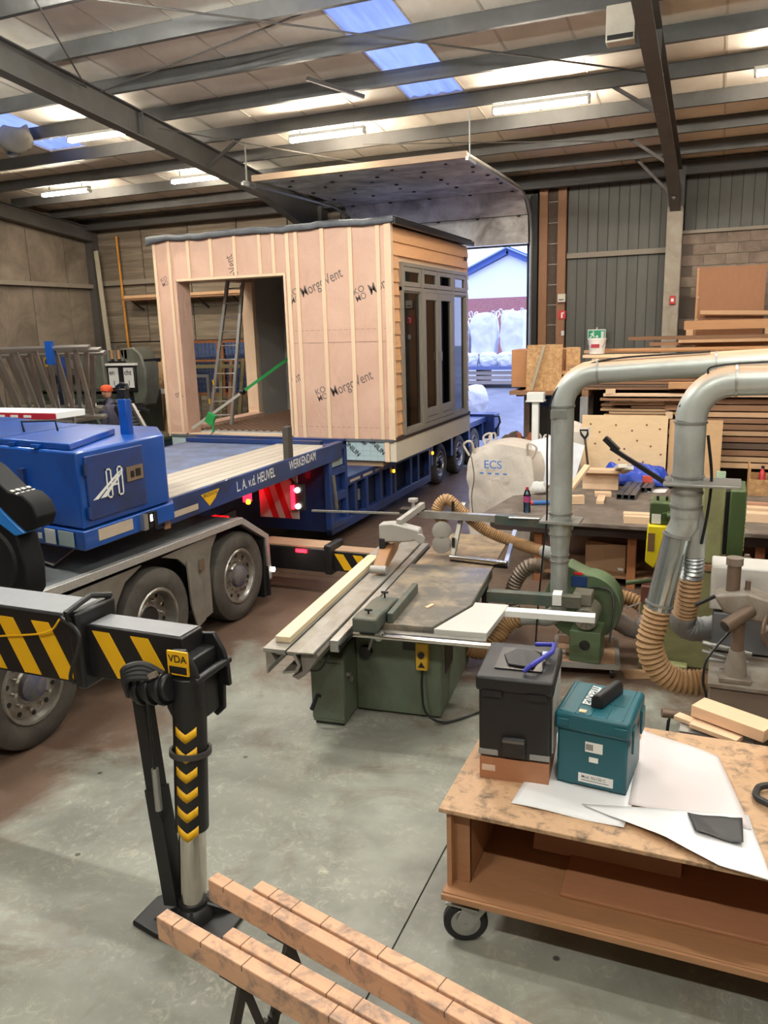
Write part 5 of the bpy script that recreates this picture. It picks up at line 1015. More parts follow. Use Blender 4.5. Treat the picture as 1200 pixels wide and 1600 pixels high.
ct = thing('cardboard_box', 'closed brown cardboard box under the dark assembly bench', 'box', (-1.15, 10.2, .14), R(-14), world=False)
MB().bb(-.26, .26, -.2, .2, 0, .36).build('carton', CARD, ct, bev=.004); MB().bb(-.26, .0, -.203, -.2, .12, .36).build('flap', CARD, ct); MB().bb(.17, .24, -.204, -.2, .03, .06).build('label', WHITEP, ct); MB().bb(-.262, .262, -.03, .03, .36, .363).build('tape', mat('tan_tape', (186, 156, 116), .4), ct)
# bottle
bt = thing('water_bottle', 'clear blue-tinted plastic water bottle with red cap on the bench', 'bottle', (-2.18, 9.92, .85))
o = (-2.18, 9.92, .85)
MB().lathe([(.001, 0), (.044, .002), (.047, .02), (.044, .10), (.047, .18), (.046, .23), (.03, .285), (.016, .305), (.016, .32)], o, n=18, caps=False).build('bottle_body', glass('bottle_plastic', (200, 222, 240), .97, .1), bt)
MB().lathe([(.048, .14), (.048, .22)], o, n=18, caps=False).build('label_band', mat('red_blue_label', (70, 90, 170), .4, 0, .1, 20, (200, 50, 60), .5, 18), bt); MB().lathe([(.019, .305), (.019, .33), (.001, .33)], o, n=14).build('cap', mat('red_cap', (200, 44, 50), .4), bt)
MB().lathe([(.042, .004), (.042, .13), (.001, .13)], o, n=16).build('water', glass('water_tint', (190, 216, 240), .97, .05), bt)
tu = thing('sealant_tube', 'blue sealant cartridge with red end lying on the bench', 'cartridge', (-2.1, 10.42, .88))
MB().cyl((-2.2, 10.36, .883), (-1.98, 10.46, .883), .03, n=14).build('cartridge', mat('blue_cartridge', (54, 108, 176), .4, 0, .1, 20), tu); MB().cyl((-2.23, 10.346, .883), (-2.2, 10.36, .883), .031, n=14).build('end_band', mat('red_band', (206, 66, 60), .4), tu); MB().cyl((-1.98, 10.46, .883), (-1.93, 10.48, .883), .012, .006, n=8).build('nozzle', WHITEP, tu)
fo = MB().grid(lambda a, b: (-2.40 + .24 * a, 11.05 + .16 * b, .85 + .16 * max(0, min(1, 4 * min(a, 1 - a, b, 1 - b) + .25)) + .012 * math.sin(a * 22 + b * 17)), 10, 8).build('foam_block', mat('white_foam', (226, 226, 222), .8), None, thick=.01); tag(fo, 'white foam lump on the bench behind the bottle', 'foam')
def plank(nm, label, c, d, m, rz=0, rx=0, ry=0, group=None, cat='timber'):
    if m.name not in UM: UM[m.name] = unit(m)
    o_ = bpy.data.objects.new(nm, UM[m.name]); C.objects.link(o_); o_.location = c; o_.scale = d; o_.rotation_euler = (rx, ry, rz); return tag(o_, label, cat, group)
UM = {}
PW = [wood('plank_tan', (198, 160, 122), .8, stretch=(1.5, 3, 3), rnd=.14), wood('plank_orange', (184, 138, 96), .8, stretch=(1.5, 3, 3), rnd=.14), wood('plank_brown', (142, 104, 76), .75, stretch=(1.5, 3, 3), rnd=.18), wood('plank_dark', (96, 76, 62), .75, stretch=(1.5, 3, 3), rnd=.2), wood('plank_pale', (226, 192, 158), .85, stretch=(1.5, 3, 3), rnd=.08)]
# offcuts on the bench
G = 'pine offcuts on the dark bench'
for lb, c, d, rz, ry in (('pine offcut nearest the fan duct on the dark bench', (-1.78, 10.55, .91), (.44, .10, .11), R(20), 0), ('pine offcut sloping up from the bench behind the fan duct', (-1.72, 10.85, 1.10), (.62, .09, .04), R(60), R(-38)),
        ('pine offcut standing on its edge between the sloping pieces', (-1.38, 10.85, .872), (.10, .40, .04), R(4), 0), ('wide pine offcut on top of the bench pile', (-1.45, 11.6, 1.135), (.62, .20, .045), R(4), 0), ('square pine offcut in the bench pile', (-1.40, 11.2, .878), (.22, .16, .05), R(10), 0), ('pine offcut under the bench pile', (-1.5, 11.7, .98), (.5, .12, .26), R(2), 0)):
    plank('pine_offcut', lb, c, d, PW[4], rz, 0, ry, G)
for k, (lb, c) in enumerate((('white painted board lying over the pine pile', (-1.22, 11.5, 1.2)), ('second white painted board beside the pine pile', (-1.14, 11.55, 1.17)))): plank('white_board', lb, c, (.12, .75, .05), mat('whitewash', (222, 216, 204), .7), R(12), R(-14), 0, 'white boards on the bench')
plank('pine_block', 'upper of two pine blocks at the front edge of the dark bench', (-.78, 9.95, .885), (.42, .13, .07), PW[4], R(3), group='pine blocks at the bench edge'); plank('pine_block', 'lower front one of two pine blocks at the bench edge', (-.74, 9.72, .892), (.44, .09, .085), PW[4], R(2), group='pine blocks at the bench edge')
plank('pine_block', 'pine block on the bench right of the green machine', (.5, 10.2, .90), (.42, .16, .10), PW[4], R(-2), group='pine blocks right of the machine'); plank('pine_block', 'flatter pine block behind the one right of the green machine', (.5, 10.45, .92), (.4, .14, .09), PW[4], R(-2), group='pine blocks right of the machine'); plank('pine_block', 'long reddish pine strip on the right of the bench', (.9, 11.0, .88), (1.2, .07, .05), wood('plank_rose', (214, 160, 130), .85, stretch=(1.5, 3, 3)), R(-1))
TUBEM = mat('dull_steel_tube', (112, 112, 112), .4, .6, .1)
for k in range(5):
    lb = ['square steel tube, left of the row of three', 'square steel tube, middle of the row of three', 'square steel tube, right of the row of three', 'shorter square steel tube right of the row', 'shortest square steel tube by the red box'][k]
    x0 = -1.16 + .085 * k; L = .95 if k < 3 else .6; y0 = 11.0 if k < 3 else 11.55; t = .075; b = MB()
    P = [(-t / 2, 0), (t / 2, 0), (t / 2, t), (-t / 2, t)]; Q = [(-t / 2 + .007, .007), (t / 2 - .007, .007), (t / 2 - .007, t - .007), (-t / 2 + .007, t - .007)]
    V = []
    for yy in (0, L): V += [(a, yy, h) for a, h in P] + [(a, yy, h) for a, h in Q]
    F = []
    for i in range(4):
        j = (i + 1) % 4; F += [(i, j, 8 + j, 8 + i), (4 + i, 12 + i, 12 + j, 4 + j), (i, 4 + i, 4 + j, j), (8 + i, 8 + j, 12 + j, 12 + i)]
    o_ = b.add(V, F).build('steel_tube', TUBEM); o_.location = (x0, y0, .851); o_.rotation_euler = (0, 0, R(-3)); tag(o_, lb, 'tube', 'square steel tubes on the bench')
rb = plank('red_box', 'small red cardboard box on the bench by the tarpaulin', (-.88, 12.0, .93), (.13, .12, .16), mat('red_card', (206, 84, 66), .6), R(8), cat='box')
sheet('paper_sheet', 'white paper lying on the bench near the red box', 'paper', [(-.86, 11.55), (-.60, 11.6), (-.58, 11.85), (-.86, 11.8)], .85, PAPER, None, 6)
# blue tarpaulin
TARP = mat('blue_tarpaulin', (34, 68, 178), .35, 0, .1, 4)
def tarp(a, b):
    x = -1.60 + 1.08 * a + .03 * math.sin(9 * b); y = 12.05 + .5 * b; e = max(0, min(1, 6 * min(a, 1 - a * .995))) * max(0.0, min(1, 5 * min(b + .02, 1.02 - b)))
    h = (.30 * (1 - .55 * a) + .05 * math.sin(a * 9 + 2) + .035 * math.sin(a * 17 + b * 8) + .03 * math.sin(b * 14 + a * 5)) * e; return (x, y - .12 * math.sin(a * 3) * (1 - b), .852 + max(.004, h))
tag(MB().grid(tarp, 40, 18).build('tarpaulin', TARP, None, thick=.004), 'crumpled blue tarpaulin heaped on the dark bench', 'tarpaulin')
# plywood sheets standing behind the bench
PLW = wood('pale_plywood', (224, 192, 150), .88, .6, (2, 5, 5), .05)
ps = slab('plywood_sheet', 'pale plywood sheet standing behind the bench with dark knots', 'board', (-1.30, 12.62, 1.25), (1.26, .02, 1.12), PLW, rx=R(-6)); slab('plywood_sheet', 'second darker plywood sheet standing right of the pale one', 'board', (-.28, 12.68, 1.22), (.74, .02, 1.06), wood('tan_plywood', (196, 158, 116), .85, .6, (2, 5, 5)), rx=R(-6))
KN = mat('wood_knot', (120, 84, 52), .8)
for x, z in ((-.5, .42), (-.36, .3), (-.12, .41), (.12, .33), (.33, .42), (.52, .36), (-.42, .12), (-.2, .2), (.02, .05), (.2, .18), (.4, .1), (.55, -.02), (-.05, -.12), (.3, -.14)):
    k = MB().lathe([(.001, 0), (.016, 0), (.016, .002), (.001, .002)], (x, -.0105, z), (0, -1, 0), 8, caps=False).build('knot', KN, ps)
# shovel with D-grip
sh = thing('shovel', 'shovel with black D-shaped grip leaning behind the bench', 'shovel', (-1.72, 12.5, 0))
MB().cyl((-1.72, 12.45, .5), (-1.83, 12.3, 1.50), .018, n=10).build('shaft', mat('dark_wood_shaft', (96, 76, 60), .6), sh); MB().tube([(-1.83, 12.3, 1.49), (-1.88, 12.29, 1.55), (-1.90, 12.28, 1.62), (-1.79, 12.28, 1.62), (-1.79, 12.29, 1.55), (-1.83, 12.3, 1.49)], .018, 8).build('d_grip', BLK, sh); MB().prism([(-.11, .5), (.11, .5), (.12, .2), (.06, .05), (0, .0), (-.06, .05), (-.12, .2)], (-1.70, 12.48, 0), (1, 0, 0), (0, 0, 1), (0, .006, 0)).build('blade', TUBEM, sh)
# bulk bags
def bag_mat(nm, c):
    m = mat(nm, c, .75, 0, .05, 3); nt = m.node_tree; b = nt.nodes['Principled BSDF']; bn_ = nt.nodes.new('ShaderNodeBump'); bn_.inputs['Strength'].default_value = .75; bn_.inputs['Distance'].default_value = .05
    nt.links.new(_noise(nt, _coords(nt, (1, 1, .6)), 5.0, 3, .5, .5), bn_.inputs['Height']); nt.links.new(bn_.outputs[0], b.inputs['Normal']); return m
BAG = bag_mat('woven_bag', (204, 194, 182)); BAGW = bag_mat('white_woven_bag', (236, 238, 242))
def bulk_bag(label, c, d, seed, m, rz=0.0, ears=True, group='bulk bags', slump=.12, open_top=False):
    r4 = random.Random(seed); t = thing('bulk_bag', label, 'bag', c, rz, group, world=False); ph = [r4.uniform(0, 6) for _ in range(6)]
    def f(a, b):
        an = a * 2 * math.pi; sq = 1 / max(abs(math.cos(an)), abs(math.sin(an))); k = .55 * sq + .45; bul = 1 + slump * math.sin(b * math.pi) + .025 * math.sin(5 * an + ph[0] + b * 7) + .10 * noise.noise(Vector((2.2 * math.cos(an) + seed, 2.2 * math.sin(an), 3.5 * b))) + .05 * noise.noise(Vector((6 * math.cos(an) + seed, 6 * math.sin(an), 8 * b)))
        top = 1.0 if b < .9 else (1 - (b - .9) * (.7 if not open_top else .4)); hgt = b * d[2] * (1 + .05 * math.sin(2 * an + ph[2]) * b)
        return (d[0] / 2 * k * bul * top * math.cos(an) * .86, d[1] / 2 * k * bul * top * math.sin(an) * .86, hgt)
    MB().grid(f, 64, 28).build('bag_body', m, t)
    if not open_top:
        MB().grid(lambda a, b: (f(a, 1.0)[0] * (1 - b), f(a, 1.0)[1] * (1 - b), f(a, 1)[2] * (1 - b) + b * d[2] * 1.02 + .03 * math.sin(b * 3) - .04 * math.sin(a * 12 + ph[3]) * b * (1 - b)), 40, 4).build('bag_top', m, t)
    if ears:
        for sx in (-1, 1):
            for sy in (-1, 1): MB().tube(bez([(sx * d[0] * .40, sy * d[1] * .40, d[2] * .92), (sx * d[0] * .46, sy * d[1] * .44, d[2] * 1.04), (sx * d[0] * .36, sy * d[1] * .46, d[2] * 1.08), (sx * d[0] * .34, sy * d[1] * .38, d[2] * .95)], 5), .018, 6).build('lifting_loop', m, t)
    return t
b1 = bulk_bag('big cream bulk bag with blue printed letters behind the bench', (-2.92, 11.95, 0), (1.22, 1.0, 1.40), 1, BAG, R(-4))
PB = mat('print_blue', (84, 128, 196), .7)
text('bag_print', 'ECS', .17, (-.20, -.57, 1.14), (1, 0, 0), (0, 0, 1), PB, b1, slim=.012, depth=.004)
for k in range(4): MB().bb(-.26 + .12 * k, -.20 + .12 * k, -.575, -.571, 1.05, 1.075).build('bag_print', PB, b1)
MB().tube(bez([(-.40, -.55, 1.3), (-.34, -.60, 1.0), (-.38, -.60, .7), (-.36, -.58, .35)], 5), .008, 6).build('drawstring', mat('dark_cord', (70, 60, 54), .8), b1)
b2 = bulk_bag('cream bulk bag full of brown rubble behind the lettered bag', (-3.12, 13.12, 0), (.95, .85, 1.28), 2, BAG, R(10), open_top=True)
r5 = random.Random(5)
rubm = MB().grid(lambda a, b: (-.40 + .80 * a, -.38 + .76 * b, 1.14 + .34 * max(0, 1 - 2.0 * math.hypot(a - .5, b - .5)) + r5.uniform(-.045, .045)), 18, 18).build('rubble', mat('brown_rubble', (122, 100, 86), .9, 0, .3, 12, (80, 66, 58), .5, 8), b2, thick=.02); rubm['kind'] = 'stuff'
for k, (x, y, a) in enumerate(((.1, -.3, .4), (.25, -.2, 1.2), (.3, -.35, -.5))): MB().box((x, y, 1.36), (.06, .06, .24), rz=a, rx=.4 * a).build('tile_shard', mat('terracotta', (166, 96, 70), .8), b2)
bulk_bag('white bulk bag slumped behind the shovel', (-1.95, 12.75, 0), (.55, .3, 1.62), 3, BAG, R(6), ears=False)
lb_ = slab('white_sheet_board', 'white panel leaning beside the big lettered bag', 'board', (-2.32, 11.95, 1.18), (.36, .03, .72), mat('white_panel', (222, 226, 232), .5), R(12), R(-18), R(-14)); slab('white_sheet_board', 'grey-edged white panel leaning further right by the duct', 'board', (-2.02, 12.1, 1.15), (.3, .03, .62), mat('white_panel', (222, 226, 232), .5), R(12), R(-18), R(16))
# open toolbox etc. on the right of the bench
ob = thing('osb_box', 'open chipboard box with cans on the right of the bench', 'box', (.85, 12.0, .85)); OSB = mat('osb', (196, 156, 108), .8, 0, .25, 14, (160, 118, 76), .45, 18)
for a in ((.45, 1.3, 11.7, 11.72), (.45, 1.3, 12.28, 12.3)): MB().bb(*a, .85, 1.07).build('side', OSB, ob)
for a in ((.45, .47, 11.72, 12.28), (1.28, 1.3, 11.72, 12.28)): MB().bb(*a, .85, 1.22 if a[0] < .5 else 1.07).build('end', OSB, ob)
MB().bb(.47, 1.28, 11.72, 12.28, .85, .87).build('floor', OSB, ob)
for k, (x, y, c) in enumerate(((.62, 11.9, (190, 60, 60)), (.74, 12.0, (40, 40, 44)), (.9, 11.95, (170, 60, 66)))):
    q = thing('spray_can', ['white and red can in the chipboard box', 'black can in the middle of the chipboard box', 'dark red can at the back of the chipboard box'][k], 'can', (x, y, .87), 0, 'cans in the chipboard box'); MB().lathe([(.001, 0), (.045, 0), (.045, .26), (.02, .30), (.02, .33), (.001, .33)], (x, y, .87), n=14, caps=False).build('can_body', mat('can_%d' % k, c, .35), q); MB().lathe([(.022, .33), (.022, .36), (.001, .36)], (x, y, .87), n=10).build('nozzle', BLK, q)
plank('green_carton', 'small green and white carton standing on the bench', (.1, 11.9, .99), (.12, .08, .28), mat('green_carton', (80, 160, 80), .5, 0, .2, 30, (220, 224, 214), .5, 20), R(5), cat='box')
# ================================================================== GREEN MORTISING MACHINE
LG = mat('pale_olive_paint', (150, 152, 104), .5, 0, .06, 3, (122, 116, 84), .35, 2); OG = mat('olive_green_paint', (66, 84, 44), .5, 0, .08, 3); YP = mat('yellow_guard', (226, 204, 24), .45, 0, .06, 4)
mm = thing('mortising_machine', 'pale and dark green workshop machine with a yellow guard', 'machine', (-.1, 7.7, 0))
MB().prism([(-.50, 0), (.32, 0), (.22, .5), (.16, .98), (-.24, .98), (-.30, .5)], (0, 7.55, 0), (1, 0, 0), (0, 0, 1), (0, .5, 0)).build('pedestal', LG, mm, bev=.02)
MB().bb(-.55, -.12, 7.40, 7.52, 0.0, .07).build('foot', LG, mm, bev=.01)
MB().bb(-.30, .2, 7.5, 8.05, .98, 1.03).build('work_table', wood('brown_table', (150, 112, 80)), mm)
MB().bb(-.08, .115, 7.55, 7.95, 1.03, 1.76).build('column_housing', LG, mm, bev=.02); MB().bb(.15, .28, 7.45, 7.95, 1.08, 1.74).build('belt_cover', OG, mm, bev=.012); MB().bb(.10, .16, 7.6, 7.9, 1.12, 1.7).build('belt_gap', BLK, mm)
for k in range(14):
    for j in range(2): MB().cyl((.275, 7.5 + .07 * j + .02 * (k % 2), 1.2 + .035 * k), (.288, 7.5 + .07 * j + .02 * (k % 2), 1.2 + .035 * k), .012, n=6).build('vent_stud', LG, mm)
MB().bb(-.52, -.30, 7.55, 7.85, 1.37, 1.58).build('motor', OG, mm, bev=.015); MB().bb(-.5, -.42, 7.545, 7.55, 1.38, 1.47).build('rating_plate', WHITEP, mm); MB().cyl((-.36, 7.52, 1.46), (-.10, 7.5, 1.52), .035, n=12).build('spindle_arm', OG, mm); MB().bar((-.4, 7.54, 1.46), (-.1, 7.6, 1.55), .05, .05).build('arm_link', OG, mm)
MB().bb(-.30, -.1, 7.6, 7.8, 1.3, 1.6).build('head_block', LG, mm, bev=.01)
for x in (-.46, -.38): MB().cyl((x, 7.65, 1.58), (x, 7.65, 1.62), .012, n=8).build('bolt', BLK, mm)
MB().prism([(-.53, 1.37), (-.34, 1.37), (-.33, 1.06), (-.40, 1.08), (-.46, .96), (-.54, 1.02)], (0, 7.5, 0), (1, 0, 0), (0, 0, 1), (0, .22, 0)).build('guard', YP, mm, bev=.012); MB().bb(-.52, -.46, 7.49, 7.5, 1.13, 1.30).build('guard_window', mat('guard_brown', (120, 90, 60), .5), mm)
MB().bb(-.56, -.30, 7.45, 7.75, .62, .80).build('vice_block', mat('maroon_block', (112, 66, 54), .6), mm, bev=.01); MB().bb(-.56, -.32, 7.45, 7.75, .52, .63).build('vice_base', LG, mm, bev=.01); MB().cyl((-.7, 7.5, .80), (-.36, 7.55, .86), .022, n=10).build('vice_screw', OG, mm); MB().cyl((-.42, 7.5, .76), (-.42, 7.5, .9), .03, n=10).build('vice_post', BLK, mm); MB().bar((-.68, 7.42, .58), (-.55, 7.44, .64), .012, .012).build('vice_handle', GALV, mm)
# ================================================================== GREY DRILLING MACHINE
GM = mat('grey_machine_paint', (150, 144, 134), .5, .1, .1, 4, (120, 104, 90), .45, 3); DM = mat('dusty_brown_steel', (118, 100, 86), .5, .4, .12, 5)
gd = thing('drilling_machine', 'grey dusty drilling machine with pipe arm and handwheels', 'machine', (.45, 5.8, 0))
MB().bb(.06, 1.3, 5.5, 6.3, .46, .76).build('bed', mat('dusty_bed', (124, 108, 94), .6, .1, .1, 3), gd, bev=.012); MB().bb(.2, 1.2, 5.6, 6.2, 0, .46).build('stand', DM, gd); MB().bb(.05, 1.32, 5.48, 6.32, .76, .785).build('bed_top', GM, gd)
MB().bb(.12, .32, 5.52, 5.70, .785, .82).build('flange', GM, gd, bev=.006); MB().lathe([(.075, .82), (.07, .90), (.05, .98), (.05, 1.0)], (.22, 5.61, 0), n=20).build('column_foot', GM, gd); MB().cyl((.22, 5.61, .95), (.22, 5.61, 1.25), .042, n=20).build('column', DM, gd)
MB().bb(.03, .50, 6.05, 6.35, 1.12, 1.45).build('head_box', mat('pale_grey_box', (196, 192, 186), .5, 0, .05), gd, bev=.012); MB().bb(.06, .6, 6.05, 6.45, .80, 1.10).build('rear_box', mat('grey_blue_box', (112, 114, 118), .5, 0, .06), gd, bev=.012)
MB().prism([(.05, 1.38), (.26, 1.42), (.60, 1.33), (.60, 1.20), (.28, 1.22), (.12, 1.26)], (0, 5.58, 0), (1, 0, 0), (0, 0, 1), (0, .18, 0)).build('head', GM, gd, bev=.02); MB().cyl((.13, 5.45, 1.215), (.29, 5.6, 1.30), .045, n=20).build('pipe_arm', DM, gd, bev=.004); MB().lathe([(.001, 0), (.034, 0), (.034, .003), (.001, .003)], (.128, 5.448, 1.214), (-.16, -.15, -.085), 16, caps=False).build('pipe_bore', BLK, gd)
MB().cyl((.17, 5.68, 1.38), (.17, 5.68, 1.60), .045, n=18).build('quill', DM, gd); MB().cyl((.17, 5.68, 1.58), (.17, 5.68, 1.63), .055, n=18).build('quill_cap', GM, gd); MB().cyl((.26, 5.66, 1.38), (.26, 5.66, 1.48), .018, n=10).build('bolt', DM, gd)
MB().bar((.06, 5.60, 1.37), (-.06, 5.55, 1.31), .02, .02).build('handle', BLK, gd)
def handwheel(nm, c, ax, r):
    c = Vector(c); ax = Vector(ax).normalized(); u_, v_, _ = basis(ax); pts_ = [c + u_ * (r * math.cos(k * math.pi / 10)) + v_ * (r * math.sin(k * math.pi / 10)) for k in range(21)]
    w_ = MB().tube(pts_, .014, 8).build(nm, DM, gd)
    for k in range(3): a = k * 2.094; MB().bar(c, c + u_ * (r * math.cos(a)) + v_ * (r * math.sin(a)), .02, .012).build('spoke', DM, w_)
    MB().cyl(c - ax * .03, c + ax * .04, .03, n=12).build('hub', GM, w_)
handwheel('handwheel', (.28, 6.55, 1.36), (0, .2, 1), .11); handwheel('handwheel', (.40, 5.52, 1.20), (.9, -.4, .1), .10); MB().cyl((.28, 6.55, .8), (.28, 6.55, 1.42), .02, n=10).build('wheel_shaft', DM, gd)
MB().cyl((.0, 5.72, .98), (.32, 5.75, .92), .018, n=10).cyl((.0, 5.70, .93), (.30, 5.73, .87), .012, n=8).build('guide_rods', GALV, gd); MB().cyl((.04, 5.68, .88), (.2, 5.72, .86), .014, n=8).build('guide_rod', GALV, gd)
MB().cyl((-.22, 5.15, .68), (.9, 5.42, .60), .030, n=16).build('fence_pipe', DM, gd); MB().bar((.2, 5.2, .62), (.2, 5.6, .62), .05, .05).build('fence_arm', DM, gd)
MB().tube(bez([(.18, 5.58, 1.16), (.04, 5.45, .98), (.02, 5.42, .82), (.04, 5.4, .66), (-.1, 5.3, .35), (-.17, 5.24, .2), (-.18, 5.2, .5), (-.17, 5.17, .66)], 8), .009, 6).build('hanging_cable', BLK, gd); MB().tube(bez([(-.18, 5.18, .62), (-.2, 5.15, .2), (-.15, 5.1, .02), (.0, 5.1, .012), (.3, 5.3, .012)], 8), .008, 6).build('hanging_cable', BLK, gd)
# black-topped wheel stand behind
# ================================================================== TIMBER STORE BEHIND THE BENCH
rk = thing('timber_rack', 'heavy timber rack frame holding the plank stacks at the back', 'rack', (-.5, 14.5, 0))
for x in (-3.0, -1.95, -.62, 1.2, 2.8):
    for y in ((12.98, 15.9) if x > -1 else (13.55, 15.9)): MB().bb(x - .05, x + .05, y, y + .1, 0, 2.16 if x < -.7 else 1.0).build('post', PW[3], rk)
    MB().bb(x - .05, x + .05, 12.98, 16.0, 2.06 if x < -.7 else .9, 2.16 if x < -.7 else 1.0).build('bearer', PW[2], rk)
r6 = random.Random(11); GRYP = wood('plank_grey', (132, 116, 100), .75, stretch=(1.5, 3, 3), rnd=.18)
ORD = ['first', 'second', 'third', 'fourth', 'fifth', 'sixth', 'seventh', 'eighth', 'ninth', 'tenth', 'eleventh', 'twelfth']
def pile(label, group, x0, x1, y0, y1, z0, layers, th, wd, mats, jig=.25, gap=.012, nm='stacked_plank', endvar=True):
    z = z0
    for k in range(layers):
        y = y0; row = 0; t = th * r6.uniform(.85, 1.15)
        while y + wd * .6 < y1:
            w_ = wd * r6.uniform(.85, 1.1); a = x0 + (r6.uniform(-jig, jig) if endvar else 0); c = x1 + r6.uniform(-jig, jig)
            plank(nm, label % (ORD[k], ('front', 'second', 'third', 'fourth', 'fifth', 'sixth', 'seventh', 'eighth', 'ninth')[row]), ((a + c) / 2, y + w_ / 2, z + t / 2), (c - a, w_ - .012, t), r6.choice(mats), r6.uniform(-.012, .012), 0, 0, group); y += w_; row += 1
        z += t + gap
    return z
# right-hand deep stack of rough dark boards
zt = pile('rough plank of the right stack, %s layer up, %s row from the front', 'rough planks in the right stack', -.55, 3.0, 13.0, 13.9, 1.0, 12, .075, .30, [PW[3], PW[2], PW[2], GRYP, PW[0]], .22, .022)
for k in range(5): plank('stack_spacer', 'thin stick between layers of the rough right stack', (-.2 + .9 * (k % 4), 13.35, 1.0 + .0), (.05, .8, .001), PW[2], group='stack sticks') if False else None
# long pale boards on top
zt2 = pile('pale long board on top of the rack, %s layer up, %s row from the front', 'pale boards on the upper rack', -1.95, 2.6, 13.0, 16.6, 2.36, 4, .045, .42, [PW[0], PW[1], PW[4]], .45, .012)
zt1 = pile('brown board under the pale ones, %s layer up, %s row from the front', 'brown boards in the middle layers', -2.0, 1.2, 13.05, 14.8, 2.165, 4, .04, .34, [PW[2], PW[3]], .3, .008)
pile('short board in the rack gap, %s layer up, %s row from the front', 'short boards in the rack gap', -1.5, -.60, 13.05, 13.8, 1.74, 5, .036, .25, [PW[2], PW[0]], .25, .012)
MB().bb(-3.12, -2.03, 12.8, 13.95, 2.10, 2.16).build('left_shelf', PW[2], rk); MB().bb(-1.7, -.55, 13.0, 13.9, 1.66, 1.73).build('shelf', PW[3], rk); MB().bb(-2.02, -1.9, 12.97, 13.05, 1.0, 2.06).build('grey_upright', mat('grey_metal_upright', (150, 150, 150), .5, .2), rk)
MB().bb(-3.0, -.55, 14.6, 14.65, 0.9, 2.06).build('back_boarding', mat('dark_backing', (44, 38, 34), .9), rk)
for lb, c, d, m, rz in (('long whitish plank sticking out left over the rack', (.2, 12.92, 2.10), (3.7, .14, .04), PW[4], .0), ('yellow plank laid along the front of the upper rack', (1.0, 12.9, 2.245), (3.4, .18, .09), PW[1], .0), ('tan plank end resting in front of the middle layers', (-.9, 12.93, 2.03), (1.6, .12, .035), PW[2], .02),
        ('short square pine end on the rack front edge', (-1.55, 12.9, 2.15), (.14, .12, .07), PW[4], .2), ('small pale plank end in the rack gap', (-.68, 12.95, 1.79), (.1, .1, .1), PW[4], .1)): plank('loose_plank', lb, c, d, m, rz, group='loose planks on the rack')
# topmost loose boards
for k, (x0, x1, y, z, th, mi) in enumerate(((-2.3, 1.6, 15.2, 2.66, .05, 0), (-1.9, 2.0, 14.9, 2.70, .04, 1), (-2.2, .2, 14.4, 2.61, .05, 4), (-1.2, 2.2, 15.5, 2.76, .06, 2), (-1.6, 2.4, 15.8, 2.86, .06, 2), (-.7, 2.0, 15.3, 2.81, .05, 0), (-1.5, 1.6, 14.0, 2.60, .04, 0))):
    plank('loose_plank', ['long pale board across the top of the rack, third from the wall', 'orange board on top of the rack below the wall rail', 'short pale board on top near the white bucket', 'brown board on the top layer behind the orange one', 'hindmost brown board on top of the rack', 'tan board on the top layer at the right', 'front tan board on the top layer'][k], ((x0 + x1) / 2, y, z + th / 2), (x1 - x0, .24, th), PW[mi], r6.uniform(-.02, .02), group='loose planks on the rack')
plank('red_brown_beam', 'long orange beam lying high in front of the brown panel', (1.1, 15.95, 3.10), (3.5, .12, .16), PW[1], .0); plank('red_brown_beam', 'second orange beam resting above the first at a slant', (1.2, 16.25, 3.27), (3.2, .1, .07), PW[0], .0, 0, .035)
for k, x in enumerate((-.55, .75)): plank('beam_support', ['left upright block under the orange beams', 'right upright block under the orange beams'][k], (x, 15.95, 2.92), (.12, .12, .22), PW[0], group='blocks under the beams')
# wide brown door panel
bp = thing('door_panel', 'wide plain brown door panel leaning on the block wall', 'panel', (.1, 16.45, 2.6)); MB().box((.1, 16.45, 3.37), (1.14, .045, 1.52), rx=R(-5)).build('panel_face', wood('brown_panel', (152, 106, 74), .88, stretch=(6, 6, 1), rnd=.02), bp); MB().box((-.475, 16.45, 3.37), (.035, .06, 1.52), rx=R(-5)).build('panel_edge', PW[1], bp)
for z in (3.2, 3.6): MB().box((-.45, 16.415, z), (.02, .02, .03)).build('hinge_plate', GALV, bp)
# boxes of board at the left end of the rack
slab('chipboard_sheet', 'chipboard panel standing at the left end of the rack', 'board', (-2.60, 12.98, 2.50), (.56, .03, .76), OSB, R(3), R(-8)); slab('chipboard_sheet', 'narrow chipboard panel right of the wide one', 'board', (-2.17, 13.12, 2.52), (.22, .03, .62), OSB, R(3), R(-8))
slab('board_stack', 'brown pile of plywood boards behind the chipboard', 'board', (-2.75, 13.5, 2.50), (.86, .7, .60), wood('layered_boards', (176, 122, 80), .75, stretch=(.5, .5, 30)), R(2)); slab('grey_lath', 'thin grey lath leaning against the chipboard panel', 'timber', (-2.68, 12.88, 2.52), (.045, .03, .72), mat('grey_lath', (158, 146, 126), .8), 0, R(-8), R(14))
slab('cardboard_box', 'small white carton under the chipboard panels', 'box', (-2.64, 12.57, 2.10), (.26, .2, .12), WHITEP, R(4)); bx = thing('carton_stand', 'white post under the small carton', 'post', (-2.64, 12.57, 0)); MB().bb(-2.69, -2.59, 12.52, 12.62, 0, 2.03).build('post', WHITEP, bx); MB().bb(-2.78, -2.5, 12.46, 12.68, 2.02, 2.04).build('post_cap', WHITEP, bx)
for k in range(4): q = MB().cyl((-2.98, 13.58, 1.86 + .055 * k), (-2.2, 13.58, 1.86 + .055 * k), .026, n=10).build('blue_pipe', mat('blue_pipe', (40, 84, 140), .4)); tag(q, ['lowest blue pipe under the chipboard', 'second blue pipe from below under the chipboard', 'third blue pipe from below under the chipboard', 'topmost blue pipe under the chipboard'][k], 'pipe', 'blue pipes')
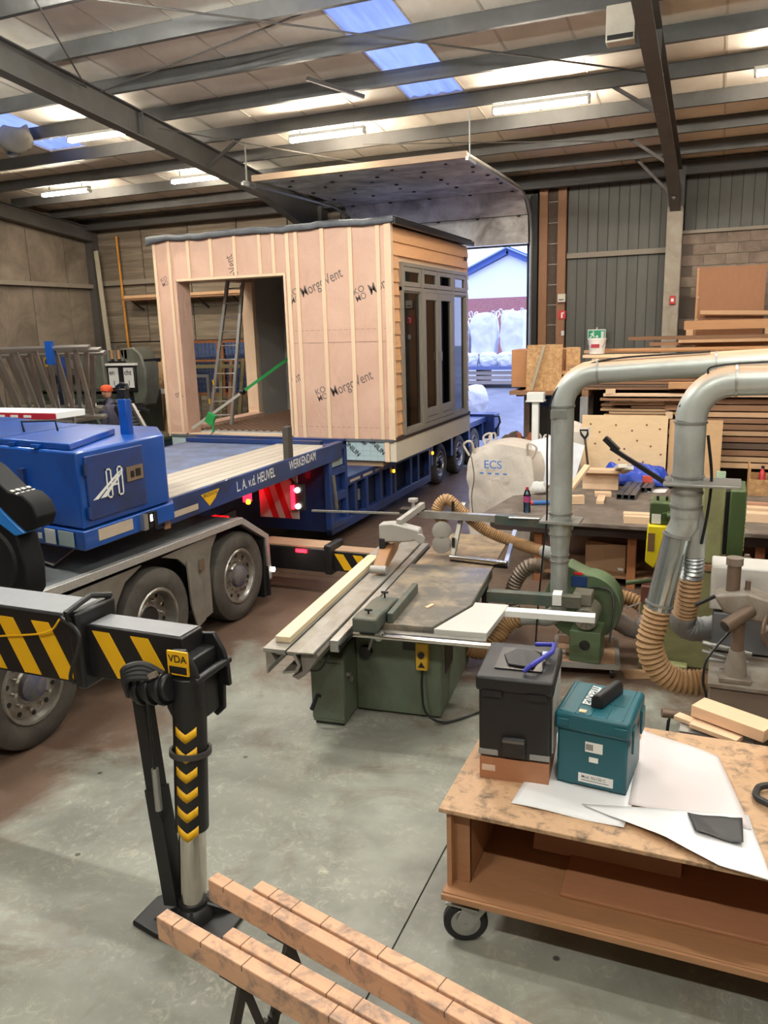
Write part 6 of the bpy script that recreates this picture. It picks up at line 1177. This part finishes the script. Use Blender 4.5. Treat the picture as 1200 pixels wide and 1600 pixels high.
# bucket, signs, alarm
bk = thing('bucket', 'white plastic bucket with a red label on the rack', 'bucket', (-1.98, 14.4, 2.665)); o = (-1.98, 14.4, 2.672)
MB().lathe([(.001, 0), (.125, 0), (.15, .24), (.158, .24), (.158, .262), (.14, .262), (.001, .25)], o, n=24, caps=False).build('pail', WHITEP, bk); MB().tube(arc((-1.98, 14.27, 2.90), .15, math.pi, 2 * math.pi, (1, 0, 0), (0, -.3, 1), 10), .006, 6).build('bail', GALV, bk); MB().bb(-2.06, -1.92, 14.252, 14.256, 2.78, 2.84).build('label', mat('crimson_label', (160, 40, 56), .5), bk)
SGN = mat('sign_green', (16, 124, 84), .4, emit=(20, 140, 96), es=.25)
ex = thing('exit_sign', 'green running-man emergency exit sign above the bucket', 'sign', (-2.39, 17.3, 2.86)); MB().bb(-2.57, -2.21, 17.26, 17.36, 2.85, 3.06).build('sign_frame', WHITEP, ex); MB().bb(-2.555, -2.225, 17.255, 17.26, 2.868, 3.042).build('sign_face', SGN, ex)
for P in ([(-2.30, 2.89), (-2.245, 2.89), (-2.245, 3.02), (-2.30, 3.02)], [(-2.40, 2.94), (-2.36, 2.94), (-2.36, 2.915), (-2.345, 2.915), (-2.38, 2.885), (-2.415, 2.915), (-2.40, 2.915)], [(-2.53, 2.89), (-2.505, 2.89), (-2.47, 2.94), (-2.44, 2.90), (-2.42, 2.90), (-2.45, 2.965), (-2.43, 2.99), (-2.455, 3.0), (-2.52, 2.97), (-2.515, 2.955), (-2.48, 2.965), (-2.50, 2.93), (-2.53, 2.905)], [(-2.46, 3.005), (-2.445, 3.005), (-2.44, 3.02), (-2.455, 3.03), (-2.47, 3.02)]): MB().prism(P, (0, 17.254, 0), (1, 0, 0), (0, 0, 1), (0, .001, 0)).build('pictogram', WHITEP, ex)
MB().bb(-2.41, -2.37, 17.3, 17.5, 3.06, 3.1).build('bracket', GALV, ex)
fs = thing('fire_sign', 'small red fire extinguisher sign on the brown post', 'sign', (-3.12, 17.37, 3.29)); MB().bb(-3.20, -3.05, 17.36, 17.37, 3.29, 3.46).build('sign_face', RW, fs); MB().bb(-3.14, -3.11, 17.355, 17.36, 3.31, 3.42).bb(-3.115, -3.085, 17.355, 17.36, 3.40, 3.43).build('pictogram', WHITEP, fs)
cx = thing('control_box', 'cream wall control box above the fire sign', 'switch box', (-3.12, 17.35, 3.63)); MB().bb(-3.21, -3.05, 17.28, 17.38, 3.63, 3.80).build('box', mat('cream_box', (214, 206, 190), .5), cx, bev=.01); MB().bb(-3.18, -3.08, 17.275, 17.28, 3.67, 3.69).build('strip', BLK, cx)
sx = slab('wall_switch', 'small white push switch low on the brown post', 'switch', (-3.1, 17.36, 3.0), (.06, .03, .1), WHITEP)
al = thing('fire_call_point', 'small red fire call point on the pale column', 'alarm', (-.93, 16.92, 3.5)); MB().bb(-.98, -.88, 16.89, 16.95, 3.5, 3.66).build('box', mat('alarm_red', (190, 40, 40), .4), al, bev=.006); MB().bb(-.955, -.905, 16.885, 16.89, 3.55, 3.61).build('glass', WHITEP, al)
# ================================================================== BACKGROUND ON THE LEFT
LD = 'ladders stored on the rack'
ladder('aluminium_ladder', 'aluminium ladder lying on its side, nearest on the rack', (-12.6, 10.35, 3.03), (-12.6, 10.85, 1.86), (-9.37, 10.3, 3.05), (-9.62, 10.8, 1.88), 7, .09, group=LD, wd=.05, flat=.085); ladder('aluminium_ladder', 'second aluminium ladder on the rack just behind the nearest', (-12.5, 10.6, 3.0), (-12.5, 11.1, 1.92), (-9.37, 10.55, 3.0), (-10.0, 11.05, 1.94), 7, .09, group=LD, wd=.05, flat=.085); ladder('aluminium_ladder', 'third aluminium ladder at the back of the rack', (-12.4, 10.85, 2.92), (-12.4, 11.35, 1.96), (-9.5, 10.8, 2.94), (-10.1, 11.3, 1.97), 7, .09, group=LD, wd=.05, flat=.085)
lr = thing('ladder_rack', 'steel rack with blue uprights carrying the ladders', 'rack', (-10.8, 10.7, 0))
MB().bb(-10.24, -10.10, 10.24, 10.30, 2.78, 3.16).build('blue_clamp', BLUE, lr); MB().bb(-11.2, -11.02, 11.42, 11.54, 0, 2.9).build('blue_post', NAVY, lr)
for x in (-12.0, -10.6): MB().bb(x - .04, x + .04, 10.95, 11.03, 0, 1.80).build('white_post', WHITEP, lr)
MB().bb(-12.2, -10.3, 10.8, 11.4, 1.76, 1.80).build('bearer', GALV, lr); MB().bb(-12.0, -10.6, 10.97, 11.01, 1.3, 1.34).build('cross_rail', WHITEP, lr)
bo = thing('warning_board_table', 'white board with a red lettered edge on thin legs', 'table', (-8.1, 7.8, 0)); MB().bb(-9.0, -7.50, 7.55, 8.05, 2.23, 2.31).build('board', WHITEP, bo, bev=.004); MB().bb(-9.0, -7.5, 7.535, 7.548, 2.225, 2.30).build('red_edge', mat('red_edge', (176, 40, 56), .45), bo)
for k in range(3): MB().bb(-8.45 + .22 * k, -8.33 + .22 * k, 7.530, 7.535, 2.245, 2.275).build('edge_print', WHITEP, bo)
for x in (-8.9, -7.65):
    for y in (7.6, 8.0): MB().bar((x, y, 2.23), (x - .05, y, 0), .03, .03).build('leg', GALV, bo)
# lorry-mounted crane at the back
CG = mat('grey_green_crane', (98, 102, 92), .5, 0, .08, 3, (84, 84, 76), .35, 2)
cr = thing('mobile_crane', 'grey-green crane vehicle with warning signs in the far left corner', 'crane', (-13, 15.4, 0))
MB().bb(-15.2, -13.1, 14.8, 16.4, 1.95, 2.85).build('housing', CG, cr, bev=.05); MB().bb(-15.2, -12.8, 14.75, 16.4, .6, 1.9).build('chassis', mat('dark_green_chassis', (50, 58, 50), .6), cr); MB().bb(-14.9, -13.5, 14.73, 14.75, 2.15, 2.35).build('grille', BLK, cr)
MB().prism([(-14.95, 2.55), (-14.65, 2.55), (-14.80, 2.82)], (0, 14.79, 0), (1, 0, 0), (0, 0, 1), (0, .005, 0)).build('warning_triangle', YEL, cr); MB().prism([(-14.82, 2.6), (-14.78, 2.6), (-14.76, 2.68), (-14.80, 2.74), (-14.83, 2.68)], (0, 14.785, 0), (1, 0, 0), (0, 0, 1), (0, .004, 0)).build('triangle_mark', BLK, cr)
MB().bb(-14.2, -13.9, 14.79, 14.8, 2.5, 2.7).build('pale_plate', GALV, cr)
MB().bb(-13.15, -12.3, 14.9, 15.4, 1.95, 2.55).build('black_panel', BLK, cr, bev=.02); MB().bb(-13.2, -12.25, 14.85, 15.5, 2.55, 2.6).build('pale_trim', WHITEP, cr)
for x0, tx in ((-13.05, 'en'), (-12.62, 'cht')): MB().bb(x0, x0 + .27, 14.885, 14.9, 2.05, 2.5).build('placard', WHITEP, cr); text('placard_print', tx, .16, (x0 + .02, 14.884, 2.34), (1, 0, 0), (0, 0, 1), BLK, cr, slim=.015); text('placard_print', '1', .16, (x0 + .1, 14.884, 2.10), (1, 0, 0), (0, 0, 1), BLK, cr, slim=.015)
for k in range(6): MB().bb(-13.1 + .1 * k, -13.03 + .1 * k, 14.95, 15.0, 2.65 + .05 * (k % 2), 2.9).build('bundle_end', [GALV, PW[1]][k % 2], cr)
MB().bb(-13.2, -12.1, 15.0, 15.6, 2.6, 2.68).build('rack_shelf', BLK, cr)
MB().prism([(-12.75, 2.93), (-12.35, 2.95), (-12.15, 2.80), (-12.05, 2.45), (-12.08, 1.95), (-12.2, 1.62), (-12.45, 1.60), (-12.5, 2.3), (-12.58, 2.6), (-12.72, 2.75)], (0, 14.95, 0), (1, 0, 0), (0, 0, 1), (0, .5, 0)).build('boom_head', CG, cr, bev=.04); MB().bb(-12.95, -12.5, 15.0, 15.4, 2.0, 2.5).build('boom_neck', CG, cr, bev=.02)
MB().cyl((-12.25, 14.94, 1.58), (-12.25, 14.84, 1.58), .13, n=20).build('sheave', BLK, cr); MB().cyl((-12.25, 14.845, 1.58), (-12.25, 14.83, 1.58), .07, n=16).build('sheave_hub', GALV, cr)
for x in (-14.6, -13.3): wh = MB().cyl((x, 14.7, .45), (x, 15.0, .45), .45, n=24).build('wheel', TYRE, cr); MB().cyl((x, 14.69, .45), (x, 14.7, .45), .2, n=16).build('rim', RIM, wh)
# green pick-up
GV = mat('dark_green_car_paint', (28, 52, 42), .3, 0, .05, coat=.5)
gv = thing('green_vehicle', 'dark green open vehicle with a windscreen behind the trailer', 'vehicle', (-11.6, 12.6, 0))
MB().prism([(-13.4, .4), (-10.2, .4), (-10.2, 1.2), (-10.9, 1.35), (-11.3, 1.9), (-12.9, 1.95), (-13.3, 1.4)], (0, 12.2, 0), (1, 0, 0), (0, 0, 1), (0, 1.3, 0)).build('body', GV, gv, bev=.05); MB().prism([(-11.38, 1.85), (-10.98, 1.38), (-11.8, 1.38), (-11.85, 1.85)], (0, 12.17, 0), (1, 0, 0), (0, 0, 1), (0, .03, 0)).build('side_window', mat('dark_glass', (52, 62, 66), .1), gv); MB().prism([(-12.0, 1.85), (-11.95, 1.38), (-12.9, 1.38), (-12.85, 1.85)], (0, 12.17, 0), (1, 0, 0), (0, 0, 1), (0, .03, 0)).build('side_window', mat('dark_glass', (52, 62, 66), .1), gv)
for k in range(4): MB().bar((-11.2 + .12 * k, 12.3, 1.95 + .02 * k), (-10.3 + .08 * k, 12.5, 1.90 - .04 * k), .05, .05).build('roof_bar', BLK, gv)
MB().bb(-12.9, -10.4, 12.15, 12.19, 1.28, 1.33).build('trim_strip', GALV, gv)
for x in (-12.8, -10.8): wh = MB().cyl((x, 12.1, .38), (x, 12.35, .38), .38, n=22).build('wheel', TYRE, gv); MB().cyl((x, 12.09, .38), (x, 12.1, .38), .2, n=16).build('rim', RIM, wh)
# inclined rubber-track conveyor
cv = thing('track_conveyor', 'inclined black cleated rubber belt machine beside the cabin', 'machine', (-9.9, 11.6, 0)); a0 = Vector((-9.82, 11.5, 1.98)); a1 = Vector((-9.2, 11.2, 1.36)); dv2 = a1 - a0
MB().bar(a0, a1, .34, .12).build('belt', BLK, cv)
for k in range(12): p = a0 + dv2 * (k / 11.5) + Vector((0, 0, .075)); MB().box(p, (.05, .32, .04), rz=R(-22), ry=R(42)).build('cleat', BLACK, cv)
MB().bar(a0 + Vector((.14, .05, .0)), a1 + Vector((.14, .05, 0)), .05, .14).build('side_frame', GALV, cv); MB().bar(a0 + dv2 * .55 + Vector((.2, -.02, -.02)), a0 + dv2 * .72 + Vector((.2, -.02, -.02)), .01, .08).build('yellow_label', YEL, cv)
MB().lathe([(.15, 0), (.17, .03), (.17, .12), (.15, .15)], (-9.12, 11.08, 1.46), (0, 1, 0), 20).build('drum', mat('brown_grey_drum', (108, 98, 88), .6), cv)
for p in (a0 + dv2 * .2, a0 + dv2 * .85): MB().bar(p, (p.x, p.y, 0), .06, .06).build('leg', BLK, cv)
# leaning timber, pole, shelf
slab('leaning_plank', 'very long pale plank leaning in the far left corner', 'timber', (-14.72, 16.9, 2.85), (.12, .04, 5.1), mat('grey_white_plank', (186, 178, 156), .7), 0, R(-6), R(-7.5)); 
for k, (x0, x1, h, wd_) in enumerate(((-13.0, -12.85, 3.4, .16), (-12.75, -12.72, 2.9, .1), (-13.25, -13.2, 2.6, .12), (-12.55, -12.5, 3.0, .09))): slab('leaning_plank', ['tall tan plank leaning on the back wall left of the cabin', 'thin tan plank right of the tall leaning one', 'short tan plank left of the tall leaning one', 'dark narrow plank beside the cabin pier'][k], 'timber', ((x0 + x1) / 2, 16.9, h / 2), (wd_, .04, h), PW[[0, 1, 0, 2][k]], 0, R(-9), R(4 - 3 * k), group='planks leaning on the back wall')
wf_ = thing('pine_stand', 'open pine stand against the back wall left of the cabin', 'frame', (-12.9, 16.55, 0)); 
for x in (-13.3, -12.4): MB().bb(x, x + .08, 16.5, 16.6, 0, 2.1).build('post', PW[0], wf_)
MB().bb(-13.4, -12.2, 16.46, 16.66, 2.1, 2.18).build('rail', PW[0], wf_); MB().bb(-13.4, -12.2, 16.44, 16.48, 1.78, 1.9).build('rail', WHITEP, wf_)
op = MB().cyl((-14.5, 17.34, 5.7), (-14.4, 17.30, 2.0), .03, n=8).build('orange_pole', mat('orange_conduit', (206, 140, 50), .5)); tag(op, 'slim orange conduit running down the back wall', 'conduit')
shf = thing('wall_shelf', 'wall shelf on black brackets with long boards', 'shelf', (-12.4, 17.2, 4.1)); MB().bb(-14.2, -10.4, 16.95, 17.42, 4.08, 4.13).build('shelf_board', PW[2], shf); MB().bb(-14.1, -10.6, 16.93, 17.0, 4.13, 4.2).build('edge_board', PW[0], shf)
for x in (-13.9, -12.9, -11.9, -10.9): MB().bar((x, 17.42, 3.85), (x, 16.98, 4.06), .03, .03).build('bracket', BLK, shf)
for k, (x, z) in enumerate(((-14.98, 2.9), (-14.98, 2.6), (-14.9, 2.35))): slab('socket_box', ['upper grey socket box in the left corner', 'middle grey socket box in the left corner', 'lower grey socket box in the left corner'][k], 'socket', (x, 17.42, z), (.14, .1, .16), GALV, group='socket boxes in the corner')
# things seen through the cabin
df = thing('door_frame', 'pale grey door frame leaning behind the cabin', 'frame', (-12.0, 16.9, 0))
for x in (-12.35, -11.75): MB().bb(x, x + .07, 16.85, 16.92, 0, 2.15).build('stile', GALV, df)
MB().bb(-12.35, -11.68, 16.85, 16.92, 2.15, 2.22).build('head', GALV, df)
for k, x in enumerate((-11.45, -11.2, -10.9)): slab('leaning_plank', ['olive plank leaning on the window, left', 'brown plank leaning on the window, middle', 'olive plank leaning on the window, right'][k], 'timber', (x, 16.95, 1.3), (.09, .05, 2.6), mat('olive_board', (120, 112, 78), .7) if k != 1 else PW[2], 0, R(-8), R(2 * k), group='planks behind the cabin')
slab('leaning_plank', 'horizontal olive rail across the window behind the cabin', 'timber', (-11.7, 16.8, 2.42), (2.0, .05, .09), mat('olive_board', (120, 112, 78), .7))
# ================================================================== PERSON
pf = thing('step_platform', 'low wooden platform behind the trailer', 'platform', (-10.3, 11.8, 0)); MB().bb(-10.7, -10.0, 11.56, 12.08, .45, .50).build('deck', PW[2], pf)
for x in (-10.68, -10.08):
    for y in (11.58, 12.0): MB().bb(x, x + .06, y, y + .06, 0, .45).build('leg', PW[2], pf)
pe = thing('person', 'person in a grey jacket and orange cap looking down to the left', 'person', (-10.30, 11.78, .50))
def skin_body(name, pts, edges, m, parent, root=0):
    me = bpy.data.meshes.new(name); off = OFF[parent]; me.from_pydata([tuple(Vector(p[:3]) - off) for p in pts], edges, []); ob = bpy.data.objects.new(name, me); C.objects.link(ob); ob.parent = parent
    ob.modifiers.new('skin', 'SKIN'); me.skin_vertices or None
    lay = me.skin_vertices[0].data if len(me.skin_vertices) else None
    if lay is None:
        import bmesh
        bm_ = bmesh.new(); bm_.from_mesh(me); bm_.verts.layers.skin.verify(); bm_.to_mesh(me); bm_.free(); lay = me.skin_vertices[0].data
    for i, p in enumerate(pts): lay[i].radius = (p[3], p[4] if len(p) > 4 else p[3]); lay[i].use_root = (i == root)
    s_ = ob.modifiers.new('smooth', 'SUBSURF'); s_.levels = 2; s_.render_levels = 2; me.materials.append(m); return ob
X0, Y0, Z0 = -10.30, 11.78, .50
def P(x, y, z, *r): return (X0 + x, Y0 + y, Z0 + z, *r)
body = [P(0, 0, .92, .15, .12), P(-.01, 0, 1.12, .18, .16), P(-.02, 0, 1.34, .20, .17), P(-.05, 0, 1.48, .13, .11), P(-.08, 0, 1.56, .055), P(-.11, 0, 1.62, .055),
        P(-.04, -.19, 1.40, .075), P(-.02, -.25, 1.14, .058), P(-.2, -.22, .98, .045), P(-.28, -.2, .96, .03), P(-.04, .19, 1.40, .075), P(-.02, .25, 1.14, .058), P(-.2, .22, .98, .045), P(-.28, .2, .96, .03),
        P(0, -.1, .80, .095), P(.0, -.11, .46, .07), P(.02, -.12, .08, .05), P(-.1, -.12, .04, .045), P(0, .1, .80, .095), P(.0, .11, .46, .07), P(.02, .12, .08, .05), P(-.1, .12, .04, .045)]
skin_body('body', body, [(0, 1), (1, 2), (2, 3), (3, 4), (4, 5), (2, 6), (6, 7), (7, 8), (8, 9), (2, 10), (10, 11), (11, 12), (12, 13), (0, 14), (14, 15), (15, 16), (16, 17), (0, 18), (18, 19), (19, 20), (20, 21)], mat('grey_jacket', (84, 82, 100), .8, 0, .1, 8), pe)
SKN = mat('skin', (204, 150, 124), .55); hc = Vector(P(-.12, 0, 1.70))
def headf(a, b):
    th = b * math.pi; ph = a * 2 * math.pi; n_ = Vector((math.sin(th) * math.cos(ph), math.sin(th) * math.sin(ph), math.cos(th))); r_ = Vector((.10, .078, .125)); p = Vector((n_.x * r_.x, n_.y * r_.y, n_.z * r_.z))
    f = max(0, -n_.x) ** 6; p.x -= .028 * f * math.exp(-((n_.z + .1) / .22) ** 2) * math.exp(-(n_.y / .22) ** 2); p.x -= .012 * f * math.exp(-((n_.z + .75) / .2) ** 2); p.y *= 1 - .18 * max(0, -n_.z); return tuple(hc + p)
MB().grid(headf, 28, 18).build('head', SKN, pe)
for s_ in (-1, 1):
    MB().lathe([(.001, 0), (.012, .002), (.001, .006)], hc + Vector((-.092, .03 * s_, .015)), (-1, 0, 0), 8, caps=False).build('eye', BLK, pe); MB().lathe([(.001, 0), (.026, .004), (.03, .012), (.001, .016)], hc + Vector((.005, .074 * s_, 0)), (0, s_, 0), 10, caps=False).build('ear', SKN, pe)
    for f in range(5): q0 = Vector(P(-.29, .2 * s_ + .014 * (f - 2), .955)); MB().tube([q0, q0 + Vector((-.05, 0, -.02)), q0 + Vector((-.075 if f else -.03, .02 * s_ if not f else 0, -.045))], [.010, .009, .007], 6).build('finger', SKN, pe)
MB().bb(*[v for v in (hc.x - .103, hc.x - .098, hc.y - .022, hc.y + .022, hc.z - .06, hc.z - .052)]).build('mouth', mat('lip', (150, 86, 80)), pe)
MB().lathe([(.112, 0), (.112, .03), (.10, .07), (.06, .10), (.001, .11)], hc + Vector((.005, 0, .035)), (.1, 0, 1), 20).build('cap', mat('orange_cap', (230, 92, 48), .7), pe); MB().prism([(-.09, -.08), (-.19, -.06), (-.21, 0), (-.19, .06), (-.09, .08)], hc + Vector((0, 0, .04)), (1, 0, -.15), (0, 1, 0), (0, 0, .012)).build('cap_peak', BLK, pe)
MB().lathe([(.001, 0), (.10, -.0), (.105, .05), (.08, .08)], hc + Vector((.02, 0, .06)), (.2, 0, 1), 16).build('hair', mat('dark_hair', (60, 48, 40), .8), pe) if False else None
# ================================================================== OUTSIDE
bl = thing('yard_building', 'white gabled building with blue roof and brick plinth across the yard', 'building', (-12, 48, 1.3))
MB().prism([(-17, 4.8), (-7, 4.8), (-7, 5.0), (-11.8, 7.2), (-17, 4.95)], (0, 48, 0), (1, 0, 0), (0, 0, 1), (0, 12, 0)).build('white_wall', mat('white_render', (232, 236, 240), .7, 0, .03), bl)
def brick_mat():
    m = bpy.data.materials.new('far_brickwork'); m.use_nodes = True; nt = m.node_tree; b = nt.nodes['Principled BSDF']; t = nt.nodes.new('ShaderNodeTexBrick'); t.inputs['Scale'].default_value = 5; t.inputs['Color1'].default_value = (*srgb(170, 96, 92), 1); t.inputs['Color2'].default_value = (*srgb(148, 78, 78), 1); t.inputs['Mortar'].default_value = (*srgb(190, 168, 160), 1)
    tc_ = nt.nodes.new('ShaderNodeTexCoord'); mp = nt.nodes.new('ShaderNodeMapping'); mp.inputs['Rotation'].default_value = (R(90), 0, 0); nt.links.new(tc_.outputs['Object'], mp.inputs[0]); nt.links.new(mp.outputs[0], t.inputs['Vector']); nt.links.new(t.outputs[0], b.inputs['Base Color']); b.inputs['Roughness'].default_value = .85; return m
MB().bb(-17, -7, 48, 60, 1.3, 4.8).build('brick_plinth', brick_mat(), bl)
RF = mat('blue_roof_trim', (76, 104, 168), .5, 0, .05)
for s_, (x0, z0, x1, z1) in enumerate(((-17.3, 5.0, -11.8, 7.45), (-11.8, 7.45, -6.6, 5.1))):
    MB().bar((x0, 47.7, z0), (x1, 47.7, z1), .1, .42, (0, 0, 1)).build('barge_board', RF, bl)
    n_ = 12
    for k in range(n_): MB().bar((x0, 47.8 + k * 1.02, z0 + .12), (x1, 47.8 + k * 1.02, z1 + .12), .96, .06, (0, 0, 1)).build('roof_panel', mat('blue_grey_roof', (150, 172, 206), .4, .1, .05), bl)
# a neighbouring roof slope seen left of the gable
nb = thing('neighbour_building', 'lower white building with blue metal roof left of the gable', 'building', (-19, 46, 1.3)); MB().bb(-26.4, -17.9, 47.5, 58, 1.3, 5.6).build('white_wall', mat('white_render', (232, 236, 240), .7, 0, .03), nb)
for k in range(9): MB().bar((-26 + k * .95, 47.2, 5.7), (-26 + k * .95, 56, 8.2), .96, .06, (0, 0, 1)).build('roof_panel', mat('blue_grey_roof', (150, 172, 206), .4, .1, .05), nb)
GB = 'white bulk bags in the yard'
bulk_bag('tall white bulk bag outside, left of the two upright ones', (-7.2, 26.1, 2.3), (.92, .95, 1.25), 21, BAGW, R(4), group=GB); bulk_bag('leaning white bulk bag outside near the door jamb', (-6.15, 26.2, 2.35), (.95, .95, 1.25), 22, BAGW, R(-12), group=GB); bulk_bag('white bulk bag outside half hidden behind the cabin', (-8.1, 26.0, 2.2), (.9, .95, 1.15), 23, BAGW, R(8), group=GB)
for k in range(5): bulk_bag(['flat white bag in the yard pile, leftmost', 'flat white bag in the yard pile, second from left', 'flat white bag in the yard pile, middle', 'flat white bag in the yard pile, second from right', 'flat white bag in the yard pile by the jamb'][k], (-8.2 + .62 * k, 25.7, 1.92), (.56, .56, .40), 30 + k, BAGW, .3 * k, False, 'flat bags in the yard pile', .2)
pt = thing('yard_platform', 'slatted timber platform with blue edge carrying the yard bags', 'platform', (-7, 26, 1.3)); MB().bb(-9.5, -5.2, 25.3, 27, 1.82, 1.92).build('deck', mat('blue_grey_edge', (110, 124, 170), .5), pt)
for k in range(3): MB().bb(-9.5, -5.2, 25.36, 25.42, 1.36 + .15 * k, 1.47 + .15 * k).build('slat', mat('pale_slat', (170, 160, 150), .8), pt)
for x in (-9.3, -7.3, -5.4): MB().bb(x, x + .12, 25.45, 26.9, 1.2, 1.82).build('leg', PW[2], pt)
bulk_bag('crumpled white bag lying on the yard paving', (-6.65, 22.4, .75), (1.0, .8, .75), 41, BAGW, .5, False, GB, .25)

# ---- odds and ends under the roof
CLO = mat('grey_cloth', (128, 122, 112), .9, 0, .15, 6)
def rag(a, b):
    an = a * 2 * math.pi; r_ = .16 + .10 * math.sin(b * 3.0) + .03 * math.sin(3 * an + 5 * b); return (-11.3 + 1.4 * r_ * math.cos(an), 11.2 + r_ * math.sin(an) * .7, 6.30 + .40 * b + .04 * math.sin(2 * an))
tag(MB().grid(rag, 20, 8).build('cloth_bundle', CLO, None, thick=.01), 'grey cloth bundle stuffed on a purlin at the upper left', 'cloth')
jb = thing('junction_box', 'cream box fixed beside the right rafter at the top edge', 'box', (-1.3, 10.2, 6.5)); MB().bb(-1.42, -1.1, 10.25, 10.45, 6.28, 6.66).build('box', mat('cream_box', (214, 206, 190), .5), jb, bev=.01); MB().bb(-1.40, -1.12, 10.24, 10.25, 6.3, 6.35).build('lid_strip', BLK, jb)

slab('floor_offcut', 'small wood offcut on the floor by the saw cable end', 'offcut', (-1.62, 6.12, .012), (.05, .16, .024), PINE, R(30))
slab('cardboard_scrap', 'torn cardboard scrap on the floor right of the fan trolley', 'cardboard', (-.52, 7.25, .006), (.30, .2, .008), CARD, R(20))
slab('ply_scrap', 'flat plywood scrap on the floor behind the teal case', 'board', (-.95, 6.35, .008), (.28, .22, .012), PINE, R(-25))
